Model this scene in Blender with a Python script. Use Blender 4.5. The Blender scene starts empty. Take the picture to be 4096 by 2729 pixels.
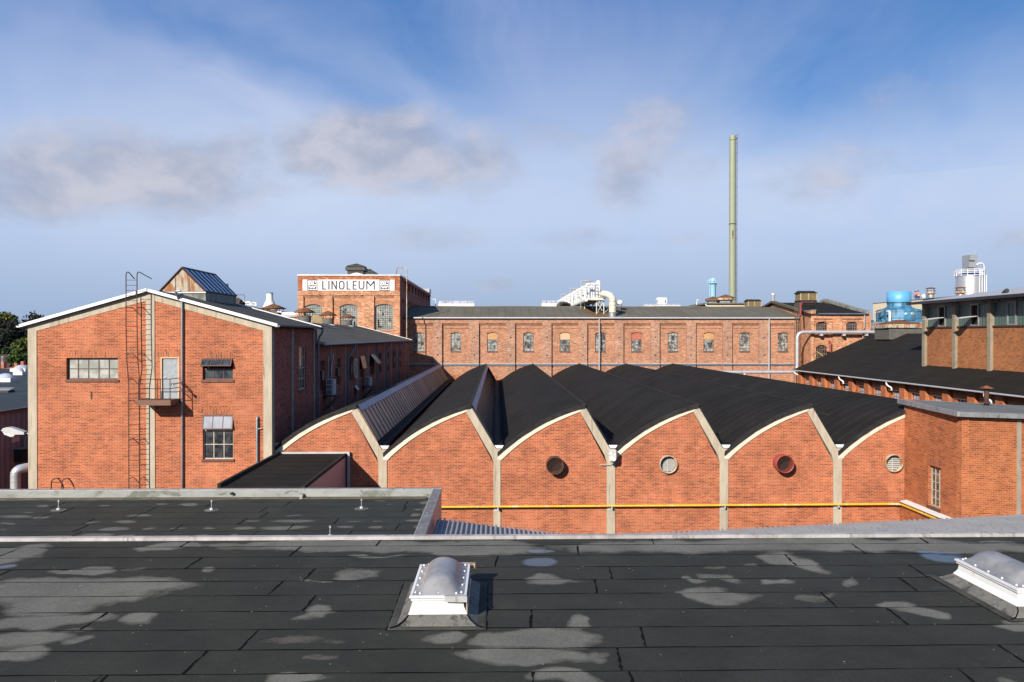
import bpy, bmesh, math, random
from mathutils import Vector, Matrix, geometry, noise
random.seed(7)
S = bpy.context.scene
C = S.collection
PI = math.pi
R = math.radians

# ------------------------------------------------------------------ camera
FPX = 3185.0
cam_d = bpy.data.cameras.new('camera'); cam = bpy.data.objects.new('camera', cam_d); C.objects.link(cam)
cam_d.sensor_width = 36.0; cam_d.lens = 36.0 * FPX / 4096.0
cam_d.clip_start = 0.1; cam_d.clip_end = 6000
cam.location = (0, 0, 0)
cam.rotation_euler = (R(90 - 0.374), 0, R(-1.079))
S.camera = cam
CR = cam.rotation_euler.to_matrix()

# ------------------------------------------------------------------ light
SUN_AZ, SUN_EL = 30.0, 27.0           # light travels away from the camera and to the right
sd = Vector((math.sin(R(SUN_AZ)) * math.cos(R(SUN_EL)), math.cos(R(SUN_AZ)) * math.cos(R(SUN_EL)), -math.sin(R(SUN_EL))))
sun_d = bpy.data.lights.new('sun', 'SUN'); sun_d.energy = 5.0; sun_d.angle = R(0.5); sun_d.color = (1.0, 0.92, 0.80)
sun = bpy.data.objects.new('sun', sun_d); C.objects.link(sun)
sun.rotation_euler = sd.to_track_quat('-Z', 'Y').to_euler()
S.view_settings.view_transform = 'Standard'; S.view_settings.look = 'None'
S.view_settings.exposure = 0.75; S.view_settings.gamma = 1.0
S.render.engine = 'CYCLES'
S.cycles.max_bounces = 6; S.cycles.diffuse_bounces = 3; S.cycles.glossy_bounces = 3; S.cycles.transmission_bounces = 4

# ------------------------------------------------------------------ node helpers
def lin(c):
    return tuple(((v / 255) / 12.92 if v / 255 <= 0.04045 else ((v / 255 + 0.055) / 1.055) ** 2.4) for v in c)

class NT:
    def __init__(s, tree):
        s.t = tree; s.n = tree.nodes; s.l = tree.links
    def new(s, kind, **kw):
        n = s.n.new(kind)
        for k, v in kw.items():
            setattr(n, k, v)
        return n
    def put(s, node, sock, val):
        if val is None:
            return
        if isinstance(val, bpy.types.NodeSocket):
            s.l.new(val, node.inputs[sock])
        else:
            if isinstance(val, (tuple, list)) and len(val) == 3 and len(getattr(node.inputs[sock], 'default_value', ())) == 4:
                val = tuple(val) + (1,)
            node.inputs[sock].default_value = val
    def math(s, op, a, b=None, c=None, clamp=False):
        n = s.new('ShaderNodeMath', operation=op, use_clamp=clamp)
        s.put(n, 0, a); s.put(n, 1, b)
        if c is not None: s.put(n, 2, c)
        return n.outputs[0]
    def vmath(s, op, a, b=None):
        n = s.new('ShaderNodeVectorMath', operation=op)
        s.put(n, 0, a); s.put(n, 1, b)
        return n.outputs['Value'] if op in ('LENGTH', 'DOT_PRODUCT', 'DISTANCE') else n.outputs[0]
    def mix(s, f, a, b, mode='MIX'):
        n = s.new('ShaderNodeMix', data_type='RGBA', blend_type=mode)
        s.put(n, 0, f); s.put(n, 6, a); s.put(n, 7, b)
        return n.outputs[2]
    def ramp(s, f, stops, interp='LINEAR'):
        n = s.new('ShaderNodeValToRGB'); n.color_ramp.interpolation = interp
        e = n.color_ramp.elements
        while len(e) < len(stops): e.new(0.5)
        for i, (p, c) in enumerate(stops):
            e[i].position = p
            e[i].color = (c, c, c, 1) if not isinstance(c, (tuple, list)) else tuple(c)[:3] + (1,)
        s.put(n, 0, f)
        return n.outputs[0]
    def noise(s, vec, scale, detail=3, rough=0.5, dist=0.0, dim='3D'):
        n = s.new('ShaderNodeTexNoise', noise_dimensions=dim)
        s.put(n, 'Vector', vec); n.inputs['Scale'].default_value = scale
        n.inputs['Detail'].default_value = detail; n.inputs['Roughness'].default_value = rough
        n.inputs['Distortion'].default_value = dist
        return n.outputs[0]
    def mapr(s, v, a, b, c, d):
        n = s.new('ShaderNodeMapRange'); n.interpolation_type = 'SMOOTHSTEP'
        s.put(n, 0, v)
        for i, x in enumerate((a, b, c, d)): n.inputs[i + 1].default_value = x
        return n.outputs[0]
    def comb(s, x, y, z):
        n = s.new('ShaderNodeCombineXYZ'); s.put(n, 0, x); s.put(n, 1, y); s.put(n, 2, z)
        return n.outputs[0]
    def mapping(s, vec, scale=(1, 1, 1), rot=(0, 0, 0), loc=(0, 0, 0)):
        n = s.new('ShaderNodeMapping'); s.put(n, 0, vec)
        n.inputs['Scale'].default_value = scale; n.inputs['Rotation'].default_value = rot; n.inputs['Location'].default_value = loc
        return n.outputs[0]

# ------------------------------------------------------------------ sky
W = bpy.data.worlds.new('World'); S.world = W; W.use_nodes = True
W.node_tree.nodes.clear()
w = NT(W.node_tree)
sky = w.new('ShaderNodeTexSky', sky_type='NISHITA', sun_disc=False)
sky.sun_elevation = R(SUN_EL); sky.sun_rotation = R(180 + SUN_AZ); sky.air_density = 1.0; sky.dust_density = 0.6; sky.ozone_density = 1.6
tc = w.new('ShaderNodeTexCoord').outputs['Generated']
sep = w.new('ShaderNodeSeparateXYZ'); w.put(sep, 0, tc)
az = w.math('ARCTAN2', sep.outputs[0], sep.outputs[1])
el = w.math('ARCSINE', sep.outputs[2])
AE = w.comb(az, el, 0.0)
def ae(px, py):
    d = CR @ Vector(((px - 2048) / FPX, (1364.5 - py) / FPX, -1)); d.normalize()
    return math.atan2(d.x, d.y), math.asin(d.z)
# thin high cloud spreading in streaks from one far point
c0 = ae(2350, 760)
dx = w.math('SUBTRACT', az, c0[0]); dy = w.math('SUBTRACT', el, c0[1])
rad = w.math('SQRT', w.math('ADD', w.math('MULTIPLY', dx, dx), w.math('MULTIPLY', dy, dy)))
th = w.math('ARCTAN2', dy, w.math('MULTIPLY', dx, -1.0))
wob = w.noise(w.mapping(AE, (2.2, 3.4, 1)), 1.6, 3, 0.55)
wob2 = w.noise(w.mapping(AE, (1.6, 7, 1), rot=(0, 0, 0.32)), 2.6, 6, 0.62, 0.3)
wob3 = w.noise(w.mapping(AE, (3.4, 2.6, 1)), 1.3, 4, 0.6, 0.4)
th2 = w.math('ADD', w.math('DIVIDE', th, PI), w.math('MULTIPLY', w.math('SUBTRACT', wob, 0.5), 0.14))
st = w.ramp(th2, [(0.0, .78), (0.035, .72), (0.068, 1.0), (0.102, .12), (0.135, .66), (0.170, .36), (0.24, .04), (0.33, .62),
                  (0.42, .14), (0.55, .24), (0.62, .18), (0.74, .38), (0.85, .02), (0.94, .42), (1.0, .80)], 'B_SPLINE')
near_c = w.mapr(rad, 0.07, 0.30, 0.0, 1.0)
st = w.math('ADD', w.math('MULTIPLY', st, near_c), w.math('MULTIPLY', w.math('SUBTRACT', 1.0, near_c), 0.62))
polar = w.comb(w.math('MULTIPLY', th2, 5.0), w.math('MULTIPLY', rad, 2.4), 0.0)
fib = w.math('MULTIPLY', w.math('SUBTRACT', w.noise(polar, 1.5, 6, 0.6, 0.6), 0.5), 1.0)
fib = w.math('MULTIPLY', fib, near_c)
fib = w.math('ADD', fib, w.math('MULTIPLY', w.math('SUBTRACT', wob2, 0.5), 0.25))
fib = w.math('ADD', fib, w.math('MULTIPLY', w.math('SUBTRACT', wob3, 0.5), 0.35))
top = w.mapr(el, 0.16, 0.42, 0.0, 1.0)
veil = w.mapr(el, 0.13, 0.29, 1.0, 0.0)
amt = w.math('ADD', w.math('MULTIPLY', st, w.mapr(el, 0.12, 0.26, 0.40, 1.05)), w.math('MULTIPLY', veil, 0.60))
amt = w.math('ADD', amt, w.math('MULTIPLY', fib, w.mapr(el, 0.05, 0.22, 0.2, 1.0)), clamp=True)
low = w.mapr(el, -0.01, 0.15, 0.0, 1.0)
blue = w.mix(0.88, sky.outputs[0], w.mix(low, (2.85, 4.05, 6.0), w.mix(top, (1.5, 3.35, 7.1), (0.45, 1.85, 5.0))))
cirr = w.mix(low, (3.15, 4.2, 6.0), w.mix(top, (5.5, 6.4, 8.2), (3.5, 4.2, 6.7)))
edge = w.math('MULTIPLY', w.mapr(w.math('ABSOLUTE', w.math('ADD', az, 0.02)), 0.25, 0.60, 0.0, 0.34), w.mapr(el, 0.10, 0.38, 0.25, 1.0))
amt = w.math('MULTIPLY', amt, w.math('SUBTRACT', 1.0, edge))
skyc = w.mix(w.math('MULTIPLY', amt, 0.95), blue, cirr)
# low grey cumulus banks
n1 = w.noise(w.mapping(AE, (1, 1.7, 1)), 8.5, 9, 0.60, 0.25)
n2 = w.noise(w.mapping(AE, (1, 1.5, 1), loc=(0.03, 0.05, 0)), 11, 7, 0.58, 0.3)
clouds = [(60, 780, 260, 75, .8), (300, 700, 280, 85, .95), (560, 700, 320, 120, 1.0), (760, 780, 220, 60, .6), (960, 620, 220, 90, .6), (1110, 700, 120, 110, .4),
          (1340, 620, 230, 100, .9), (1540, 590, 230, 125, 1.0), (1760, 650, 220, 100, .75), (1920, 640, 130, 110, .65), (1900, 760, 110, 60, .35),
          (2220, 540, 150, 75, .42), (2660, 520, 210, 105, .52), (2480, 690, 130, 120, .55), (2840, 650, 200, 70, .3),
          (3330, 690, 200, 80, .5), (3230, 760, 90, 50, .4), (3630, 410, 120, 80, .36), (1690, 955, 190, 50, .52), (1980, 1138, 80, 26, .55),
          (2340, 960, 160, 46, .48), (4060, 960, 130, 46, .5), (2740, 950, 90, 34, .26)]
wisp = w.noise(w.mapping(AE, (1, 1.6, 1), loc=(.4, .2, 0)), 26, 8, 0.62, 0.6)
tot = None
for (px, py, rx, ry, k) in clouds:
    a, e = ae(px, py)
    v = w.vmath('MULTIPLY', w.vmath('SUBTRACT', AE, (a, e, 0.0)), (FPX / (rx * 1.75), FPX / (ry * 1.7), 0.0))
    m = w.math('MULTIPLY', w.mapr(w.vmath('LENGTH', v), 0.1, 1.25, 1.0, 0.0), k)
    tot = m if tot is None else w.math('MAXIMUM', tot, m)
cm = w.mapr(w.math('ADD', tot, w.math('ADD', w.math('MULTIPLY', w.math('SUBTRACT', n1, 0.5), 1.5), w.math('MULTIPLY', w.math('SUBTRACT', wisp, 0.5), 0.55))), 0.06, 0.88, 0.0, 0.78)
cm = w.math('MULTIPLY', cm, w.mapr(tot, 0.02, 0.3, 0.0, 1.0))
shade = w.mapr(w.math('ADD', n2, w.math('MULTIPLY', w.math('SUBTRACT', n1, 0.5), 0.8)), 0.34, 0.70, 0.0, 1.0)
ccol = w.mix(shade, (3.35, 3.75, 4.9), (5.5, 5.35, 6.0))
skyc = w.mix(cm, skyc, ccol)
hs = w.new('ShaderNodeHueSaturation'); w.put(hs, 'Color', skyc); hs.inputs['Saturation'].default_value = 1.0
bg = w.new('ShaderNodeBackground'); w.put(bg, 'Color', hs.outputs[0]); bg.inputs['Strength'].default_value = 0.0643
wo = w.new('ShaderNodeOutputWorld'); w.l.new(bg.outputs[0], wo.inputs[0])

# ------------------------------------------------------------------ materials
MATS = {}
def base_mat(name):
    m = bpy.data.materials.new(name); m.use_nodes = True
    t = NT(m.node_tree); b = m.node_tree.nodes['Principled BSDF']
    MATS[name] = m
    return m, t, b
def uvn(t):
    return t.new('ShaderNodeUVMap').outputs[0]
def objn(t):
    return t.new('ShaderNodeNewGeometry').outputs['Position']
def bump(t, b, h, dist=0.01, strength=0.5):
    n = t.new('ShaderNodeBump'); n.inputs['Distance'].default_value = dist; n.inputs['Strength'].default_value = strength
    t.put(n, 'Height', h); t.l.new(n.outputs[0], b.inputs['Normal'])

def plain(name, col, rough=0.7, metal=0.0, var=0.25, scale=1.5, stain=None, stain_amt=0.0, spec=0.5, bumpd=0.0, stretch=(1, 1, 1)):
    m, t, b = base_mat(name)
    col = ka(col); stain = ka(stain)
    p = t.mapping(objn(t), stretch)
    n = t.noise(p, scale, 5, 0.6)
    n2 = t.noise(p, scale * 7, 3, 0.6)
    f = t.math('ADD', t.math('MULTIPLY', n, 0.7), t.math('MULTIPLY', n2, 0.3))
    g = t.mapr(f, 0.3, 0.7, 1 - var, 1 + var)
    c = t.mix(1.0, col, t.comb(g, g, g), 'MULTIPLY')
    if stain:
        sm = t.mapr(t.noise(t.mapping(p, (1, 1, 0.35)), scale * 1.7, 6, 0.65, 0.6), 0.62 - stain_amt * 0.35, 0.72 - stain_amt * 0.3, 0, 1)
        c = t.mix(sm, c, stain)
    t.put(b, 'Base Color', c); b.inputs['Roughness'].default_value = rough; b.inputs['Metallic'].default_value = metal
    b.inputs['Specular IOR Level'].default_value = spec
    if bumpd: bump(t, b, n2, bumpd, 0.6)
    return m

def brick(name, c1, c2, mortar, bw=0.245, rh=0.0705, ms=0.006, blotch=0.18, darkbr=(.12, .03, .02), dark_amt=0.12, soot=None, soot_amt=0.0, soldier=False, pale=None, bloom=0.0):
    m, t, b = base_mat(name)
    c1, c2, mortar, darkbr, soot, pale = [ka(c) for c in (c1, c2, mortar, darkbr, soot, pale)]
    uv = uvn(t)
    if soldier: uv = t.mapping(uv, rot=(0, 0, PI / 2))
    def bn(a, c, mo, off=(0, 0, 0)):
        n = t.new('ShaderNodeTexBrick'); n.offset = 0.5
        t.put(n, 'Vector', uv)
        t.put(n, 'Color1', a); t.put(n, 'Color2', c); t.put(n, 'Mortar', mo)
        n.inputs['Scale'].default_value = 1.0; n.inputs['Mortar Size'].default_value = ms; n.inputs['Mortar Smooth'].default_value = 0.25
        n.inputs['Brick Width'].default_value = bw; n.inputs['Row Height'].default_value = rh
        return n
    n = bn(c1, c2, mortar)
    # single darker, over-burnt bricks
    wn = t.new('ShaderNodeTexWhiteNoise', noise_dimensions='3D')
    rowi = t.new('ShaderNodeSeparateXYZ'); t.put(rowi, 0, uv)
    row = t.math('FLOOR', t.math('DIVIDE', rowi.outputs[1], rh))
    odd = t.math('MULTIPLY', t.math('MODULO', t.math('ABSOLUTE', row), 2.0), 0.5)
    colu = t.math('FLOOR', t.math('SUBTRACT', t.math('DIVIDE', rowi.outputs[0], bw), odd))
    t.put(wn, 'Vector', t.comb(colu, row, 3.0))
    dk = t.mapr(wn.outputs['Value'], dark_amt, dark_amt + 0.05, 0.75, 0.0)
    dk = t.math('MULTIPLY', dk, t.math('SUBTRACT', 1.0, n.outputs['Fac']))
    c = t.mix(dk, n.outputs['Color'], darkbr)
    if pale:
        pk = t.math('MULTIPLY', t.mapr(wn.outputs['Value'], 0.90, 0.93, 0.0, 0.75), t.math('SUBTRACT', 1.0, n.outputs['Fac']))
        c = t.mix(pk, c, pale)
    p = objn(t)
    big = t.noise(p, 0.35, 4, 0.6); mid = t.noise(p, 1.6, 4, 0.65)
    f = t.mapr(t.math('ADD', t.math('MULTIPLY', big, 0.5), t.math('MULTIPLY', mid, 0.5)), 0.35, 0.65, 1 - blotch, 1 + blotch * 0.8)
    c = t.mix(1.0, c, t.comb(f, f, f), 'MULTIPLY')
    if bloom:
        bm_ = t.mapr(t.noise(t.mapping(p, (1, 1, .7)), .55, 6, .7, .4), .46, .68, 0, bloom)
        c = t.mix(bm_, c, (.50, .19, .105))
    if soot:
        sm = t.mapr(t.noise(t.mapping(p, (1, 1, 0.3)), 0.9, 6, 0.7, 0.5), 0.66 - 0.3 * soot_amt, 0.82 - 0.2 * soot_amt, 0, 0.8)
        c = t.mix(sm, c, soot)
    t.put(b, 'Base Color', c); b.inputs['Roughness'].default_value = 0.88; b.inputs['Specular IOR Level'].default_value = 0.25
    bump(t, b, t.math('SUBTRACT', 1.0, n.outputs['Fac']), 0.006, 0.6)
    return m

def felt(name, col, seam, roll=1.0, length=6.0, rot=False, seam_w=0.012, var=0.2, rough=0.85, offset=0.37, seam_light=False):
    m, t, b = base_mat(name)
    col, seam = ka(col), ka(seam)
    uv = uvn(t)
    if rot: uv = t.mapping(uv, rot=(0, 0, PI / 2))
    dist = t.noise(uv, 1.2, 2, 0.5)
    uv2 = t.vmath('ADD', uv, t.comb(0.0, t.math('MULTIPLY', t.math('SUBTRACT', dist, 0.5), 0.06), 0.0))
    n = t.new('ShaderNodeTexBrick'); n.offset = offset; n.offset_frequency = 2; n.squash = 0.7; n.squash_frequency = 3
    t.put(n, 'Vector', uv2)
    k = 0.86
    t.put(n, 'Color1', col); t.put(n, 'Color2', tuple(v * k for v in col)); t.put(n, 'Mortar', seam)
    n.inputs['Scale'].default_value = 1.0; n.inputs['Mortar Size'].default_value = seam_w; n.inputs['Mortar Smooth'].default_value = 0.3
    n.inputs['Brick Width'].default_value = length; n.inputs['Row Height'].default_value = roll
    p = objn(t)
    f = t.mapr(t.math('ADD', t.math('MULTIPLY', t.noise(p, 0.5, 5, 0.6), 0.6), t.math('MULTIPLY', t.noise(p, 9, 4, 0.7), 0.4)), 0.33, 0.67, 1 - var, 1 + var)
    c = t.mix(1.0, n.outputs['Color'], t.comb(f, f, f), 'MULTIPLY')
    t.put(b, 'Base Color', c); b.inputs['Roughness'].default_value = rough; b.inputs['Specular IOR Level'].default_value = 0.12
    bump(t, b, t.noise(p, 60, 2, 0.5), 0.004, 0.4)
    return m

def glass(name, c1, c2, rough=0.12, scale=3.0, metal=0.0, spec=0.8, vorono=False):
    m, t, b = base_mat(name)
    p = objn(t)
    if vorono:
        n = t.new('ShaderNodeTexVoronoi'); t.put(n, 'Vector', p); n.inputs['Scale'].default_value = scale
        f = t.math('ADD', t.math('MULTIPLY', n.outputs['Distance'], 0.9), t.math('MULTIPLY', t.noise(p, scale * 1.7, 5, 0.7, 1.0), 0.5))
        f = t.mapr(f, 0.25, 0.85, 0, 1)
    else:
        f = t.mapr(t.noise(p, scale, 3, 0.6, 0.4), 0.35, 0.65, 0, 1)
    t.put(b, 'Base Color', t.mix(f, c1, c2)); b.inputs['Roughness'].default_value = rough; b.inputs['Specular IOR Level'].default_value = spec
    b.inputs['Metallic'].default_value = metal
    return m

M = {}
KA = 0.70          # scales base colours darker; with exposure raised, shade deepens against the sun
def ka(c): return tuple(v * KA for v in c[:3]) if c is not None else None
M['brick_red'] = brick('red_brick', (.53, .128, .052), (.36, .068, .030), (.50, .31, .18), ms=0.0095, dark_amt=0.14, darkbr=(.20, .038, .024), blotch=.22, soot=(.27, .075, .042), soot_amt=.25, bloom=.4)
M['soldier'] = brick('soldier_brick', (.50, .135, .055), (.37, .08, .035), (.50, .31, .18), ms=0.0085, soldier=True)
M['brick_annex'] = brick('orange_brick', (.54, .145, .048), (.39, .085, .028), (.48, .30, .16), bw=0.25, rh=0.077, ms=0.009, dark_amt=0.08, darkbr=(.25, .05, .02))
M['brick_old'] = brick('old_brick', (.57, .265, .155), (.41, .165, .10), (.46, .33, .22), blotch=0.16, dark_amt=0.14, darkbr=(.22, .11, .09), soot=(.22, .10, .05), soot_amt=0.15, pale=(.60, .40, .27))
M['brick_pier'] = brick('old_brick_of_piers', (.53, .265, .165), (.38, .18, .12), (.50, .38, .28), blotch=0.16, dark_amt=0.18, darkbr=(.20, .11, .10), soot=(.20, .09, .05), soot_amt=0.15, pale=(.60, .42, .30))
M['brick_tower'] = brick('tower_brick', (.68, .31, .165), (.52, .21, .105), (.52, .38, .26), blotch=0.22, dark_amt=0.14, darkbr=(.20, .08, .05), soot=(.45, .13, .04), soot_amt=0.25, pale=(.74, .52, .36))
M['brick_rust'] = brick('rusty_brick', (.46, .15, .05), (.34, .09, .035), (.42, .22, .12), blotch=0.3, dark_amt=0.2, darkbr=(.20, .05, .03), pale=(.62, .45, .32))
M['brick_brown'] = brick('brown_brick', (.48, .17, .058), (.34, .105, .038), (.46, .26, .13), dark_amt=0.10, darkbr=(.12, .035, .02), rh=.083, ms=.011)
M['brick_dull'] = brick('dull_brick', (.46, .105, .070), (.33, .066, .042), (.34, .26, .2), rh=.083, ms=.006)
M['soldier_old'] = brick('old_soldier_brick', (.50, .22, .12), (.36, .14, .08), (.46, .34, .24), soldier=True)
M['brick_stop'] = plain('brick_infill', (.42, .19, .10), 0.9, var=.2, scale=2)
M['concrete'] = plain('board_marked_concrete', (.47, .405, .31), 0.85, var=0.18, scale=1.1, stain=(.28, .23, .17), stain_amt=0.15, bumpd=.01, stretch=(3, 3, .6))
M['concrete_white'] = plain('whitewashed_concrete', (.74, .66, .54), 0.8, var=0.08, scale=1.2, stain=(.60, .52, .40), stain_amt=0.15)
M['concrete_dark'] = plain('grey_concrete', (.34, .30, .24), 0.85, var=0.2, scale=1.5, stain=(.16, .13, .1), stain_amt=0.2)
M['felt_black'] = felt('black_roofing_felt', (.020, .0175, .016), (.060, .056, .052), 1.0, 40, False, .020, .32, 0.95)
M['felt_edge'] = plain('black_felt_edge', (.030, .028, .026), 0.85, var=.4, scale=3, spec=.15)
M['felt_grey'] = felt('grey_roofing_felt', (.165, .152, .120), (.05, .05, .048), 1.0, 5.0, True, .02, .12)
M['felt_side'] = felt('dark_grey_felt', (.085, .083, .076), (.035, .035, .037), 1.0, 5.0, False, .02, .18)
M['felt_hall'] = felt('hall_roofing_felt', (.021, .0185, .016), (.045, .042, .038), 1.0, 9.0, True, .014, .2, .9)
M['felt_blue'] = felt('blue_grey_felt', (.042, .052, .056), (.03, .035, .04), 1.0, 6.0, False, .02, .2, .6)
M['felt_annex'] = felt('annex_roofing_felt', (.20, .205, .20), (.09, .09, .09), 1.0, 6.0, False, .015, .12)
M['metal_light'] = plain('light_flashing', (.56, .57, .59), 0.5, 0.25, var=.12, scale=2)
M['metal_white'] = plain('white_verge_metal', (.86, .86, .87), 0.45, 0.0, var=.05)
M['edge_flash'] = plain('worn_edge_flashing', (.47, .445, .44), 0.6, 0.1, var=.22, scale=1.6, stain=(.30, .27, .26), stain_amt=.25)
M['coping_dark'] = plain('tarnished_coping', (.20, .19, .19), 0.6, 0.1, var=.35, scale=4, stain=(.42, .41, .40), stain_amt=.15)
M['metal_grey'] = plain('grey_coping_metal', (.42, .42, .42), 0.5, 0.5, var=.2, scale=2.5, stain=(.25, .24, .22), stain_amt=.2)
M['gutter'] = plain('blue_grey_gutter', (.15, .19, .25), 0.5, 0.4, var=.2)
M['zinc'] = plain('zinc_pipe', (.30, .34, .38), 0.45, 0.5, var=.2)
M['steel'] = plain('bright_duct_steel', (.80, .80, .82), 0.30, 0.55, var=.10, scale=2)
M['silo_steel'] = plain('silo_steel', (.66, .65, .62), 0.36, 0.7, var=.06)
M['slat'] = plain('pale_slat', (.46, .46, .44), .6, var=.15)
M['vent_dark'] = plain('dark_vent_metal', (.055, .052, .045), .7, .1, var=.3, scale=2, stain=(.12, .06, .03), stain_amt=.2)
M['post_tan'] = plain('tan_concrete_post', (.30, .25, .18), .85, var=.2, scale=1.2)
M['rust_steel'] = plain('rusty_brown_steel', (.085, .036, .024), 0.8, 0.1, var=.35, scale=4)
M['rust'] = plain('rusted_cap', (.20, .075, .028), 0.85, 0.1, var=.4, scale=2.5, stain=(.10, .035, .02), stain_amt=.35)
M['rust_mix'] = plain('rust_over_paint', (.46, .42, .33), 0.75, 0.0, var=.25, scale=1.5, stain=(.32, .11, .02), stain_amt=.45)
M['brown_fascia'] = plain('brown_platform_fascia', (.17, .075, .045), 0.6, var=.12)
M['galv'] = plain('galvanised_door', (.30, .33, .36), 0.55, 0.2, var=.18, scale=6)
M['frame_brown'] = plain('brown_window_frame', (.12, .05, .035), 0.6, var=.3, scale=4)
M['frame_light'] = plain('pale_window_frame', (.50, .46, .38), 0.6, var=.25, scale=4)
M['frame_old'] = plain('old_steel_frame', (.20, .12, .085), 0.7, var=.4, scale=3)
M['glass_dark'] = glass('dark_glass', (.012, .014, .018), (.05, .055, .06), .08)
M['glass_grey'] = glass('net_backed_glass', (.22, .23, .21), (.36, .36, .33), .15, 2.0, spec=.5)
M['glass_white'] = glass('milky_glass', (.26, .28, .33), (.38, .40, .46), .18, 1.2, spec=.6)
M['glass_tilt'] = glass('tilted_glass', (.15, .165, .20), (.22, .235, .28), .15, 1.2, spec=.5)
M['glass_old'] = glass('plastic_backed_glass', (.02, .03, .035), (.30, .33, .32), .25, 2.6, spec=.5)
M['glass_tower'] = glass('dusty_wired_glass', (.05, .065, .075), (.15, .18, .18), .2, 2.2, spec=.6)
M['glass_warm'] = glass('glass_painted_brick_reflection', (.02, .02, .022), (.16, .12, .09), .1, 2.5)  # warm tone paints a brick reflection into the glass colour
M['glass_sky'] = glass('roof_light_glass', (.25, .32, .42), (.34, .42, .54), .12, .8, spec=.8)
M['glass_green'] = None
M['board_tan'] = plain('tan_board', (.55, .31, .14), 0.8, var=.25, scale=3, stretch=(1, 1, 4))
M['board_pale'] = plain('pale_board', (.68, .44, .28), 0.8, var=.12, scale=3)
M['board_red'] = plain('red_board', (.46, .13, .09), 0.8, var=.15)
M['yellow'] = plain('yellow_gas_pipe', (.78, .46, .03), 0.5, var=.15, scale=2, stain=(.75, .66, .35), stain_amt=.2)
M['green_paint'] = plain('pale_green_stack', (.285, .32, .215), 0.6, var=.05, scale=.4)
M['blue_light'] = plain('light_blue_paint', (.42, .74, .92), 0.5, var=.06)
M['cream'] = plain('cream_render', (.86, .74, .52), 0.9, var=.06, scale=.4, stain=(.62, .52, .36), stain_amt=.12, stretch=(1, 1, .3))
M['white_paint'] = plain('white_paint', (.82, .82, .82), 0.5, var=.05, scale=1, stain=(.6, .45, .36), stain_amt=.1)
M['white_rust'] = plain('white_paint_with_rust', (.82, .81, .79), 0.5, var=.05, scale=1, stain=(.50, .25, .16), stain_amt=.12)
M['louvre'] = plain('buff_louvre', (.50, .38, .20), 0.7, var=.2)
M['black'] = plain('black_shadowed_void', (.012, .012, .012), 0.9, var=.1)  # flat black; as sheets behind openings it paints the unlit depth
M['black_metal'] = plain('black_metal', (.03, .03, .035), 0.45, .2, var=.2)
M['clad'] = plain('brown_cladding', (.16, .125, .12), 0.55, var=.08, scale=1)
M['clad_red'] = plain('purple_brown_cladding', (.30, .17, .155), 0.4, .2, var=.06, scale=1)
M['sheet'] = plain('grey_corrugated_sheet', (.33, .33, .345), 0.6, .0, var=.12, spec=.25, scale=1.5, stain=(.26, .27, .30), stain_amt=.2)
M['moss'] = plain('mossy_felt', (.10, .085, .05), 0.9, var=.4, scale=3)
M['orange_vest'] = plain('orange_vest_cloth', (1.3, .26, .05), 0.7, var=.05)
M['blue_cloth'] = plain('dark_blue_cloth', (.05, .08, .25), 0.8, var=.1)
M['skin'] = plain('skin', (.50, .29, .20), 0.6, var=.05)
M['hair'] = plain('dark_hair', (.03, .02, .015), 0.7, var=.2)
M['reflect'] = plain('silver_tape', (.8, .8, .75), 0.4, var=.02)
M['tile'] = plain('orange_roof_tile', (.36, .12, .05), 0.8, var=.35, scale=5)
M['plastic_white'] = plain('white_plastic', (.60, .60, .60), 0.4, var=.04)
M['plastic_grey'] = plain('grey_lamp_plastic', (.52, .53, .53), 0.45, var=.06)
M['lens'] = glass('lamp_lens', (.40, .38, .38), (.60, .60, .60), .15, 9)
M['dome'] = glass('skylight_dome', (.16, .16, .165), (.23, .23, .235), .3, 2.5, spec=.4)
M['red_pipe'] = plain('red_painted_pipe', (.30, .05, .04), 0.5, var=.1)
M['bark'] = plain('bark', (.10, .07, .05), 0.9, var=.3)
M['duct_cream'] = plain('cream_duct_paint', (.68, .64, .52), 0.55, var=.12, scale=1.2, stain=(.45, .30, .18), stain_amt=.05)
M['ground'] = plain('yard_asphalt', (.06, .06, .06), 0.9, var=.3, scale=.3)

def leafmat(name, a, c):
    m, t, b = base_mat(name)
    g = t.new('ShaderNodeObjectInfo')
    n = t.noise(objn(t), 1.3, 4, 0.7)
    t.put(b, 'Base Color', t.mix(t.mapr(n, .35, .65, 0, 1), a, c)); b.inputs['Roughness'].default_value = .7
    b.inputs['Specular IOR Level'].default_value = .2
    return m
M['leaf_green'] = leafmat('green_leaves', (.018, .036, .008), (.05, .085, .016))
M['leaf_dark'] = leafmat('dark_green_leaves', (.008, .019, .012), (.018, .036, .020))
M['leaf_purple'] = leafmat('copper_leaves', (.010, .006, .009), (.024, .013, .018))
M['leaf_yellow'] = leafmat('yellowing_leaves', (.06, .07, .015), (.14, .12, .022))

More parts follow.
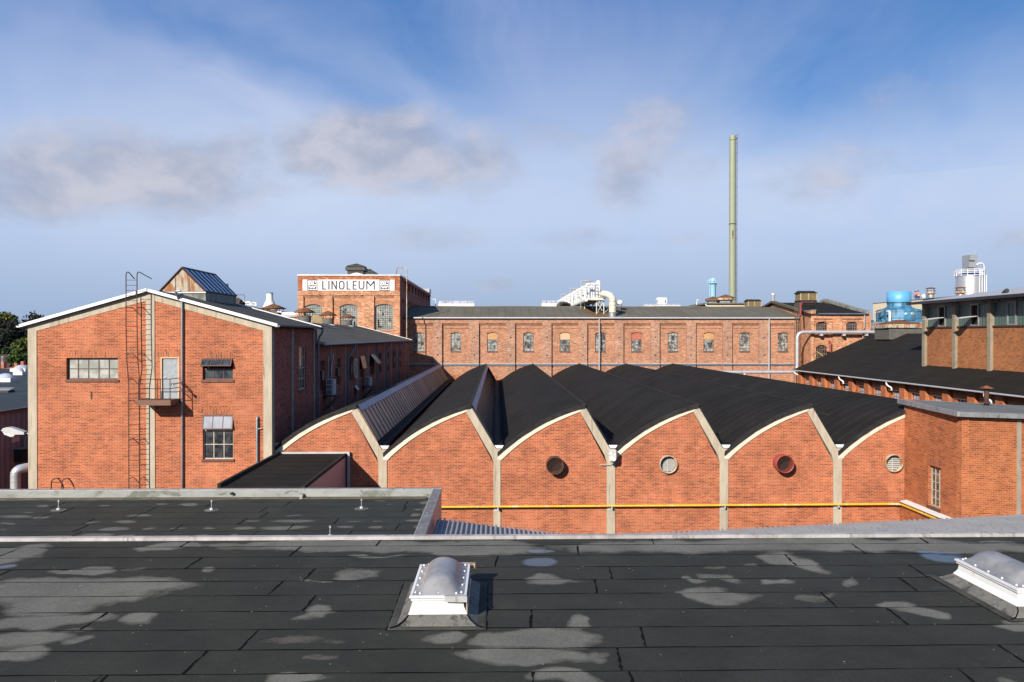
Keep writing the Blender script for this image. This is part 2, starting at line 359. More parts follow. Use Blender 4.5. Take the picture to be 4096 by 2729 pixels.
# corrugated translucent green clerestory sheet, ribs across u
def ribmat(name, c1, c2, pitch, rough=.4, spec=.5, metal=0.0):
    m, t, b = base_mat(name)
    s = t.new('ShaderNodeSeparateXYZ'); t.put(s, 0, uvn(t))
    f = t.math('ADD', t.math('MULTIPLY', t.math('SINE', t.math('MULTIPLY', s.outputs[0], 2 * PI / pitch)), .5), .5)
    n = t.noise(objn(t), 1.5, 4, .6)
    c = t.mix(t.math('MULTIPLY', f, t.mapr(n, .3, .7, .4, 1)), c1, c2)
    t.put(b, 'Base Color', c); b.inputs['Roughness'].default_value = rough; b.inputs['Specular IOR Level'].default_value = spec
    b.inputs['Metallic'].default_value = metal
    bump(t, b, f, .02, .8)
    return m
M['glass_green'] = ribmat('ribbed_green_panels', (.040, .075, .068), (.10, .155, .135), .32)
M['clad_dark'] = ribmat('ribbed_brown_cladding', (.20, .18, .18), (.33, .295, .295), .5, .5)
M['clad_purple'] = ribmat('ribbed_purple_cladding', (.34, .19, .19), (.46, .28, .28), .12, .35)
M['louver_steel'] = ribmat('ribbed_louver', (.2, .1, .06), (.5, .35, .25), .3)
# ------------------------------------------------------------------ geometry helpers
def ray(px, py):
    return CR @ Vector(((px - 2048) / FPX, (1364.5 - py) / FPX, -1))
def at(px, py, Y):
    d = ray(px, py); return d * (Y / d.y)
def atX(px, py, X):
    d = ray(px, py); return d * (X / d.x)
def atZ(px, py, z):
    d = ray(px, py); return d * (z / d.z)
ZU = Vector((0, 0, 1))

class Fr:
    """a vertical plane: u along x, v = height, d outward"""
    def __init__(s, o, x, n):
        s.o = Vector(o); s.o.z = 0; s.x = Vector(x).normalized(); s.n = Vector(n).normalized()
    def p(s, u, v, d=0.0):
        return s.o + s.x * u + ZU * v + s.n * d
    def px(s, a, b, d=0.0):
        r = ray(a, b); o = s.o + s.n * d
        k = o.dot(s.n) / r.dot(s.n)
        q = r * k
        return (q - o).dot(s.x), q.z
    def sh(s, d):
        return Fr(s.o + s.n * d, s.x, s.n)
def front(Y):
    return Fr((0, Y, 0), (1, 0, 0), (0, -1, 0))
def side_right(X):      # faces +X, u = Y
    return Fr((X, 0, 0), (0, 1, 0), (1, 0, 0))
def side_left(X):       # faces -X, u = Y
    return Fr((X, 0, 0), (0, 1, 0), (-1, 0, 0))

class MB:
    def __init__(s, uvmode=None):
        s.v = []; s.f = []; s.m = []; s.sm = []; s.uvmode = uvmode
    def add(s, vs, fs, mat=0, smooth=False):
        k = len(s.v); s.v += [Vector(a) for a in vs]
        for f in fs:
            s.f.append([k + i for i in f]); s.m.append(mat); s.sm.append(smooth)
        return s
    def hexa(s, a, mat=0):   # a: 8 points, bottom ring 4 then top ring 4
        return s.add(a, [(0, 3, 2, 1), (4, 5, 6, 7), (0, 1, 5, 4), (1, 2, 6, 5), (2, 3, 7, 6), (3, 0, 4, 7)], mat)
    def box(s, x0, x1, y0, y1, z0, z1, mat=0):
        return s.hexa([(x0, y0, z0), (x1, y0, z0), (x1, y1, z0), (x0, y1, z0), (x0, y0, z1), (x1, y0, z1), (x1, y1, z1), (x0, y1, z1)], mat)
    def fb(s, F, u0, u1, v0, v1, d0, d1, mat=0):
        return s.hexa([F.p(u0, v0, d0), F.p(u1, v0, d0), F.p(u1, v0, d1), F.p(u0, v0, d1), F.p(u0, v1, d0), F.p(u1, v1, d0), F.p(u1, v1, d1), F.p(u0, v1, d1)], mat)
    def slab(s, F, outer, holes=(), d0=-0.25, d1=0.0, mat=0, back=True):
        loops = [list(outer)] + [list(h) for h in holes]
        flat = [q for l in loops for q in l]
        tris = geometry.tessellate_polygon([[Vector((a, b, 0)) for a, b in l] for l in loops])
        n = len(flat)
        vs = [F.p(a, b, d1) for a, b in flat] + [F.p(a, b, d0) for a, b in flat]
        fs = [tuple(t) for t in tris]
        if back: fs += [tuple(i + n for i in t[::-1]) for t in tris]
        k = 0
        for l in loops:
            L = len(l)
            for i in range(L):
                a = k + i; b = k + (i + 1) % L
                fs.append((a, b, b + n, a + n))
            k += L
        return s.add(vs, fs, mat)
    def poly3(s, pts, thick, mat=0, direction=None):
        """planar 3-D polygon extruded by thick along -normal (or direction)"""
        pts = [Vector(p) for p in pts]
        nn = geometry.normal(pts) if direction is None else Vector(direction).normalized() * -1
        if direction is None and nn.z < 0: nn = -nn
        n = len(pts)
        tris = geometry.tessellate_polygon([pts])
        vs = pts + [p - nn * thick for p in pts]
        fs = [tuple(t) for t in tris] + [tuple(i + n for i in t[::-1]) for t in tris] + [(i, (i + 1) % n, (i + 1) % n + n, i + n) for i in range(n)]
        return s.add(vs, fs, mat)
    def tube(s, pts, r, n=8, mat=0, caps=True, r2=None):
        pts = [Vector(p) for p in pts]
        if len(pts) < 2: return s
        rings = []
        t0 = (pts[1] - pts[0]).normalized()
        ref = Vector((0, 0, 1)) if abs(t0.z) < 0.9 else Vector((1, 0, 0))
        a = t0.cross(ref).normalized()
        N = len(pts); vs = []
        for i, p in enumerate(pts):
            t = ((pts[min(i + 1, N - 1)] - pts[i]).normalized() + (pts[i] - pts[max(i - 1, 0)]).normalized())
            t = t.normalized() if t.length > 1e-6 else t0
            a = (a - t * a.dot(t)).normalized(); b = t.cross(a)
            rr = r if r2 is None else r + (r2 - r) * i / (N - 1)
            for k in range(n):
                an = 2 * PI * k / n
                vs.append(p + (a * math.cos(an) + b * math.sin(an)) * rr)
        fs = []
        for i in range(N - 1):
            for k in range(n):
                fs.append((i * n + k, i * n + (k + 1) % n, (i + 1) * n + (k + 1) % n, (i + 1) * n + k))
        s.add(vs, fs, mat, n > 4)
        if caps:
            s.add(vs[:n], [tuple(range(n))[::-1]], mat); s.add(vs[-n:], [tuple(range(n))], mat)
        return s
    def lathe(s, c, prof, n=24, mat=0, axis='Z', smooth=True, rot=0.0, sx=1.0, sy=1.0, cap=False):
        c = Vector(c); vs = []
        for (r, h) in prof:
            for k in range(n):
                an = 2 * PI * k / n + rot
                x, y = r * math.cos(an) * sx, r * math.sin(an) * sy
                if axis == 'Z': vs.append(c + Vector((x, y, h)))
                elif axis == 'Y': vs.append(c + Vector((x, h, y)))
                else: vs.append(c + Vector((h, x, y)))
        fs = []
        for i in range(len(prof) - 1):
            for k in range(n):
                fs.append((i * n + k, i * n + (k + 1) % n, (i + 1) * n + (k + 1) % n, (i + 1) * n + k))
        s.add(vs, fs, mat, smooth)
        if cap:
            m_ = len(prof) - 1
            s.add(vs[m_ * n:], [tuple(range(n))], mat); s.add(vs[:n], [tuple(range(n))[::-1]], mat)
        return s
    def build(s, name, mats, parent=None, origin=None):
        me = bpy.data.meshes.new(name)
        off = Vector((0, 0, 0))
        if parent is not None:
            off = wloc(parent)
        elif origin is not None:
            off = Vector(origin)
        me.from_pydata([v - off for v in s.v], [], s.f)
        if not isinstance(mats, (list, tuple)): mats = [mats]
        for m in mats: me.materials.append(m)
        me.polygons.foreach_set('material_index', s.m)
        me.polygons.foreach_set('use_smooth', s.sm)
        uvl = me.uv_layers.new(name='UVMap')
        uv = [0.0] * (2 * len(me.loops))
        V = s.v
        for pl in me.polygons:
            nn = pl.normal
            if s.uvmode == 'xy' or (s.uvmode is None and abs(nn.z) > 0.75):
                for li, vi in zip(pl.loop_indices, pl.vertices):
                    uv[2 * li] = V[vi].x; uv[2 * li + 1] = V[vi].y
            else:
                h = Vector((-nn.y, nn.x, 0))
                if h.length < 1e-4: h = Vector((1, 0, 0))
                h.normalize()
                if abs(h.x) > abs(h.y):
                    if h.x < 0: h = -h
                elif h.y < 0: h = -h
                for li, vi in zip(pl.loop_indices, pl.vertices):
                    uv[2 * li] = V[vi].dot(h); uv[2 * li + 1] = V[vi].z
        uvl.data.foreach_set('uv', uv)
        me.update()
        o = bpy.data.objects.new(name, me); C.objects.link(o)
        if parent is not None: o.parent = parent
        elif origin is not None: o.location = off
        return o

def wloc(o):
    v = Vector((0, 0, 0))
    while o is not None:
        v += Vector(o.location); o = o.parent
    return v
def tag(o, label, cat, group=None, kind=None):
    if label: o['label'] = label
    if cat: o['category'] = cat
    if group: o['group'] = group
    if kind: o['kind'] = kind
    return o
def thing(name, label, cat, loc=(0, 0, 0), group=None):
    o = bpy.data.objects.new(name, None); C.objects.link(o); o.location = loc; o.empty_display_size = 0.3
    return tag(o, label, cat, group)
def copy_tree(o, parent=None):
    c = o.copy(); C.objects.link(c)
    if parent is not None: c.parent = parent
    for ch in [k for k in bpy.data.objects if k.parent == o]:
        copy_tree(ch, c)
    return c
def bend(pts, r, n=5):
    """round the corners of a path"""
    pts = [Vector(p) for p in pts]; out = [pts[0]]
    for i in range(1, len(pts) - 1):
        a, b, c = pts[i - 1], pts[i], pts[i + 1]
        u = (a - b).normalized(); w_ = (c - b).normalized()
        k = min(r, (a - b).length * .49, (c - b).length * .49)
        p, q = b + u * k, b + w_ * k
        for j in range(n + 1):
            t = j / n
            out.append(p * (1 - t) ** 2 + b * 2 * t * (1 - t) + q * t * t)
    out.append(pts[-1]); return out
def arch(u0, v0, u1, v1, rise, n=8):
    """v1 = crown height; springing at v1-rise"""
    if rise <= 0: return [(u0, v0), (u1, v0), (u1, v1), (u0, v1)]
    pts = [(u0, v0), (u1, v0)]
    for i in range(n + 1):
        t = i / n; u = u1 + (u0 - u1) * t
        pts.append((u, v1 - rise * (2 * t - 1) ** 2))
    return pts
def rectpx(F, x0, y0, x1, y1):
    """pixel rectangle -> u0,v0,u1,v1 on a frame; edges taken at mid-height / mid-width"""
    ym = (y0 + y1) / 2; xm = (x0 + x1) / 2
    a = F.px(x0, ym)[0]; b = F.px(x1, ym)[0]
    return min(a, b), F.px(xm, y1)[1], max(a, b), F.px(xm, y0)[1]

def window(parent, F, r, cols, rows, rise=0.0, fm='frame_brown', gm='glass_dark', set_=0.10, fw=0.05, bw=0.03, vsplit=None, label=None, sill=True, top_board=None, board_v=None, sillm=None):
    u0, v0, u1, v1 = r
    f = MB()
    out = arch(u0, v0, u1, v1, rise); inn = arch(u0 + fw, v0 + fw, u1 - fw, v1 - fw, rise)
    f.slab(F, out, [inn], -set_ - 0.05, -set_)
    def topv(u):
        t = (u1 - u) / (u1 - u0); return v1 - rise * (2 * t - 1) ** 2 if rise > 0 else v1
    for i in range(1, cols):
        u = u0 + (u1 - u0) * i / cols
        f.fb(F, u - bw / 2, u + bw / 2, v0 + fw, topv(u) - fw * .8, -set_ - 0.04, -set_ - 0.004)
    vs = vsplit if vsplit else [v0 + (v1 - rise * .4 - v0) * j / rows for j in range(1, rows)]
    for v in vs:
        f.fb(F, u0 + fw, u1 - fw, v - bw / 2, v + bw / 2, -set_ - 0.037, -set_ - 0.007)
    wo_ = f.build('window', M[fm], parent)
    if label: wo_['label'] = label
    g = MB(); g.slab(F, arch(u0 + .01, v0 + .01, u1 - .01, v1 - .01, rise), (), -set_ - 0.035, -set_ - 0.028)
    g.build('pane', M[gm], wo_)
    if top_board:
        b = MB(); pts = [q for q in arch(u0 + .02, board_v, u1 - .02, v1 - .02, rise)]
        b.slab(F, pts, (), -set_ - 0.02, -set_ + 0.012); b.build('board', M[top_board], wo_)
    if sill:
        q = MB(); q.fb(F, u0 - .05, u1 + .05, v0 - .10, v0 - .002, -set_, .06)
        q.build('sill', M[sillm or 'frame_brown'], wo_)
    return wo_
def arch_ring(a0, b0, a1, b1, o, oh, orise, rise):
    return [(a1 + o, b1 - orise)] + arch(a0 - o + .02, b0, a1 + o - .02, b1 + oh, orise)[2:] + [(a0 - o, b1 - orise)] + arch(a0, b0, a1, b1, rise)[2:][::-1]
def grid_seams(lines, z, w_):
    mb = MB('xy')
    for (a, b) in lines:
        a = Vector(a); b = Vector(b); t = (b - a).normalized(); n = Vector((-t.y, t.x, 0)) * w_ / 2
        mb.add([a - n, b - n, b + n, a + n], [(0, 1, 2, 3)])
    return mb
# ================================================================== ground
g = MB('xy'); g.add([(-700, -60, -12), (700, -60, -12), (700, 1500, -12), (-700, 1500, -12)], [(0, 1, 2, 3)])
tag(g.build('ground', M['ground']), None, None, kind='structure')

# ================================================================== near roof and the low roof, both with dry and wet patches
import numpy as np
rng = np.random.RandomState(3)
def vnoise(x, y, sc, seed):
    r = np.random.RandomState(seed).rand(64, 64)
    x = x * sc; y = y * sc
    xi = np.floor(x).astype(int); yi = np.floor(y).astype(int); fx = x - xi; fy = y - yi
    fx = fx * fx * (3 - 2 * fx); fy = fy * fy * (3 - 2 * fy)
    a = r[xi % 64, yi % 64]; b = r[(xi + 1) % 64, yi % 64]; c = r[xi % 64, (yi + 1) % 64]; d = r[(xi + 1) % 64, (yi + 1) % 64]
    return (a * (1 - fx) + b * fx) * (1 - fy) + (c * (1 - fx) + d * fx) * fy
def fbm(x, y, sc, seed, o=4):
    t = 0; k = .5
    for i in range(o):
        t = t + k * vnoise(x, y, sc * 2 ** i, seed + i); k *= .5
    return t
def patch_field(X, Y, z, ells, warp):
    wx = X + (fbm(X, Y, .9, 11) - .5) * warp * 5.0; wy = Y + (fbm(X, Y, 1.1, 23) - .5) * warp * 2.6
    row = np.floor((19.72 - Y) / .93).astype(int)
    hsh = np.random.RandomState(8).rand(400)
    if z > -5.5: wx = wx + (hsh[row % 400] - .5) * .55
    out = np.zeros_like(X)
    for (cx, cy, rx, ry, k) in ells:
        c = atZ(cx, cy, z); e = atZ(cx + rx, cy, z); t = atZ(cx, cy - ry, z); b = atZ(cx, cy + ry, z)
        RX = abs(e.x - c.x); RY = abs(t.y - b.y) / 2; yc = (t.y + b.y) / 2
        d = np.sqrt(((wx - c.x) / RX) ** 2 + ((wy - yc) / RY) ** 2)
        m = np.clip((1.30 - d) / .62, 0, 1) * k * (.72 + .4 * fbm(X, Y, 2.3, 51))
        out = np.maximum(out, m)
    return out
def roof_sheet(name, x0, x1, y0, y1, z, step, ells, pud, mat, parent, warp=.35, mott=.0):
    nx = int((x1 - x0) / step); ny = int((y1 - y0) / step)
    xs = np.linspace(x0, x1, nx + 1); ys = np.linspace(y0, y1, ny + 1)
    X, Y = np.meshgrid(xs, ys)
    D = patch_field(X, Y, z, ells, warp); P = patch_field(X, Y, z, pud, warp * .5)
    D = np.clip(D, 0, 1)
    co = np.zeros(((nx + 1) * (ny + 1), 3)); off = wloc(parent)
    co[:, 0] = X.ravel() - off.x; co[:, 1] = Y.ravel() - off.y; co[:, 2] = z - off.z
    i = np.arange(nx * ny); r = i // nx; c = i % nx; a = r * (nx + 1) + c
    F = np.stack([a, a + 1, a + nx + 2, a + nx + 1], 1)
    me = bpy.data.meshes.new(name)
    me.vertices.add(len(co)); me.vertices.foreach_set('co', co.ravel())
    me.loops.add(F.size); me.loops.foreach_set('vertex_index', F.ravel())
    me.polygons.add(len(F)); me.polygons.foreach_set('loop_start', np.arange(0, F.size, 4)); me.polygons.foreach_set('loop_total', np.full(len(F), 4))
    at_ = me.attributes.new('dry', 'FLOAT', 'POINT'); at_.data.foreach_set('value', D.ravel().astype('f'))
    at_ = me.attributes.new('puddle', 'FLOAT', 'POINT'); at_.data.foreach_set('value', P.ravel().astype('f'))
    me.materials.append(mat); me.update(calc_edges=True)
    o = bpy.data.objects.new(name, me); C.objects.link(o); o.parent = parent
    return o
def wetmat(name, wet, dry, seam_dark=0):
    m, t, b = base_mat(name)
    ad = t.new('ShaderNodeAttribute', attribute_name='dry'); ap = t.new('ShaderNodeAttribute', attribute_name='puddle')
    p = objn(t)
    f = t.mapr(t.noise(p, 22, 3, .8), .3, .7, .82, 1.18)
    g_ = t.mapr(t.noise(p, 0.7, 4, .65), .3, .7, .86, 1.16)
    fine = t.mapr(t.noise(p, 95, 2, .7), .25, .75, .70, 1.36)
    fg = t.math('MULTIPLY', t.math('MULTIPLY', f, g_), fine)
    e = t.math('ADD', ad.outputs['Fac'], t.math('MULTIPLY', t.math('SUBTRACT', t.noise(p, 2.6, 5, .65), .5), .75))
    e = t.mapr(e, .20, .78, 0, 1); e = t.math('MULTIPLY', e, t.mapr(ad.outputs['Fac'], 0, .1, 0, 1))
    rim = t.math('MULTIPLY', t.mapr(e, .02, .22, 0, 1), t.mapr(e, .25, .75, 1, 0))
    silt = t.mapr(t.noise(p, .55, 5, .7, .3), .55, .72, 0, .55)
    c = t.mix(silt, wet, (.042, .034, .024))
    c = t.mix(e, c, dry)
    c = t.mix(t.math('MULTIPLY', rim, .30), c, (.105, .092, .070))
    c = t.mix(1.0, c, t.comb(fg, fg, fg), 'MULTIPLY')
    t.put(b, 'Base Color', c)
    pu = t.mapr(ap.outputs['Fac'], .2, .9, 0, .97)
    ro = t.math('ADD', t.math('MULTIPLY', e, .20), .70)
    ro = t.math('MULTIPLY', ro, t.math('SUBTRACT', 1.0, t.math('MULTIPLY', pu, .93)))
    t.put(b, 'Roughness', ro)
    t.put(b, 'Specular IOR Level', t.math('ADD', .12, t.math('MULTIPLY', pu, .5)))
    n = t.new('ShaderNodeBump'); n.inputs['Distance'].default_value = .003
    t.put(n, 'Strength', t.math('SUBTRACT', .6, t.math('MULTIPLY', pu, .6))); t.put(n, 'Height', t.noise(p, 95, 2, .7))
    t.l.new(n.outputs[0], b.inputs['Normal'])
    return m
M['roof_near'] = wetmat('damp_roofing_felt', (.0265, .0268, .0215), (.112, .110, .096))
M['roof_low'] = wetmat('damp_low_roofing_felt', (.029, .031, .026), (.098, .098, .086))
M['seam'] = plain('bitumen_seam', (.005, .0045, .004), .9, var=.3, spec=.1)
M['felt_skirt'] = plain('gritty_felt_skirt', (.16, .155, .138), .9, var=.28, scale=3, stain=(.05, .05, .048), stain_amt=.3, bumpd=.01)
M['skirt_flat'] = plain('damp_shade_skirt_felt', (.060, .060, .052), .85, var=.45, scale=1.3, spec=.15)  # damp felt, made darker still to deepen the skylight's shadow
M['felt_parapet'] = plain('weathered_parapet_felt', (.27, .28, .26), .9, var=.18, scale=1.4, stain=(.14, .15, .12), stain_amt=.3, stretch=(.5, 1, 1))

ZN = -5.2
def z2(x, y, rx, ry, k=1.0): return (x * .87, 2000 + y * .87, rx * .87, ry * .87, k)
def z3(x, y, rx, ry, k=1.0): return (2048 + x * .87, 2000 + y * .87, rx * .87, ry * .87, k)
ells = [z2(90, 236, 160, 34), z2(-60, 280, 150, 60), z2(760, 216, 135, 19), z2(460, 332, 140, 14, .9), z2(700, 326, 60, 12, .5), z2(915, 322, 65, 9, .9),
        z2(420, 396, 440, 36), z2(310, 440, 380, 46), z2(260, 490, 200, 34, .9), z2(170, 555, 240, 36), z2(540, 548, 80, 34, .8), z2(120, 640, 210, 38), z2(390, 645, 80, 20, .7),
        z2(60, 720, 200, 40), z2(1690, 342, 75, 30, .7), z2(1520, 368, 55, 6, .7), z2(1390, 528, 75, 25), z2(1420, 640, 210, 18, .42), z2(1480, 718, 120, 16, .42),
        z2(1985, 625, 150, 30), z2(2300, 625, 100, 36), z2(2290, 700, 110, 34, .9), z2(1405, 828, 120, 22),
        z2(1650, 214, 520, 26), z2(1150, 203, 300, 11, .8), z2(2230, 225, 330, 28), z2(1810, 256, 110, 6, .9),
        z3(1300, 212, 1000, 32), z3(1350, 288, 120, 38), z3(560, 214, 300, 34), z3(1700, 215, 800, 30),
        z3(940, 308, 50, 11, .55), z3(1120, 308, 60, 11, .55), z3(190, 378, 98, 28), z3(850, 378, 60, 24, .8), z3(990, 372, 60, 18, .7), z3(1180, 370, 50, 14, .7), z3(1530, 376, 80, 20, .7),
        z3(955, 455, 128, 36), z3(1330, 455, 130, 22, .5), z3(1440, 448, 40, 20, .6), z3(1800, 475, 100, 22), z3(1875, 510, 95, 22), z3(190, 556, 98, 28),
        z3(130, 630, 265, 44), z3(60, 725, 330, 44), z3(400, 715, 100, 30, .7), z3(190, 825, 220, 34), z3(2340, 595, 50, 24, .8), z3(2330, 830, 60, 20, .5)]
pud = [z3(170, 238, 75, 9), z3(180, 285, 85, 22), z3(1985, 244, 80, 9), z3(2030, 270, 80, 22), z2(85, 306, 55, 12, .8), z2(15, 356, 55, 12, .7), z3(1960, 350, 60, 7, .5), z3(1950, 405, 60, 6, .5)]
near = thing('near_building', 'large flat roof of damp black felt across the bottom, carrying the two dome skylights', 'building', (0, 12, -12))
roof_sheet('roof_surface', -20, 22, 3.5, 20.32, ZN, .055, ells, pud, M['roof_near'], near)
# the strips of felt: long joints and the short staggered ones, each a lap of bitumen 4 mm proud
sm = MB('xy')
rowY = [19.72 - .93 * k for k in range(17)]
def wavy(a, b, z, w_, seed, amp=.012, step=.35, vary=.6):
    a = Vector(a); b = Vector(b); L = (b - a).length; n = max(2, int(L / step)); t = (b - a).normalized(); q = Vector((-t.y, t.x, 0))
    rr = random.Random(seed); vs = []
    for i in range(n + 1):
        p = a + (b - a) * i / n + q * rr.uniform(-amp, amp)
        ww = w_ * (1 + rr.uniform(-vary, vary)) / 2
        vs += [p - q * ww, p + q * ww]
    return vs, [(2 * i, 2 * i + 2, 2 * i + 3, 2 * i + 1) for i in range(n)]
for k, y in enumerate(rowY):
    sm.add(*wavy((-20, y, ZN + .004), (22, y, ZN + .004), ZN, .030, k, .012, .5, .7))
joints = {0: [748, 1514, 2613, 3714], 1: [52, 1183, 2313, 3448], 2: [783, 1985, 3170], 3: [9, 1240, 2444, 3692], 4: [1105, 2385, 3650], 5: [1240, 3327],
          6: [387, 2125, 3605], 7: [1000, 2574], 8: [787, 2480, 4088], 9: [348, 2131, 3919]}
for k, xs in joints.items():
    yb = rowY[k]; yt = 20.3 if k == 0 else rowY[k - 1]
    ym = (yb + yt) / 2
    for x in xs:
        pym = 1343.7 + 5.2 * FPX / ym
        X = atZ(x, pym, ZN).x
        sm.add(*wavy((X - .03, yb + .01, ZN + .008), (X + .03, yt - .01, ZN + .008), ZN, .036, int(x), .012, .12, .8))
for y, X in ((11.8, -6), (10.9, 2), (10, -9), (9, 5), (8, -3), (17.2, -15), (15.4, 17), (13.6, -14), (18.2, 18)):
    k = min(range(len(rowY)), key=lambda i: abs(rowY[i] - y)); sm.add(*wavy((X, rowY[k] + .01, ZN + .008), (X + .05, rowY[k] + .92, ZN + .008), ZN, .045, k, .02, .12, .7))
sm.build('felt_seam', M['seam'], near)['kind'] = 'stuff'
fl = MB(); fl.box(-20, 22, 20.32, 20.50, -5.35, ZN + .085)
for x in (-16.5, -10.9, -5.1, -1.15, 4.0, 8.9, 14.8, 19):
    fl.box(x, x + .10, 20.315, 20.505, -5.35, ZN + .089)
fl.build('edge_flashing', M['edge_flash'], near)
wl = MB(); wl.box(-19.98, 21.98, 3.5, 20.45, -12, ZN - .02); wl.build('wall', M['clad'], near)

# bird droppings / grit: tiny pale specks
sp = MB('xy'); rr = random.Random(5)
for i in range(240):
    x = rr.uniform(-12, 12); y = rr.uniform(11, 20); s_ = rr.uniform(.004, .011)
    sp.add([(x - s_, y - s_, ZN + .012), (x + s_, y - s_ * .6, ZN + .012), (x + s_ * .7, y + s_, ZN + .012), (x - s_, y + s_ * .8, ZN + .012)], [(0, 1, 2, 3)])
sp.build('grit', M['cream'], near)['kind'] = 'stuff'

# ------------------------------------------------------------------ dome skylights on the near roof
def skylight(loc, label, extras):
    t = thing('dome_skylight', label, 'skylight', loc, 'dome skylights on the near roof')
    x, y, z = loc; hw, hl = .5, 1.0
    sk = MB()
    def ring(ax, ay, h): return [(x - ax, y - ay, z + h), (x + ax, y - ay, z + h), (x + ax, y + ay, z + h), (x - ax, y + ay, z + h)]
    a = ring(hw + .37, hl + .38, .010); b = ring(hw + .34, hl + .34, .02); b2 = ring(hw + .22, hl + .25, .025); c = ring(hw + .02, hl + .02, .17)
    for p, q, mi in ((a, b, 1), (b, b2, 1), (b2, c, 0)):
        sk.add(p + q, [(i, (i + 1) % 4, (i + 1) % 4 + 4, i + 4) for i in range(4)], mi)
    so = sk.build('felt_skirt', [M['felt_skirt'], M['skirt_flat']], t)
    se = MB('xy'); o = [Vector(v) + Vector((0, 0, .006)) for v in ring(hw + .375, hl + .385, .004)]
    for i in range(4):
        se.add(*wavy(o[i], o[(i + 1) % 4], z, .03, i + 3, .02, .15, .6))
    for sx, sy in ((-1, -1), (1, -1)):      # lapped corner pieces
        p0 = Vector((x + sx * (hw + .03), y - hl - .05, z + .16)); p1 = Vector((x + sx * (hw + .20), y - hl - .27, z + .05)); p2 = Vector((x + sx * (hw + .33), y - hl - .33, z + .03))
        se.tube([p0, (p0 + p1) / 2 + Vector((sx * -.03, 0, .01)), p1, p2], .012, 5)
    se.build('bitumen_edge', M['seam'], so)
    cu = MB()
    prof = [(hw + .035, hl + .035, .165), (hw + .02, hl + .02, .19), (hw - .03, hl - .03, .27), (hw - .045, hl - .045, .36), (hw - .045, hl - .045, .395), (hw - .01, hl - .01, .40), (hw - .01, hl - .01, .43),
            (hw - .035, hl - .035, .435), (hw - .035, hl - .035, .445), (hw + .015, hl + .015, .45), (hw + .015, hl + .015, .485), (hw - .04, hl - .04, .49)]
    rs = [ring(*p) for p in prof]
    for p, q in zip(rs[:-1], rs[1:]):
        cu.add(p + q, [(i, (i + 1) % 4, (i + 1) % 4 + 4, i + 4) for i in range(4)])
    cu.build('curb', M['white_paint'], t)
    d = MB(); N = 16; ax, ay = hw - .035, hl - .035; vs = []
    for j in range(N + 1):
        for i in range(N + 1):
            u, v = i / N * 2 - 1, j / N * 2 - 1
            fu = max(0, 1 - abs(u / .80) ** 2.2) if abs(u) < .80 else 0; fv = max(0, 1 - abs(v / .90) ** 7) if abs(v) < .90 else 0
            vs.append((x + u * ax, y + v * ay, z + .495 + .27 * (fu ** .75) * (fv ** .6)))
    d.add(vs, [(j * (N + 1) + i, j * (N + 1) + i + 1, (j + 1) * (N + 1) + i + 1, (j + 1) * (N + 1) + i) for j in range(N) for i in range(N)], 0, True)
    r1 = ring(ax, ay, .495); r2 = ring(ax, ay, .47); d.add(r1 + r2, [(i, (i + 1) % 4, (i + 1) % 4 + 4, i + 4) for i in range(4)])
    do = d.build('dome', M['dome'], t)
    pos = [(sx * (ax - .045), y0) for sx in (-1, 1) for y0 in (-.86, -.43, 0, .43, .86)] + [(-.33, -ay + .045), (0, -ay + .045), (.33, -ay + .045), (-.33, ay - .045), (.33, ay - .045)]
    for (a_, b_) in pos:
        cp = MB(); cp.lathe((x + a_, y + b_, z + .50), [(.024, 0), (.022, .012), (.010, .028), (.002, .032)], 8); cp.build('screw_cap', M['white_paint'], do)
    if extras:
        e = MB(); e.hexa([(x + .12, y - hl - .07, z + .40), (x + .53, y - hl - .07, z + .39), (x + .53, y - hl - .03, z + .39), (x + .12, y - hl - .03, z + .40),
                          (x + .12, y - hl - .05, z + .50), (x + .53, y - hl - .05, z + .495), (x + .53, y - hl + .0, z + .495), (x + .12, y - hl + .0, z + .50)])
        e.build('metal_flap', M['metal_grey'], t)
        e = MB(); e.box(x + .16, x + .62, y + hl + .05, y + hl + .17, z + .46, z + .475)
        for i in range(10): e.box(x + .18 + i * .045, x + .195 + i * .045, y + hl + .04, y + hl + .06, z + .42, z + .46)
        e.box(x + .60, x + .62, y + hl + .02, y + hl + .17, z + .30, z + .46)
        e.build('rusty_bracket', M['rust_mix'], t)
        e = MB(); e.box(x + hw + .01, x + hw + .03, y - hl, y + hl * .6, z + .17, z + .42); e.build('side_trim', M['rust_mix'], t)
    return t
skylight((-1.07, 15.42, ZN), 'whole white dome skylight standing in the middle of the near felt roof', True)
skylight((10.20, 15.64, ZN), 'white dome skylight on the near roof cut off by the right photo edge', False)

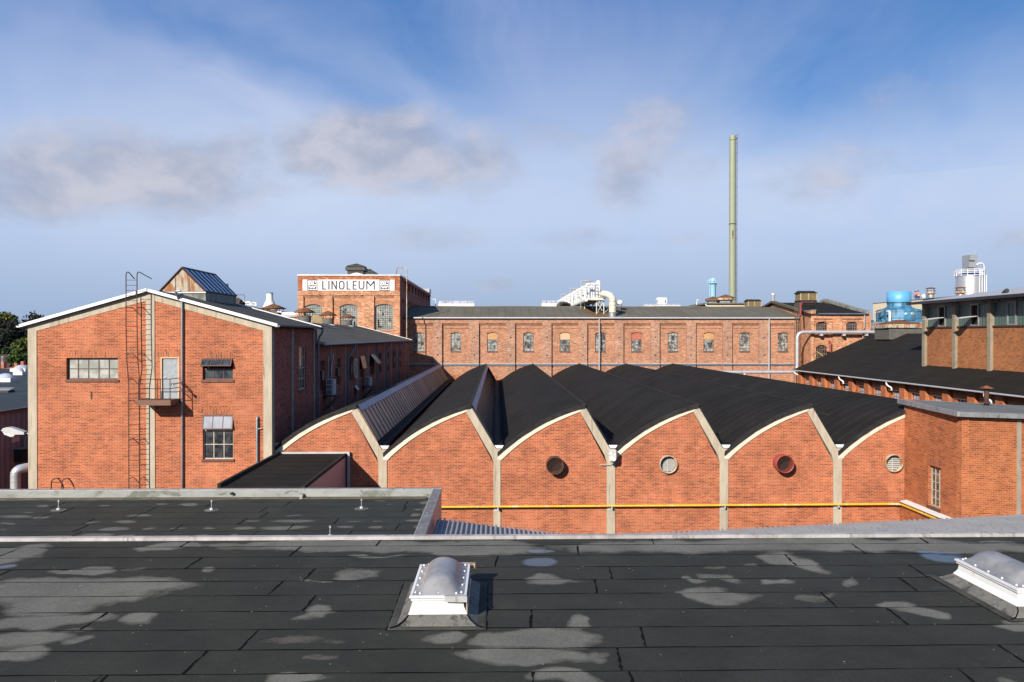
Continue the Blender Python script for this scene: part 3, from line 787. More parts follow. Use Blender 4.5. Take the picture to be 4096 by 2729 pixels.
# ------------------------------------------------------------------ low roof behind on the left
ZL = -5.75
low_b = thing('low_annex', 'low flat-roofed annex with a grey felt parapet in front of the gabled brick building', 'building', (-10, 24, -12))
def l2(x, y, rx, ry, k=1.0): return (x / 2.139, 1600 + y / 2.139, rx / 2.139 * 1.1, ry / 2.139 * 1.15, k)
def l4(x, y, rx, ry, k=1.0): return (1000 + x / 2.139, 1400 + y / 2.139, rx / 2.139 * 1.1, ry / 2.139 * 1.15, k)
ells2 = [l2(355, 907, 50, 8), l2(920, 903, 45, 5), l2(1400, 897, 60, 8), l2(1600, 897, 55, 10), l2(215, 960, 50, 3), l2(90, 1000, 130, 11), l2(335, 1002, 70, 8), l2(1150, 995, 90, 9),
         l2(20, 1057, 40, 5), l2(120, 1057, 60, 4), l2(730, 1048, 70, 5), l2(1030, 1048, 90, 10), l2(930, 1105, 110, 12), l2(20, 1113, 30, 4), l2(1260, 1102, 60, 8), l2(1500, 1105, 55, 5),
         l2(1745, 1103, 50, 5), l2(2060, 1098, 60, 9), l2(2140, 1040, 45, 6), l2(450, 1168, 120, 8), l2(790, 1160, 130, 16), l2(1060, 1162, 90, 10), l2(1660, 1158, 70, 6), l2(1960, 1152, 40, 6),
         l4(340, 1420, 70, 4), l4(350, 1467, 190, 11), l4(290, 1522, 210, 13), l4(750, 1521, 50, 8), l4(1070, 1518, 60, 6), l4(1060, 1470, 40, 3), l4(830, 1470, 40, 3), l4(1420, 1408, 40, 12),
         l4(1490, 1310, 45, 12), l4(1470, 1363, 50, 5), l4(1400, 1463, 80, 8), l4(1480, 1510, 70, 12), l4(1530, 1400, 30, 90, .7), l4(1180, 1320, 18, 3), l4(1110, 1295, 50, 5, .6), l4(700, 1262, 900, 5, .4), l2(1000, 852, 1400, 9, .5)]
roof_sheet('roof_surface', -24, -2.25, 20.7, 28.32, ZL, .07, ells2, [], M['roof_low'], low_b, .16)
sm = MB('xy'); y = 27.7; k = 0
rows2 = []
while y > 20.8:
    rows2.append(y); sm.add(*wavy((-24, y, ZL + .004), (-2.3, y, ZL + .004), ZL, .016, 40 + k, .01, .5, .6)); y -= .83; k += 1
rr = random.Random(9)
for k in range(len(rows2) - 1):
    x = -23 + rr.uniform(0, 3)
    while x < -3:
        sm.add(*wavy((x, rows2[k + 1], ZL + .008), (x + .05, rows2[k], ZL + .008), ZL, .03, k * 9 + int(x), .015, .14, .6)); x += rr.uniform(2.6, 5.5)
sm.build('felt_seam', M['seam'], low_b)['kind'] = 'stuff'
pa = MB()
pa.hexa([(-24, 28.25, ZL - .02), (-2.2, 28.25, ZL - .02), (-2.2, 28.62, ZL - .02), (-24, 28.62, ZL - .02), (-24, 28.46, -5.50), (-2.3, 28.46, -5.50), (-2.3, 28.62, -5.50), (-24, 28.62, -5.50)])
pa.hexa([(-2.42, 20.7, ZL - .02), (-2.22, 20.7, ZL - .02), (-2.22, 28.46, ZL - .02), (-2.42, 28.46, ZL - .02), (-2.30, 20.7, -5.53), (-2.22, 20.7, -5.53), (-2.22, 28.46, -5.53), (-2.30, 28.46, -5.53)])
pa.build('parapet', M['felt_parapet'], low_b)
ms_ = MB(); rr = random.Random(2)
ms_.hexa([(-24, 28.14, ZL), (-2.5, 28.14, ZL), (-2.5, 28.3, ZL), (-24, 28.3, ZL), (-24, 28.22, ZL + .035), (-2.5, 28.22, ZL + .035), (-2.5, 28.31, ZL + .05), (-24, 28.31, ZL + .05)])
ms_.build('moss_strip', M['moss'], low_b)
cp = MB(); cp.box(-2.27, -1.97, 20.7, 28.459, -5.53, -5.47)
for y in (22, 24.2, 26.4): cp.box(-2.275, -1.965, y, y + .05, -5.53, -5.464)
cp.build('coping', M['coping_dark'], low_b)
cp = MB(); cp.box(-24, -1.97, 28.46, 28.66, -5.52, -5.455)
for x in (-22, -16.6, -11.2, -5.8): cp.box(x, x + .05, 28.455, 28.665, -5.52, -5.449)
cp.build('coping', M['metal_grey'], low_b)
cw = MB(); cw.box(-24, -2.02, 20.7, 28.60, -12, ZL - .04); cw.build('wall', M['clad_red'], low_b)
ct = MB(); ct.box(-2.02, -1.99, 20.7, 28.60, -12, -5.535); ct.build('side_cladding', M['clad_purple'], low_b)
q = at(928, 1974, 28.30); o = MB(); o.lathe((q.x, 28.33, q.z), [(.001, -.10), (.05, -.10), (.05, 0)], 12, axis='Y'); o.lathe((q.x, 28.33, q.z), [(.03, -.105), (.001, -.10)], 12, axis='Y'); o.build('overflow_pipe', M['black_metal'], low_b)
q = at(1206, 1984, 28.25); o = MB(); o.box(q.x - .07, q.x + .07, 28.12, 28.34, q.z - .01, q.z + .07); o.box(q.x - .05, q.x + .05, 28.15, 28.34, q.z - .09, q.z - .012); o.build('overflow_box', M['metal_grey'], low_b)

names_a = ['leftmost silver fall-protection post on the low felt roof', 'silver fall-protection post on the low roof in front of the wall ladder', 'silver fall-protection post on the low roof nearest its right-hand coping', 'silver fall-protection post half hidden behind the edge of the near roof']
for (x, y), nm in zip(((234, 2041), (846, 2041), (1446, 2035), (1320, 2149)), names_a):
    q = atZ(x, y, ZL)
    t = thing('anchor_post', nm, 'anchor post', q, 'fall-protection posts on the low roof')
    b = MB(); b.lathe(q, [(.001, .016), (.20, .012), (.235, .005)], 18); b.build('base_disc', M['felt_skirt'], t)
    b = MB(); b.lathe(q, [(.06, .01), (.055, .07), (.001, .075)], 12); b.build('socket', M['plastic_grey'], t)
    b = MB(); b.tube([q + Vector((0, 0, .06)), q + Vector((0, 0, .27))], .011, 6); b.build('rod', M['steel'], t)
    b = MB(); b.tube([q + Vector((.025 * math.cos(a * PI / 5), 0, .295 + .025 * math.sin(a * PI / 5))) for a in range(11)], .008, 5, caps=False); b.build('eyelet', M['steel'], t)

# ------------------------------------------------------------------ ladder head rising beside the low roof
t = thing('roof_ladder', 'rusty ladder head with two hooked rails rising behind the parapet at lower left', 'ladder', at(250, 1960, 29.2))
for x0 in (205, 247):
    p = [at(x0, 1990, 29.2), at(x0, 1925, 29.2), at(x0 + 10, 1916, 29.2), at(x0 + 26, 1912, 29.25), at(x0 + 40, 1928, 29.6), at(x0 + 50, 1950, 29.9), at(x0 + 50, 1990, 29.9)]
    b = MB(); b.tube(bend(p, .12, 3), .022, 6); b.build('rail', M['rust_steel'], t)
b = MB()
for y in (1930, 1957): b.tube([at(205, y, 29.2), at(247, y, 29.2)], .012, 5)
b.build('rung', M['rust_steel'], t)

# ------------------------------------------------------------------ corrugated canopies (trapezoidal sheet, ribs run away from the camera)
def corrugated(name, x0, z0, x1, z1, y0, y1, pitch, h, label):
    t = thing('canopy', label, 'canopy', ((x0 + x1) / 2, (y0 + y1) / 2, min(z0, z1) - .1), 'corrugated canopies behind the near roof')
    n = int(round((x1 - x0) / pitch)); prof = []
    for i in range(n):
        for (f, hh) in ((0, 0), (.40, 0), (.56, h), (.76, h), (.94, 0)):
            x = x0 + (i + f) * (x1 - x0) / n; prof.append((x, z0 + (z1 - z0) * (x - x0) / (x1 - x0) + hh))
    prof.append((x1, z1))
    m = MB(); k = len(prof)
    vs = [(a, y0, b) for a, b in prof] + [(a, y1, b) for a, b in prof] + [(a, y0, b - .006) for a, b in prof] + [(a, y1, b - .006) for a, b in prof]
    fs = []
    for i in range(k - 1):
        fs += [(i, i + 1, i + 1 + k, i + k), (2 * k + i, 3 * k + i, 3 * k + i + 1, 2 * k + i + 1), (i + k, i + 1 + k, i + 1 + 3 * k, i + 3 * k)]
    m.add(vs, fs); m.build('roof_sheet', M['sheet'], t)
    m = MB()
    for y in (y0 + .3, (y0 + y1) / 2, y1 - .4): m.hexa([(x0, y, z0 - .16), (x1, y, z1 - .16), (x1, y + .08, z1 - .16), (x0, y + .08, z0 - .16), (x0, y, z0 - .012), (x1, y, z1 - .012), (x1, y + .08, z1 - .012), (x0, y + .08, z0 - .012)])
    m.build('purlin', M['metal_grey'], t)
    m = MB()
    for x, z in ((x0 + .15, z0 - .1), (x1 - .15, z1 - .1)):
        for y in (y0 + .34, y1 - .36): m.box(x - .05, x + .05, y - .05, y + .05, -12, z - .07)
    m.build('column', M['metal_grey'], t)
    return t
corrugated('canopy', -1.93, -5.90, 2.72, -6.50, 20.75, 25.6, .150, .075, 'dark grey corrugated canopy sloping down to the right beside the low annex')
corrugated('canopy', 2.80, -6.51, 22.0, -5.68, 20.75, 25.6, .175, .085, 'light grey corrugated canopy rising to the right behind the near roof edge')

# ------------------------------------------------------------------ shed with a black felt roof in front of the first saw-tooth bay
t = thing('shed', 'low shed with sloping black felt roof and purple cladding against the first brick bay', 'shed', (-8.5, 33, -12))
zs = -5.44
m = MB()
m.poly3([(-10.02, 36.95, zs), (-9.98, 28.9, zs - .03), (-6.98, 28.9, zs - .03), (-6.96, 36.95, zs)], .06); m.build('roof', M['felt_black'], t)
m = MB(); m.box(-10.10, -9.98, 28.9, 36.9, zs - .2, zs + .10); m.box(-7.06, -6.94, 28.86, 36.9, zs - .11, zs + .015); m.build('roof_edge', M['felt_edge'], t)
m = MB(); m.box(-10.02, -6.90, 36.86, 36.97, zs - .02, zs + .075); m.box(-6.90, -6.80, 36.80, 36.97, -12, zs + .075); m.build('flashing', M['metal_light'], t)
m = MB(); m.box(-10.0, -6.98, 28.95, 36.9, -12, zs - .07); m.build('wall', M['clad_purple'], t)
# ================================================================== gabled brick building on the left
YG = 36.4
G = front(YG)
gb = thing('gabled_building', 'red brick building with a shallow gable, concrete frame and white verge, on the left', 'building', (-15.8, 40, -12))
def gp(x, y, d=0): return G.px(x, y, d)
bl = -12.0
ul = gp(148, 1500)[0]; ur = gp(1054, 1500)[0]; umL = gp(586, 1500)[0]; umR = gp(620, 1500)[0]
oL = gp(113, 1500)[0]; oR = gp(1088, 1500)[0]
vzL = gp(148, 1324)[1]; vzM = gp(600, 1202)[1]; vzR = gp(1054, 1323)[1]
topL = gp(113, 1306)[1]; topM = gp(603, 1172)[1]; topR = gp(1088, 1305)[1]; uM = gp(603, 1300)[0]
W1 = rectpx(G, 265.5, 1432.5, 472, 1519); W2 = rectpx(G, 810, 1434, 932, 1520); W3 = rectpx(G, 811, 1660, 933, 1838); DR = rectpx(G, 645, 1431, 714, 1597)
def hole(r): return [(r[0], r[1]), (r[2], r[1]), (r[2], r[3]), (r[0], r[3])]
m = MB(); m.slab(G, [(ul, bl), (umL, bl), (umL, vzM - .02), (ul, vzL)], [hole(W1)], -.3, 0); m.build('wall', M['brick_red'], gb)
m = MB(); m.slab(G, [(umR, bl), (ur, bl), (ur, vzR), (umR, vzM - .02)], [hole(W2), hole(W3), hole(DR)], -.3, 0); m.build('wall', M['brick_red'], gb)
for (a, b, tz) in ((oL, ul, None), (umL, umR, None), (ur, oR, None)):
    m = MB()
    if a == oL: m.slab(G, [(a, bl), (b, bl), (b, vzL), (a, topL)], (), -.4, .03)
    elif a == umL: m.slab(G, [(a, bl), (b, bl), (b, vzM + .38), (uM, topM), (a, vzM + .38)], (), -.3, .035)
    else: m.slab(G, [(a, bl), (b, bl), (b, topR), (a, vzR)], (), -.4, .03)
    m.build('pillar', M['concrete'], gb)
m = MB(); m.slab(G, [(ul, vzL), (umL, vzM - .02), (umL, vzM + .38), (oL, topL)], (), -.3, .02); m.build('beam', M['concrete'], gb)
m = MB(); m.slab(G, [(umR, vzM - .02), (ur, vzR), (oR, topR), (umR, vzM + .38)], (), -.3, .02); m.build('beam', M['concrete'], gb)
for r in (W1, W2, W3, DR):
    e = .03 if r is not DR else .25
    m = MB(); m.slab(G, [(r[0] - (.02 if r is not DR else .35), r[3] + .003), (r[2] + .02, r[3] + .003), (r[2] + .02, r[3] + .36), (r[0] - (.02 if r is not DR else .35), r[3] + .36)], (), -.02, .004); m.build('lintel', M['soldier'], gb)
window(gb, G, W1, 5, 2, fm='frame_brown', gm='glass_grey', set_=.12, fw=.06, bw=.035)
w2 = (W2[0], W2[1], W2[2], (W2[1] + W2[3]) / 2 + .02)
window(gb, G, w2, 3, 1, fm='frame_brown', gm='glass_dark', set_=.12, fw=.06, bw=.035)
def tilted(parent, F, r, cols, ang, gm, fm, set_=.05, hinge='top'):
    """a casement hinged along its top edge, swung outwards"""
    u0, v0, u1, v1 = r; h = v1 - v0
    X = F.x; D = (-ZU * math.cos(ang) + F.n * math.sin(ang)); Nn = (F.n * math.cos(ang) + ZU * math.sin(ang))
    o = F.p(u0, v1, -set_)
    def q(a, b, c): return o + X * a + D * b + Nn * c
    def bx(mb, a0, a1, b0, b1, c0, c1): mb.hexa([q(a0, b0, c0), q(a1, b0, c0), q(a1, b0, c1), q(a0, b0, c1), q(a0, b1, c0), q(a1, b1, c0), q(a1, b1, c1), q(a0, b1, c1)])
    L = u1 - u0; m = MB()
    bx(m, 0, L, 0, .05, 0, .04); bx(m, 0, L, h - .05, h, 0, .04); bx(m, 0, .05, .05, h - .05, 0, .04); bx(m, L - .05, L, .05, h - .05, 0, .04)
    for i in range(1, cols): bx(m, L * i / cols - .015, L * i / cols + .015, .05, h - .05, .003, .036)
    wf = m.build('open_window', M[fm], parent)
    m = MB(); bx(m, .02, L - .02, .02, h - .02, .014, .02); m.build('pane', M[gm], wf)
    return wf
tilted(gb, G, (W2[0] - .03, (W2[1] + W2[3]) / 2 + .06, W2[2] - .02, W2[3] - .03), 3, R(34), 'glass_dark', 'frame_brown', -.0)
m = MB(); m.fb(G, W2[0], W2[2], (W2[1] + W2[3]) / 2 + .02, W2[3], -.29, -.27); m.build('painted_dark_interior', M['black'], gb)  # black sheet standing in for the shade inside the open window
w3 = (W3[0], W3[1], W3[2], W3[1] + (W3[3] - W3[1]) * .66)
window(gb, G, w3, 3, 2, fm='frame_light', gm='glass_dark', set_=.12, fw=.05, bw=.035)
tilted(gb, G, (W3[0] + .0, W3[1] + (W3[3] - W3[1]) * .67, W3[2] - .0, W3[3] - .03), 3, R(14), 'glass_tilt', 'frame_brown', .06)
m = MB(); m.fb(G, DR[0], DR[2], DR[1], DR[3], -.12, -.06); dd = m.build('door', M['galv'], gb)
m = MB(); m.slab(G, hole((DR[0] - .03, DR[1], DR[2] + .03, DR[3] + .03)), [[(DR[0] + .03, DR[1] + .001), (DR[2] - .03, DR[1] + .001), (DR[2] - .03, DR[3] - .03), (DR[0] + .03, DR[3] - .03)]], -.06, .01); m.build('door_frame', M['board_pale'], dd)
m = MB(); m.fb(G, DR[0] + .08, DR[0] + .20, DR[1] + .95, DR[1] + .99, -.06, -.02); m.build('handle', M['steel'], dd)
m = MB(); u_, v_ = gp(366, 1582); m.fb(G, u_ - .03, u_ + .03, v_ - .17, v_ + .17, 0, .02); m.build('wall_plate', M['rust_steel'], gb)

# roof: two slopes, both blocks share the ridge line X = XR
XR = gp(594, 1300)[0]; YB1 = 45.3; YF = YG - .20
zr = at(594, 1158, YF).z; xe = at(1108, 1300, YF).x; ze = at(1108, 1300, YF).z; xw = at(77, 1300, YF).x; zw = at(77, 1302, YF).z
slope = (zr - ze) / (xe - XR)
m = MB('xy')
m.poly3([(XR, YF, zr), (xe, YF, ze), (xe, YB1, ze), (XR, YB1, zr)], .10); m.poly3([(XR, YF, zr), (XR, YB1, zr), (xw, YB1, zw), (xw, YF, zw)], .10)
m.build('roof', M['felt_side'], gb)
def verge(parent, y0, y1, a, b, up, dn, mat='metal_white', name='verge'):
    m = MB()
    for p, q in ((a, b),):
        m.hexa([(p[0], y0, p[1] - dn), (q[0], y0, q[1] - dn), (q[0], y1, q[1] - dn), (p[0], y1, p[1] - dn), (p[0], y0, p[1] + up), (q[0], y0, q[1] + up), (q[0], y1, q[1] + up), (p[0], y1, p[1] + up)])
    return m.build(name, M[mat], parent)
verge(gb, YF - .03, YF + .08, (XR, zr), (xe + .02, ze), .05, .09); verge(gb, YF - .03, YF + .08, (xw, zw), (XR, zr), .05, .09)
verge(gb, YF + .082, YF + .40, (XR, zr), (xe, ze), -.102, .14, 'concrete_dark', 'soffit'); verge(gb, YF + .082, YF + .40, (xw, zw), (XR, zr), -.102, .14, 'concrete_dark', 'soffit')
verge(gb, YB1 - .06, YB1 + .05, (XR, zr), (xe + .0, ze), .05, .12)
def half_gutter(parent, x, z, y0, y1, r=.08, mat='gutter', side=1):
    m = MB(); n = 6; vs = []
    for y in (y0, y1):
        for k in range(n + 1):
            a = PI + PI * k / n; vs.append((x + r * math.cos(a), y, z + r * math.sin(a)))
    for y in (y0, y1):
        for k in range(n + 1):
            a = PI + PI * k / n; vs.append((x + (r - .012) * math.cos(a), y, z + (r - .012) * math.sin(a)))
    k1 = n + 1
    fs = [(i, i + 1, i + 1 + k1, i + k1) for i in range(n)] + [(i + 2 * k1, i + 3 * k1, i + 1 + 3 * k1, i + 1 + 2 * k1) for i in range(n)]
    m.add(vs, fs)
    m.add([vs[i] for i in range(k1)], [tuple(range(k1))]); m.add([vs[k1 + i] for i in range(k1)], [tuple(range(k1))])
    return m.build('gutter', M[mat], parent)
half_gutter(gb, xe + .07, ze - .02, YF - .02, YB1 + .05); half_gutter(gb, xw - .07, zw - .02, YF - .02, YB1, mat='metal_light')
# right flank of the front block
XS = oR
SF = side_right(XS)
def sp(x, y, d=0): return SF.px(x, y, d)
WS = rectpx(SF, 1196, 1387, 1227.5, 1558)
zt = ze - .12
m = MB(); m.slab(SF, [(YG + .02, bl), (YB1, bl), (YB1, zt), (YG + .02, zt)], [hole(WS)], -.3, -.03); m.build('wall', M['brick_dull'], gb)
m = MB()
for x in (1170, 1257): 
    u = sp(x, 1500)[0]; m.fb(SF, u - .16, u + .16, bl, zt, -.05, .02)
m.build('pilaster', M['concrete_dark'], gb)
m = MB(); m.fb(SF, YG - .026, YG + .38, bl, zt, -.1, .004); m.build('pilaster', M['concrete_dark'], gb)
window(gb, SF.sh(-.03), WS, 3, 4, fm='frame_light', gm='glass_warm', set_=.08, fw=.05, bw=.04)
m = MB(); u = YB1 - .12
m.tube(bend([(xe + .07, YB1 - .02, ze - .06), (xe + .07, YB1 - .02, ze - .30), (XS + .13, YB1 - .05, ze - .62), (XS + .13, YB1 - .05, -11.9)], .2), .055, 8)
m.build('downpipe', M['gutter'], gb)
m = MB(); m.box(XR - 6.0, XS - .3, YB1 - .3, YB1, bl, ze - .15); m.build('wall', M['brick_dull'], gb)
m = MB(); m.slab(front(YB1), [(oL, bl), (XS, bl), (XS, ze - .14), (XR, zr - .14), (oL, zw - .14)], (), -.2, 0); m.build('wall', M['brick_dull'], gb)
m = MB(); m.slab(side_left(oL), [(YG + .02, bl), (YB1, bl), (YB1, zw - .15), (YG + .02, zw - .15)], (), -.3, 0); m.build('wall', M['brick_dull'], gb)
# drainpipes on the gable
m = MB(); fp = G.sh(.10)
pts = [fp.p(*fp.px(728, 1180)), fp.p(*fp.px(727, 1952))]
m.tube([pts[0] + Vector((0, 0, 0)), pts[1] + Vector((0, 0, -6))], .045, 8)
m.tube(bend([fp.p(*fp.px(728, 1212)) + Vector((0, 0, 0)), fp.p(*fp.px(718, 1206)), fp.p(*fp.px(718, 1168), .45), fp.p(*fp.px(738, 1166), .45)], .06, 3), .05, 8)
m.lathe(fp.p(*fp.px(729, 1184), .12), [(.045, -.12), (.10, .0), (.10, .12)], 10)
for y in (1245, 1385, 1540, 1755): m.tube([fp.p(*fp.px(727.5, y)) + Vector((0, 0, -.02)), fp.p(*fp.px(727.5, y)) + Vector((0, 0, .02))], .06, 8)
m.build('downpipe', M['zinc'], gb)
m = MB(); m.tube(bend([fp.p(*fp.px(1028, 1990)), fp.p(*fp.px(1028, 1672)), fp.p(*fp.px(1031, 1668), -.12)], .08, 3), .05, 8)
m.tube([fp.p(*fp.px(1028, 1717)), fp.p(*fp.px(1046, 1714))], .02, 6); m.build('vent_pipe', M['zinc'], gb)

# ------------------------------------------------------------------ triangular roof lantern
YA, YZ = 40.0, 44.7
ax = at(729, 1071, YA); lft = at(640, 1165, YA); rgt = at(824, 1166, YA)
t = thing('roof_lantern', 'ridged glass roof lantern with rust-streaked triangular end on the gabled building', 'roof lantern', (ax.x, 42, lft.z - .4))
FA = front(YA)
m = MB(); m.slab(FA, [(lft.x + .06, lft.z), (rgt.x - .06, rgt.z), (ax.x, ax.z - .06)], (), -.05, 0); m.build('end_panel', M['rust_mix'], t)
m = MB()
for p, q in ((lft, ax), (ax, rgt)):
    m.tube([p + Vector((0, -.03, 0)), q + Vector((0, -.03, 0))], .05, 4)
for k in (-.33, .33): m.fb(FA, ax.x + k - .015, ax.x + k + .015, lft.z, ax.z - .5, 0, .012)
m.build('rim', M['rust_steel'], t)
dY = Vector((0, YZ - YA, 0))
for s_, b_ in ((1, rgt), (-1, lft)):
    m = MB(); m.poly3([ax, b_, b_ + dY, ax + dY], .03); gl = m.build('glazing', M['glass_sky'], t)
    m = MB()
    for i in range(8):
        o_ = Vector((0, (YZ - YA) * i / 7, .02)); m.tube([ax + o_, b_ + o_], .028, 4)
    m.tube([b_ + Vector((0, 0, .01)), b_ + dY + Vector((0, 0, .01))], .04, 4)
    m.build('glazing_bar', M['black_metal'], gl)
m = MB(); m.tube([ax + Vector((0, -.03, .02)), ax + dY + Vector((0, 0, .02))], .04, 4); m.build('ridge_cap', M['black_metal'], t)
zb = lambda x: zr - abs(x - XR) * slope
m = MB(); x0, x1 = lft.x + .1, rgt.x - .02
m.hexa([(x0, YA + .02, zb(x0) - .1), (x1, YA + .02, zb(x1) - .1), (x1, YZ, zb(x1) - .1), (x0, YZ, zb(x0) - .1), (x0, YA + .02, lft.z - .02), (x1, YA + .02, lft.z - .02), (x1, YZ, lft.z - .02), (x0, YZ, lft.z - .02)])
m.build('curb', M['felt_parapet'], t)
m = MB(); m.box(x0 - .02, x1 + .02, YA - .05, YA + .019, lft.z - .10, lft.z - .03); m.build('flashing', M['metal_light'], t)

# ------------------------------------------------------------------ long wall ladder with stand-off brackets
t = thing('wall_ladder', 'tall rusty iron ladder fixed to the brick gable, rising above the roof', 'ladder', G.p(gp(520, 1900)[0], bl, .5))
SU, SL = .66, .46
FU, FL = G.sh(SU), G.sh(SL)
for xt, xl, hx in ((504, 515, 524), (548, 559, 594)):
    dx_ = 0 if xt == 504 else 1
    m = MB()
    top = FU.p(*FU.px(xt + 1, 1090))
    hook = [FU.p(*FU.px(hx, 1114), -.35), FU.p(*FU.px(xt + 8, 1089), -.08), FU.p(*FU.px(xt + 3, 1088)), FU.p(*FU.px(xt, 1100))]
    m.tube(bend(hook, .1, 3) + [FU.p(*FU.px(xt, 1300)), FU.p(*FU.px(xt + 3, 1440)), FL.p(*FL.px(xl, 1530)), FL.p(*FL.px(xl, 1960)) + Vector((0, 0, -3.5))], .022, 6)
    m.build('rail', M['rust_steel'], t)
m = MB(); y = 1121
while y < 1960:
    if y < 1440: F_, a, b = FU, 504, 548
    elif y < 1530:
        k = (y - 1440) / 90; F_ = G.sh(SU + (SL - SU) * k); a, b = 507 + 8 * k, 551 + 8 * k
    else: F_, a, b = FL, 515, 559
    m.tube([F_.p(*F_.px(a, y)), F_.p(*F_.px(b, y))], .011, 5); y += 20.6
m.build('rung', M['rust_steel'], t)
m = MB()
for y, F_, s_, xs in ((1230, FU, SU, (504, 548)), (1418, FU, SU, (506, 550)), (1520, FL, SL, (514,)), (1605, FL, SL, (515,)), (1760, FL, SL, (515, 559)), (1917, FL, SL, (515, 559))):
    for x in xs:
        p = F_.p(*F_.px(x, y)); m.tube([p, p + Vector((0, s_ * .9, .015)), p + Vector((0, s_, -.0))], .018, 5)
m.build('bracket', M['rust_steel'], t)

# ------------------------------------------------------------------ balcony landing
DB = 1.05; FB = G.sh(DB)
bu0 = FB.px(546, 1611)[0]; bu1 = FB.px(682, 1611)[0]; bz1 = FB.px(614, 1601)[1]; bz0 = bz1 - .235
t = thing('landing_platform', 'brown steel landing with tube railings below the grey door on the gable', 'balcony', G.p((bu0 + bu1) / 2, bz0, DB / 2))
m = MB(); m.fb(G, bu0, bu1, bz0, bz1, DB - .02, DB); m.fb(G, bu1 - .02, bu1, bz0, bz1, .02, DB - .021); m.fb(G, bu0, bu0 + .02, bz0, bz1, .02, DB - .021); m.build('fascia', M['brown_fascia'], t)
m = MB(); m.fb(G, bu0 + .021, bu1 - .021, bz1 - .06, bz1 - .01, .01, DB - .021); m.build('deck', M['rust_steel'], t)
m = MB(); um = (bu0 + bu1) / 2
for u in (bu0 + .08, um + .15, bu1 - .45, bu1 - .03):
    m.tube([FB.p(u, bz1, -.03), FB.p(u, bz1 + .92, -.03)], .018, 6)
for z in (.92, .50):
    m.tube(bend([G.p(bu0 + .1, bz1 + z, DB - .03), G.p(bu1 - .03, bz1 + z, DB - .03), G.p(bu1 - .03, bz1 + z + .0, .05)], .08, 3), .018, 6)
m.build('railing', M['rust_steel'], t)
m = MB(); p = FB.p(*FB.px(690, 1538)); m.tube([p, G.p(gp(727, 1530)[0], p.z + .03, .15)], .03, 6); m.lathe(p, [(.06, -.03), (.06, .03), (.001, .04)], 10, axis='Y'); m.build('spotlight', M['plastic_grey'], t)

# ------------------------------------------------------------------ street-type lamp and silver duct at the left corner
t = thing('wall_lamp', 'pale grey street-style lamp head reaching left from the gable corner', 'lamp', at(108, 1739, YG + .1))
Fl = front(YG + .1)
m = MB()
top = [(12, 1722), (20, 1712), (36, 1708), (52, 1710), (103, 1727), (104, 1737), (60, 1737), (20, 1725)]
m.slab(Fl, [Fl.px(*p) for p in top], (), -.16, .16)
m.build('housing', M['plastic_grey'], t)
m = MB(); m.slab(Fl, [Fl.px(*p) for p in ((17, 1726), (60, 1737.5), (67, 1738), (58, 1746), (48, 1746.5), (24, 1737))], (), -.13, .13); m.build('lens', M['lens'], t)
m = MB(); m.tube([at(103, 1733, YG + .1), at(118, 1736, YG + .1)], .03, 6); m.build('arm', M['metal_light'], t)
t = thing('silver_duct', 'bright silver elbow duct coming round the left corner of the gabled building', 'duct', at(60, 1954, 36.9))
a = at(62, 1954, 36.9); r_ = .215
pp = [a + Vector((0, 0, -6)), a + Vector((0, 0, .55)), at(62, 1880, 36.9), at(125, 1874, 37.6), at(160, 1869, 38.2)]
m = MB(); m.tube(bend([a + Vector((0, 0, -6)), at(62, 1882, 36.9), at(80, 1874, 37.1) + Vector((.25, .1, .02)), Vector((oL - .02, 38.3, at(110, 1860, 38.3).z))], .75, 7), r_, 18); m.build('pipe', M['steel'], t)
m = MB()
for y in (1928, 1905, 1890): q = at(62, y, 36.9); m.tube([q + Vector((0, 0, -.008)), q + Vector((0, 0, .008))], r_ + .006, 18)
m.build('joint_band', M['metal_grey'], t)

# ================================================================== long low wing behind it, seen along its shaded flank
Y0, Y1 = YB1 + .02, 90.4
P0 = at(1262, 1500, Y0); P1 = at(1635, 1500, Y1)
lw = thing('side_wing', 'long low brick wing in shade with grey felt roof, running back to the sign tower', 'building', (-13, 68, -12))
dirv = Vector((P1.x - P0.x, Y1 - Y0, 0)); LEN = dirv.length; dirv.normalize()
LFm = Fr((P0.x, Y0, 0), dirv, (dirv.y, -dirv.x, 0))
zE = -.50
def lpx(x0, y0, x1, y1): return rectpx(LFm, x0, y0, x1, y1)
z8 = lambda a, b: (1080 + a / 3.92, 1280 + b / 3.92)
wr = []
xsl = [(760, 865), (1020, 1108), (1228, 1305), (1408, 1478), (1568, 1635), (1700, 1750), (1815, 1862), (1922, 1962), (2015, 2052)]
zt0 = LFm.px(*z8(812, 640))[1]; zb0 = LFm.px(*z8(812, 1105))[1]
for (a, b) in xsl:
    ua = LFm.px(z8(a, 0)[0], 1450)[0]; ub = LFm.px(z8(b, 0)[0], 1450)[0]
    wr.append((ua, zb0, ub, zt0))
small = (LFm.px(z8(1320, 0)[0], 1560)[0], LFm.px(*z8(1345, 1205))[1], LFm.px(z8(1355, 0)[0], 1560)[0], LFm.px(*z8(1345, 1030))[1])
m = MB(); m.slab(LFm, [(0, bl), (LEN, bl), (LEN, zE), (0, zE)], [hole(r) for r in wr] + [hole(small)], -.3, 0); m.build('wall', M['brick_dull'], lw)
kinds = ['glass_warm', 'glass_warm', 'glass_warm', 'open', 'wide', 'glass_warm', 'glass_warm', 'glass_warm', 'glass_dark']
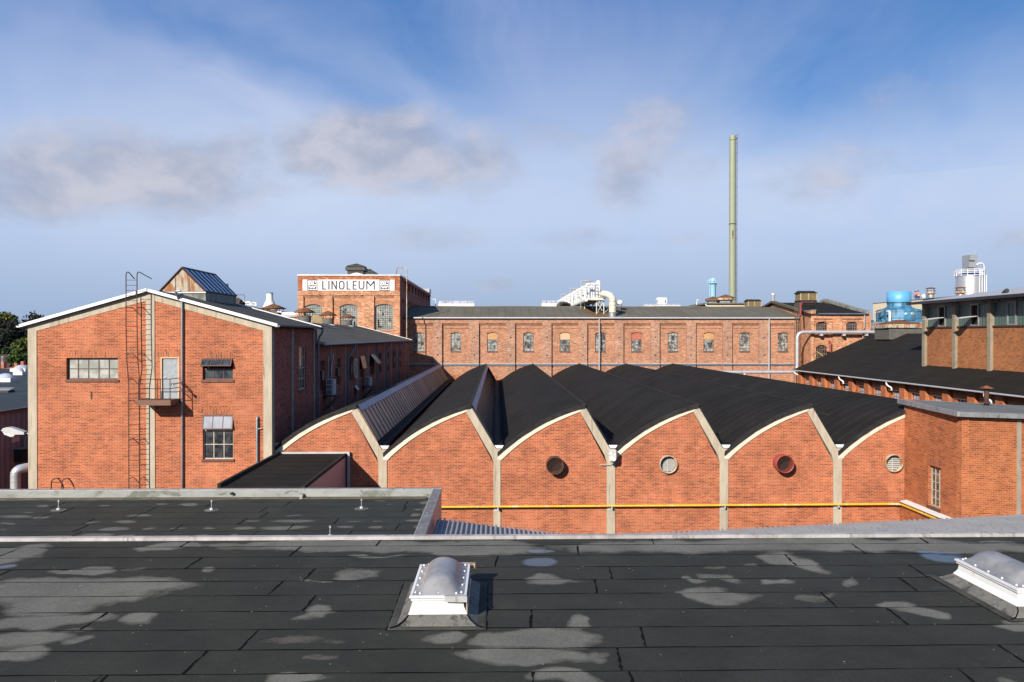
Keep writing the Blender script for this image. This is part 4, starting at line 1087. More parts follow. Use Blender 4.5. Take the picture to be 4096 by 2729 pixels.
for r, k in zip(wr, kinds):
    if k in ('open', 'wide'):
        h = r[3] - r[1]
        window(lw, LFm, (r[0], r[1], r[2], r[1] + h * (.38 if k == 'open' else .38)), 3, 1, fm='frame_brown', gm='glass_dark', set_=.1, fw=.05, bw=.04)
        m = MB(); m.fb(LFm, r[0], r[2], r[1] + h * .38, r[3], -.29, -.27); m.build('painted_dark_interior', M['black'], lw)
        tilted(lw, LFm, (r[0], r[1] + h * .40, r[2], r[3] - .02), 4, R(13 if k == 'open' else 38), 'glass_warm', 'frame_old', .0)
    else:
        window(lw, LFm, r, 4, 3, fm='frame_brown', gm=k, set_=.12, fw=.05, bw=.045)
        m = MB(); uu = r[0] + (r[2] - r[0]) * .68; m.fb(LFm, uu, r[2] - .02, r[1] + (r[3] - r[1]) * .32, r[1] + (r[3] - r[1]) * .66, -.08, -.04); m.build('vent_flap', M['frame_old'], lw)
window(lw, LFm, small, 1, 1, gm='glass_dark')
tilted(lw, LFm, (small[0], small[1] + (small[3] - small[1]) * .55, small[2], small[3]), 1, R(35), 'glass_white', 'frame_light', 0)
m = MB(); ctr = [(r[0] + r[2]) / 2 for r in wr]
for i in range(len(ctr) - 1):
    u = (ctr[i] + ctr[i + 1]) / 2 + .1; m.fb(LFm, u - .11, u + .11, bl, zE, -.03, .05)
for u in (LEN - 3.6, LEN - .15): m.fb(LFm, u - .12, u + .12, bl, zE, -.03, .05)
m.build('pilaster', M['concrete_dark'], lw)
# roof
zr2 = at(1432, 1304, Y1).z; xr2 = -15.8; xe2a, xe2b = P0.x + .35, P1.x + .35
sl2 = (zr2 - zE) / (xe2b - xr2)
Ye = Y1 + .35
m = MB('xy')
m.poly3([(xr2, Y0, zr2), (xe2a, Y0, zE + .02), (xe2b, Ye, zE + .02), (xr2, Ye, zr2)], .10)
m.poly3([(xr2, Y0, zr2), (xr2, Ye, zr2), (xr2 - 5.7, Ye, zE), (xr2 - 5.7, Y0, zE)], .10)
M['felt_wing'] = felt('wing_roofing_felt', (.115, .110, .096), (.055, .055, .052), 1.0, 4.0, True, .03, .14)
m.build('roof', M['felt_wing'], lw)
verge(lw, Ye - .05, Ye + .05, (xr2, zr2), (xe2b, zE + .02), .05, .12)
verge(lw, Ye - .05, Ye + .05, (xr2 - 5.7, zE), (xr2, zr2), .05, .12)
m = MB(); m.tube([(xe2a + .05, Y0 + .3, zE - .02), (xe2b + .05, Ye, zE - .02)], .075, 8); m.build('gutter', M['gutter'], lw)
m = MB(); m.slab(front(Y1), [(xr2 - 5.4, bl), (P1.x, bl), (P1.x, zE), (xr2, zr2 - .1), (xr2 - 5.4, zE)], (), -.3, 0); m.build('wall', M['brick_dull'], lw)
m = MB()
for x in (1190, 1800, 2000):
    u = LFm.px(z8(x, 0)[0], 1450)[0]
    m.tube(bend([LFm.p(u + 1.2, zE - .06, .42), LFm.p(u + 1.0, zE - .35, .42), LFm.p(u, zE - .95, .14), LFm.p(u, bl, .14)], .25, 4), .06, 8)
u = LFm.px(z8(1665, 0)[0], 1450)[0]; m.tube([LFm.p(u, zE, .14), LFm.p(u, bl, .14)], .05, 8)
m.build('downpipe', M['gutter'], lw)
m = MB()
for (a, b, c, d_, rr_) in ((887, 560, 887, 1140, .04),): m.tube([LFm.p(*LFm.px(*z8(a, b)), .1), LFm.p(*LFm.px(*z8(c, d_)), .1)], rr_, 6)
m.tube(bend([LFm.p(*LFm.px(*z8(960, 540)), .1), LFm.p(*LFm.px(*z8(958, 600)), .1), LFm.p(*LFm.px(*z8(935, 690)), .1), LFm.p(*LFm.px(*z8(932, 930)), .1)], .3), .06, 6)
m.build('vent_pipe', M['zinc'], lw)
m = MB(); c_ = LFm.p(*LFm.px(*z8(1334, 760)), .0)
u, v = LFm.px(*z8(1334, 760))
ring_ = [(u + .75 * math.cos(a * PI / 9), v + .75 * math.sin(a * PI / 9)) for a in range(18)]; inn = [(u + .6 * math.cos(a * PI / 9), v + .6 * math.sin(a * PI / 9)) for a in range(18)]
m.slab(LFm, ring_, [inn], 0, .08)
for k in range(-4, 5):
    hw_ = math.sqrt(max(.01, .36 - (k * .13) ** 2)); m.fb(LFm, u - hw_, u + hw_, v + k * .13 - .03, v + k * .13 + .03, .01, .06)
m.build('round_vent', M['frame_light'], lw)
# ------------------------------------------------------------------ air-conditioning units
def ac(px0, py0, px1, py1, label, shelf):
    u = LFm.px((px0 + px1) / 2, (py0 + py1) / 2, .5)[0]; v0 = LFm.px((px0 + px1) / 2, py1, .5)[1]; v1 = LFm.px((px0 + px1) / 2, py0, .5)[1]
    t = thing('air_conditioner', label, 'air conditioner', LFm.p(u, v0 - .4, .1), 'air conditioners on the shaded wall')
    d0, d1, hw = .15, .60, .32
    m = MB(); m.fb(LFm, u - hw, u + hw, v0, v1, d0, d1); m.build('casing', M['plastic_white'], t)
    m = MB()
    for i in range(9):
        for (a, b) in ((.12, .88),):
            h = v1 - v0
    rows_ = 3
    for r_ in range(rows_):
        z0_, z1_ = v0 + (v1 - v0) * (r_ + .08) / rows_, v0 + (v1 - v0) * (r_ + .92) / rows_
        for i in range(6): m.fb(LFm, u - hw - .012, u - hw + .01, z0_, z1_, d0 + .03 + i * .05, d0 + .06 + i * .05)
    m.build('front_grille', M['black_metal'], t)
    m = MB(); m.fb(LFm, u - .1, u + .25, v0 + .3, v1 - .3, d1, d1 + .02); m.build('service_panel', M['plastic_grey'], t)
    m = MB(); m.fb(LFm, u - hw - .3, u + hw + .3, v0 - .08, v0 - .01, .0, d1 + .2)
    for s_ in (-.5, .5): m.hexa([LFm.p(u + s_ - .03, v0 - .08, .78), LFm.p(u + s_ + .03, v0 - .08, .78), LFm.p(u + s_ + .03, v0 - .14, .78), LFm.p(u + s_ - .03, v0 - .14, .78), LFm.p(u + s_ - .03, v0 - .85, .03), LFm.p(u + s_ + .03, v0 - .85, .03), LFm.p(u + s_ + .03, v0 - .95, .03), LFm.p(u + s_ - .03, v0 - .95, .03)])
    m.build('shelf', M['black_metal'], t)
ac(1317, 1517, 1349, 1578, 'white air conditioner on a black shelf, nearer of two on the shaded side wall', True)
ac(1469, 1509, 1491, 1543, 'white air conditioner under the wide-open casement, farther of two on the side wall', True)
# ------------------------------------------------------------------ rusty conical cowls on the wing's ridge
M['vent_drum'] = plain('grey_vent_drum', (.11, .105, .095), .8, var=.25, scale=3)
def cowl(x, y, zt_, zrim, rc, rd, zdt, zb_, label, group='rusty cowls on the wing roof', drum='vent_drum', white=True, square=False):
    t = thing('roof_cowl', label, 'roof vent', (x, y, zb_), group)
    n = 24 if not square else 4
    m = MB(); m.lathe((x, y, 0), [(.01, zt_), (rc * .5, zt_ - (zt_ - zrim) * .42), (rc, zrim), (rc * .96, zrim - .02), (rc * .3, zrim + .04), (.01, zrim + .06)], n); m.build('cap', M['rust'], t)
    m = MB(); m.lathe((x, y, 0), [(rd, zb_), (rd, zdt), (rd * .9, zdt), (rd * .9, zdt - .3), (.01, zdt - .3)], n); m.build('drum', M[drum], t)
    m = MB()
    for k in range(6):
        a = k * PI / 3 + .4; m.tube([(x + rd * math.cos(a), y + rd * math.sin(a), zdt - .1), (x + rc * .78 * math.cos(a), y + rc * .78 * math.sin(a), zrim)], .025, 5)
    m.build('strut', M['rust'], t)
    if white:
        m = MB(); m.lathe((x, y, zb_ - .28), [(rd * 1.55, 0), (rd * 1.4, .22), (rd * 1.0, .34)], 16); m.build('collar', M['metal_white'], t)
for (x0, x1, yt, yr, nm) in ((1042, 1146, 1215.6, 1235, 'rusty conical cowl leftmost, in front of the white flared stack'), (1173, 1263, 1229, 1250, 'rusty conical cowl before the left window of the sign tower, overlapping its left edge'),
                             (1273.6, 1350, 1243, 1262, 'rusty conical cowl between the left and middle tower windows'), (1355, 1423, 1255.6, 1271, 'smallest rusty conical cowl, in front of the middle tower window')):
    xc = (x0 + x1) / 2; Yv = xr2 / ((ray(xc, 1250).x) / (ray(xc, 1250).y))
    a = at(x0, yr, Yv); b = at(x1, yr, Yv); rc = (b.x - a.x) / 2; zt_ = at(xc, yt, Yv).z; zm = a.z
    cowl(xr2, Yv, zt_, zm, rc, rc * .57, zm - .28, zr2 - .1, nm)
# ================================================================== saw-tooth hall: six bays with curved roofs
YS, YSE = 37.0, 91.0
SFm = front(YS)
hall = thing('sawtooth_hall', 'brick hall with six curved black saw-tooth roofs and concrete gable frames', 'building', (6, 60, -12))
posts = [1070, 1531, 1988, 2443, 2895, 3349, 3803]
post_half = [0, 16.5, 14, 17, 17.5, 17.5, 17]
def sx(px_, py=1850): return SFm.px(px_, py)[0]
def sz(py, px_=1988): return SFm.px(px_, py)[1]
# profile curves in pixels from the post centre
felt_p = np.polyfit([2, 53, 109, 170, 240, 310, 350], [1812, 1768, 1726, 1690, 1655, 1630.5, 1619], 3)
brk_p = np.polyfit([14, 60, 100, 170, 264, 329], [1844, 1800, 1768, 1724, 1674, 1649], 3)
SC = FPX / YS
def T(t): return t / SC
def fz(t): return -(np.polyval(felt_p, t) - 1343.7) / SC
def bz(t): return -(np.polyval(brk_p, t) - 1343.7) / SC
def pz(y): return -(y - 1343.7) / SC
UP = [sx(p) for p in posts]
BW = [UP[i + 1] - UP[i] for i in range(6)]
m_glz = M['glazing'] = plain('reflection_toned_glazing_panels', (.58, .29, .18), .45, .15, var=.45, scale=.30, stretch=(1, 1, .2))  # first bay only: brick wall reflection put into the panel colour
M['bar_black'] = plain('black_glazing_bar', (.02, .02, .022), .8, var=.1, spec=.2)
M['glazing_dark'] = plain('dark_roof_glazing', (.13, .13, .15), .3, .5, var=.25, scale=.5)
M['flash_blue'] = plain('blue_grey_ridge_flashing', (.20, .27, .40), .45, .4, var=.12, scale=2)
M['gutter_wet'] = plain('wet_black_gutter', (.010, .010, .012), .75, .0, var=.3, scale=2, spec=.12)
for i in range(6):
    u0 = UP[i]; W_ = BW[i]; k = W_ * SC / 454.5        # bay 1 is a touch wider
    if i == 0: k = 1.0; u0 = UP[1] - 455 / SC
    ts = [2 + (350 - 2) * j / 18 for j in range(19)]
    X = lambda t: u0 + T(t) * k
    # brick infill under the arc and the steep leg
    tb = [14 + (329 - 14) * j / 14 for j in range(15)]
    hp = post_half[i] if i else 14; hq = post_half[i + 1]
    outer = [(X(hp), bl), (X(454.5 - hq), bl), (X(454.5 - hq), pz(1853)), (X(331), pz(1650))] + [(X(t), bz(t)) for t in tb[::-1]]
    holes = []
    vents_ = {2: (2218, 1858, 33), 3: (2672, 1857, 34), 4: (3126, 1851, 35), 5: (3572, 1852, 35)}
    if i in vents_:
        cx, cy, r = vents_[i]; a, b = SFm.px(cx, cy); holes = [[(a + (r - 2) / SC * math.cos(q * PI / 12), b + (r - 2) / SC * math.sin(q * PI / 12)) for q in range(24)]]
    m = MB(); m.slab(SFm, outer, holes, -.3, 0); m.build('wall', M['brick_red'], hall)
    # white curved edge beam
    wt = [(X(t), bz(t) + (fz(t) - bz(t)) * .72) for t in ts]
    m = MB(); m.slab(SFm, [(X(t), bz(t) if t > 14 else bz(14) + .05) for t in ts if t <= 333] + [(X(352), pz(1628))] + wt[::-1][1:], (), -.25, .05); m.build('arched_beam', M['concrete_white'], hall)
    # tan steep leg
    m = MB(); m.slab(SFm, [(X(332), pz(1650)), (X(342), pz(1632)), (X(352), pz(1629)), (X(460), pz(1812)), (X(454.5), pz(1850)), (X(447), pz(1853))], (), -.25, .035); m.build('raking_leg', M['concrete'], hall)
    # curved roof: black felt, thick edge at the front
    m = MB('xy'); n = len(ts); th = .15
    yf = YS - .07
    top = [(X(t), fz(t)) for t in ts]
    vs = [(a, yf, b) for a, b in top] + [(a, YSE, b) for a, b in top] + [(a, yf, b - th) for a, b in top] + [(a, YSE, b - th) for a, b in top]
    fs = []
    for j in range(n - 1):
        fs += [(j, j + 1, j + 1 + n, j + n), (2 * n + j + 1, 2 * n + j, 3 * n + j, 3 * n + j + 1), (j + n, j + 1 + n, j + 1 + 3 * n, j + 3 * n)]
    m.add(vs, fs); m.add([vs[0], vs[n], vs[3 * n], vs[2 * n]], [(0, 1, 2, 3)])
    ro = m.build('curved_roof', M['felt_black'], hall)
    m = MB(); rr = random.Random(i)
    ed = [(a, b + rr.uniform(-.006, .006)) for a, b in top]
    for j in range(n - 1):
        (a0, b0), (a1, b1) = ed[j], ed[j + 1]
        o1 = rr.uniform(0, .012)
        m.hexa([(a0, yf - .03 - o1, b0 - .15), (a1, yf - .03 - o1, b1 - .15), (a1, yf + .02, b1 - .15), (a0, yf + .02, b0 - .15), (a0, yf - .03 - o1, b0 + .028), (a1, yf - .03 - o1, b1 + .028), (a1, yf + .22, b1 + .022), (a0, yf + .22, b0 + .022)])
    m.build('felt_edge', M['felt_edge'], ro)
    # steep glazed side
    aT = (X(351), fz(350) - .02); aB = (X(434), pz(1764))
    ys, ye = YS + .05, YSE - .4
    m = MB(); m.poly3([(aT[0], ys, aT[1]), (aB[0], ys, aB[1]), (aB[0], ye, aB[1]), (aT[0], ye, aT[1])], .05)
    N = 52
    nv = Vector((aT[1] - aB[1], 0, aB[0] - aT[0])).normalized()
    for j in range(N + 1):
        y = ys + (ye - ys) * j / N; p = Vector((aT[0], y, aT[1])) + nv * .02; q = Vector((aB[0], y, aB[1])) + nv * .02
        e = nv * .03; h = Vector((0, .022, 0))
        m.hexa([p - h, q - h, q + h, p + h, p - h + e, q - h + e, q + h + e, p + h + e], 1)
    gl = m.build('side_glazing', [M['glazing'] if i == 0 else M['glazing_dark'], M['bar_black']], hall)
    m = MB(); d_ = (Vector((aB[0], 0, aB[1])) - Vector((aT[0], 0, aT[1]))).normalized()
    p = Vector((aT[0], 0, aT[1])) + nv * .06; q = p + d_ * .34
    m.hexa([(p.x - .02, ys, p.z - .03), (q.x, ys, q.z - .03), (q.x, ye, q.z - .03), (p.x - .02, ye, p.z - .03), (p.x - .03, ys, p.z + .02), (q.x, ys, q.z), (q.x, ye, q.z), (p.x - .03, ye, p.z + .02)])
    m.build('ridge_flashing', M['flash_blue'], gl)
    m = MB(); m.hexa([(aT[0] - .10, yf - .03, aT[1] - .03), (aT[0] + .03, yf - .03, aT[1] - .05), (aT[0] + .03, YSE, aT[1] - .05), (aT[0] - .10, YSE, aT[1] - .03), (aT[0] - .10, yf - .03, aT[1] + .06), (aT[0] + .05, yf - .03, aT[1] + .05), (aT[0] + .05, YSE, aT[1] + .05), (aT[0] - .10, YSE, aT[1] + .06)])
    m.build('ridge_cap', M['felt_edge'], ro)
    # gutter between this tooth and the next
    m = MB('xy'); xa = aB[0] - .03; xb = u0 + T(454.5) * k + T(22) + .0
    m.add([(xa, ys - .05, aB[1] + .03), (X(446), ys - .05, pz(1783)), (xb - .12, ys - .05, pz(1784)), (xb, ys - .05, pz(1793) + .2), (xa, YSE, aB[1] + .03), (X(446), YSE, pz(1783)), (xb - .12, YSE, pz(1784)), (xb, YSE, pz(1793) + .2)], [(0, 1, 5, 4), (1, 2, 6, 5), (2, 3, 7, 6)])
    m.build('gutter', M['gutter_wet'], hall)
    m = MB(); m.slab(SFm, [(X(445), pz(1782)), (X(481), pz(1782)), (X(474), pz(1794)), (X(453), pz(1794))], (), -.02, .03); m.build('gutter_end', M['metal_white'], hall)
    m = MB(); m.slab(SFm, [(X(450), pz(1797)), (X(478), pz(1797)), (X(462), pz(1822)), (X(462), pz(1850)), (X(452), pz(1850)), (X(452), pz(1822))], (), -.25, .02); m.build('gutter_stub', M['concrete'], hall)
# first gutter beside the gabled building
u0 = UP[1] - 455 / SC
m = MB('xy'); m.add([(u0 - .25, YS, pz(1781)), (u0 + .3, YS, pz(1790)), (u0 + .3, YSE, pz(1790)), (u0 - .25, YSE, pz(1781))], [(0, 1, 2, 3)]); m.build('gutter', M['gutter_wet'], hall)
m = MB(); m.slab(SFm, [(u0 + T(16), pz(1770)), (u0 + T(46), pz(1770)), (u0 + T(20), pz(1800)), (u0 + T(16), pz(1800))], (), -.02, .03); m.build('gutter_end', M['metal_light'], hall)
m = MB(); m.box(UP[1] - .1, UP[1] + .1, YSE - .05, YSE, bl, pz(1781)); 
for i in range(6):
    X = lambda t: UP[i + 1] - T(454.5 - t)
    tb = [8 + (345 - 8) * j / 10 for j in range(11)]
    m.slab(front(YSE - .02), [(X(2), bl), (X(454), bl), (X(454), pz(1790)), (X(434), pz(1764)), (X(350), fz(348) - .1)] + [(X(t), fz(t) - .12) for t in tb[::-1]], (), -.2, 0)
m.build('rear_wall', M['brick_dull'], hall)
for i in range(1, 7):
    h = post_half[i] / SC; c = UP[i]
    k = 1.0
    m = MB(); m.slab(SFm, [(c - h, bl), (c + h, bl), (c + h, pz(1846)), (c + T(46), pz(1812)), (c + T(30), pz(1800)), (c + h * .6, pz(1822)), (c + T(6), pz(1812)), (c - T(8), pz(1852) + .02)] if False else [(c - h, bl), (c + h, bl), (c + h, pz(1845)), (c + T(44), pz(1812)), (c + T(14), pz(1812)), (c - h + .02, pz(1812)), (c - T(26), pz(1812)), (c - h, pz(1852))], (), -.35, .045)
    m.build('post', M['concrete'], hall)

# ------------------------------------------------------------------ round ventilation openings in the brick bays
def round_vent(cx, cy, rpx, proud, label, inner, outer_m):
    u, v = SFm.px(cx, cy); r = rpx / SC
    t = thing('round_vent', label, 'vent', SFm.p(u, v - r, 0), 'round vents in the saw-tooth gables')
    m = MB(); c = SFm.p(u, v, 0)
    m.lathe(c, [(r, .18), (r, -proud), (r - .035, -proud - .005), (r - .04, .18)], 32, axis='Y'); m.build('sleeve', M[outer_m], t)
    m = MB()
    if inner == 'mesh':
        m.lathe(c, [(.001, .05), (r, .05)], 24, axis='Y'); m.build('backing', M['black'], t)
        m = MB(); n = 9
        for k in range(-n + 1, n):
            x = k * r / n; h = math.sqrt(max(r * r - x * x, 0)) - .03
            if h <= 0: continue
            m.fb(SFm, u + x - .004, u + x + .004, v - h, v + h, proud - .05, proud - .045); m.fb(SFm, u - h, u + h, v + x - .004, v + x + .004, proud - .044, proud - .04)
        m.build('wire_mesh', M['rust_steel'], t)
    else:
        m.lathe(c, [(.001, .17), (r, .17)], 24, axis='Y'); m.build('backing', M['black'], t)
        m = MB(); n = 9
        for k in range(n):
            z0 = v - r + 2 * r * (k + .5) / n; h = math.sqrt(max(r * r - (z0 - v) ** 2, 0)) - .02
            m.hexa([SFm.p(u - h, z0 - .035, -.05), SFm.p(u + h, z0 - .035, -.05), SFm.p(u + h, z0 - .035, -.065), SFm.p(u - h, z0 - .035, -.065), SFm.p(u - h, z0 + .022, -.12), SFm.p(u + h, z0 + .022, -.12), SFm.p(u + h, z0 + .022, -.14), SFm.p(u - h, z0 + .022, -.14)])
        m.fb(SFm, u - .02, u + .02, v - r, v + r, -.079, -.06)
        m.build('louvre', M['slat'], t)
round_vent(2218, 1858, 35, .46, 'rusty sleeve vent with dark wire mesh, leftmost of the row in the brick bays', 'mesh', 'rust_steel')
round_vent(2672, 1857, 36, .16, 'round vent with white slats right of the floodlight', 'slats', 'rust_mix')
round_vent(3126, 1851, 36, .50, 'red-painted sleeve vent with dark mesh in the second bay from the right', 'mesh', 'red_pipe')
round_vent(3572, 1852, 36, .16, 'round white-slatted vent beside the orange brick annex', 'slats', 'rust_mix')

# ------------------------------------------------------------------ floodlight
t = thing('floodlight', 'grey floodlight with clear lens at the top of a concrete post', 'lamp', SFm.p(sx(2450), sz(1850), .3))
FLm = SFm.sh(.60)
a0, b0, a1, b1 = rectpx(FLm, 2436, 1799, 2465, 1845)
m = MB(); m.slab(FLm, [(a0, b1 - .10), (a1, b1 - .10), (a1, b1 - .03), (a1 - .04, b1), (a0 + .04, b1), (a0, b1 - .03)], (), -.22, .02); m.build('hood', M['plastic_white'], t)
m = MB(); m.slab(FLm, [(a0 + .07, b0), (a1 - .06, b0), (a1, b0 + .10), (a1, b1 - .105), (a0, b1 - .105), (a0, b0 + .10)], (), -.16, .0); m.build('lens', M['lens'], t)
m = MB(); m.fb(SFm, (a0 + a1) / 2 - .05, (a0 + a1) / 2 + .05, b0 - .14, b0 + .05, .05, .44); m.build('bracket', M['metal_light'], t)
m = MB(); p = FLm.p((a0 + a1) / 2, b0 - .13); m.tube([SFm.p(sx(2398), sz(1860), .12), SFm.p(sx(2402), sz(1860), .12), SFm.p((a0 + a1) / 2, sz(1860), .12)], .016, 5); m.build('conduit', M['plastic_grey'], t)

# ------------------------------------------------------------------ yellow gas pipe
t = thing('gas_pipe', 'yellow gas pipe clamped across the saw-tooth brick wall', 'pipe', SFm.p(sx(2700), sz(2030), .2))
PF = SFm.sh(.22)
XA = at(3617, 1800, YS).x
e_ = PF.p(*PF.px(3602, 2018)); zP = sz(2026)
pl_ = at(1700, 2029, YS - .22); pr_ = at(3600, 2016.5, YS - .22)
m = MB(); path = [pl_, pr_, Vector((XA - .30, 36.2, pr_.z)), Vector((XA - .30, 30.5, pr_.z))]
m.tube(bend(path, .22, 4), .052, 10); m.build('pipe', M['yellow'], t)
m = MB()
for i in range(2, 6):
    q = at(posts[i] + 4, 2022, YS - .2); z = pl_.z + (pr_.z - pl_.z) * (q.x - pl_.x) / (pr_.x - pl_.x)
    m.box(q.x - .15, q.x + .09, YS - .07, YS - .046, z - .26, z - .12); m.box(q.x - .03, q.x + .03, YS - .28, YS - .07, z - .14, z - .05); m.tube([(q.x - .02, YS - .22, z), (q.x + .02, YS - .22, z)], .062, 10)
m.box(XA - .20, XA - .15, 36.3, 36.5, pr_.z - .2, pr_.z - .06)
m.build('clamp', M['metal_light'], t)

# ================================================================== orange brick annex on the right
ann = thing('brick_annex', 'orange brick annex with grey flat roof in front of the saw-tooth hall', 'building', (24, 34, -12))
YC = 32.36
AS = side_left(XA)
ztop_f = AS.px(3617, 1600)[1]; ztop_n = AS.px(3850, 1655)[1]
wa = AS.px(3714, 1860)[0]; wb = AS.px(3762, 1880)[0]
wv1 = AS.px(3738, 1866)[1]; wv0 = AS.px(3738, 2030)[1]
ua, ub = min(wa, wb), max(wa, wb)
zcop = AS.px(3610, 1997)[1]
m = MB(); m.slab(AS, [(YC, bl), (YS, bl), (YS, ztop_f), (YC, ztop_n)], [hole((ua, wv0, ub, wv1))], -.3, 0); m.build('wall', M['brick_annex'], ann)
window(ann, AS, (ua, wv0, ub, wv1), 3, 5, fm='frame_light', gm='glass_warm', set_=.13, fw=.05, bw=.035)
m = MB(); m.slab(AS, hole((ua - .03, wv1 + .003, ub + .03, wv1 + .30)), (), -.02, .004); m.build('lintel', M['soldier'], ann)
m = MB(); m.box(XA - .22, XA - .001, YC - 1.6, YS - .02, bl, zcop - .03); m.build('plinth_wall', M['brick_annex'], ann)
m = MB()
for i in range(7):
    y0_, y1_ = YC - 1.6 + i * .9, YC - 1.6 + (i + 1) * .9 - .012
    m.hexa([(XA - .30, y0_, zcop - .05), (XA - .001, y0_, zcop + .0), (XA - .001, min(y1_, YS - .2), zcop + .0), (XA - .30, min(y1_, YS - .2), zcop - .05), (XA - .30, y0_, zcop - .01), (XA - .001, y0_, zcop + .05), (XA - .001, min(y1_, YS - .2), zcop + .05), (XA - .30, min(y1_, YS - .2), zcop - .01)])
m.build('coping', M['metal_white'], ann)
ang = R(9); AF = Fr((XA, YC, 0), (math.cos(ang), math.sin(ang), 0), (math.sin(ang), -math.cos(ang), 0))
up0 = AF.px(4067, 1800)[0]; up1 = AF.px(4083, 1800)[0]
zB = lambda u: ztop_n - .035 * u
m = MB(); m.slab(AF, [(0, bl), (up0, bl), (up0, zB(up0)), (0, zB(0))], (), -.3, 0); m.build('wall', M['brick_annex'], ann)
m = MB(); m.slab(AF, [(up0, bl), (up1, bl), (up1, zB(up1) - .05), (up0, zB(up0) - .05)], (), -.3, .03); m.build('pilaster', M['concrete_dark'], ann)
m = MB(); m.slab(AF, [(up1, bl), (up1 + 8, bl), (up1 + 8, zB(up1) - .1), (up1, zB(up1) - .1)], (), -.3, 0); m.build('wall', M['brick_annex'], ann)
A = at(3597, 1599, 37.4); B = at(3838, 1650, 32.15); uC = up0 + .02
Cc = AF.p(up0 + .1, zB(up0) + .03, .22); Dd = AF.p(up0 + 8, zB(up0) + .03 + .1, .22)
Ff = at(4096, 1626, 38.6); E = Ff + (Ff - at(3597, 1594, 37.6)) * .8
m = MB('xy'); roof_pts = [A, B, Cc, Dd, E, Ff + Vector((0, 0, .0))]
up_ = [p + Vector((0, 0, .02)) for p in roof_pts]; c0_ = sum(up_, Vector()) / 6
k = len(up_)
def fan(mb, pts, th):
    n = len(pts); lo = [p - Vector((0, 0, th)) for p in pts]; c = sum(pts, Vector()) / n
    mb.add(pts + lo + [c], [(i, (i + 1) % n, 2 * n) for i in range(n)] + [(i, i + n, (i + 1) % n + n, (i + 1) % n) for i in range(n)] + [tuple(range(n, 2 * n))[::-1]])
fan(m, up_, .15); m.build('roof', M['felt_annex'], ann)
m = MB()
for p, q in ((A, B), (B, Cc), (Cc, Dd), (A, Ff)):
    d_ = (q - p).normalized(); nn = Vector((d_.y, -d_.x, 0)); 
    if p is A and q is Ff: nn = -nn
    w_ = nn * .10
    a = [p + w_ - Vector((0, 0, .17)), q + w_ - Vector((0, 0, .17)), q - w_ * .3 - Vector((0, 0, .17)), p - w_ * .3 - Vector((0, 0, .17))]
    m.hexa(a + [v + Vector((0, 0, .20)) for v in a])
m.build('fascia', M['metal_grey'], ann)
# stove pipe
sp_ = at(3946, 1612, 36.0)
t = thing('stove_pipe', 'rusty stove pipe with pointed cap on the orange brick annex roof', 'roof vent', sp_)
m = MB(); m.tube([sp_ + Vector((0, 0, -.1)), sp_ + Vector((0, 0, .62))], .105, 12); m.lathe(sp_, [(.22, -.02), (.12, .06)], 12); m.build('pipe', M['rust_steel'], t)
m = MB(); m.lathe(sp_, [(.01, .80), (.31, .68), (.30, .665), (.01, .68)], 16); m.build('cap', M['rust'], t)
m = MB()
for a in range(3): m.tube([sp_ + Vector((.09 * math.cos(a * 2.1), .09 * math.sin(a * 2.1), .58)), sp_ + Vector((.15 * math.cos(a * 2.1), .15 * math.sin(a * 2.1), .70))], .012, 4)
m.build('strut', M['rust'], t)

# ================================================================== long old brick building behind
YL = 94.0
LF = front(YL)
lb = thing('long_brick_building', 'long two-storey old brick building with arched windows across the back', 'building', (11, 98, -12))
def lx(p, y=1370): return LF.px(p, y)[0]
def lz(y, p=2400): return LF.px(p, y)[1]
x0, x1 = -11.0, lx(3195)
gz = lz(1277)
piers = [(1606, 1613), (1733, 1768), (1878, 1915.6), (2024, 2060.5), (2170, 2206), (2314, 2349), (2458, 2494), (2603, 2639), (2746, 2783.5), (2891.6, 2929), (3037, 3076), (3178, 3195)]
winc = [1676, 1823.5, 1969, 2114, 2259.6, 2402, 2546, 2692, 2835, 2979, 3132]
REC = .28
LR = LF.sh(-REC)
hs_ = []; wins = []
for c in winc:
    a0, b0, a1, b1 = rectpx(LR, c - 20.5, 1330, c + 20.5, 1406); wins.append((a0, b0, a1, b1)); hs_.append(arch(a0, b0, a1, b1, .14))
m = MB(); m.slab(LR, [(x0, bl), (x1, bl), (x1, gz - .02), (x0, gz - .02)], hs_, -.3, 0); m.build('wall', M['brick_old'], lb)
for a, b in piers:
    m = MB(); m.fb(LF, lx(a), lx(b), bl, gz - .021, -REC + .002, 0); m.build('pier', M['brick_pier'], lb)
m = MB(); rr = random.Random(4)
tz = lz(1293); 
for i in range(len(piers) - 1):
    a = lx(piers[i][1]); b = lx(piers[i + 1][0])
    m.fb(LF, a, b, tz, gz - .022, -REC + .002, -.002)
    m.fb(LF, a, b, tz - .10, tz - .002, -REC + .002, -.09); m.fb(LF, a, b, tz - .20, tz - .102, -REC + .002, -.17)
    m.fb(LF, a, b, tz - .62, tz - .54, -REC + .002, -.22)
m.build('corbel_frieze', M['brick_old'], lb)
for r in wins:
    m = MB(); m.slab(LR, arch_ring(*r, .14, .25, .2, .14), (), .001, .02); m.build('window_arch', M['soldier_old'], lb)
boards = {2: 'board_tan', 4: 'board_pale', 6: 'board_red', 8: 'board_tan'}
for i, r in enumerate(wins):
    tb_ = boards.get(i)
    window(lb, LR, r, 3, 6, rise=.14, fm='frame_old', gm='glass_old', set_=.12, fw=.06, bw=.05, top_board=tb_, board_v=r[1] + (r[3] - r[1]) * .62)
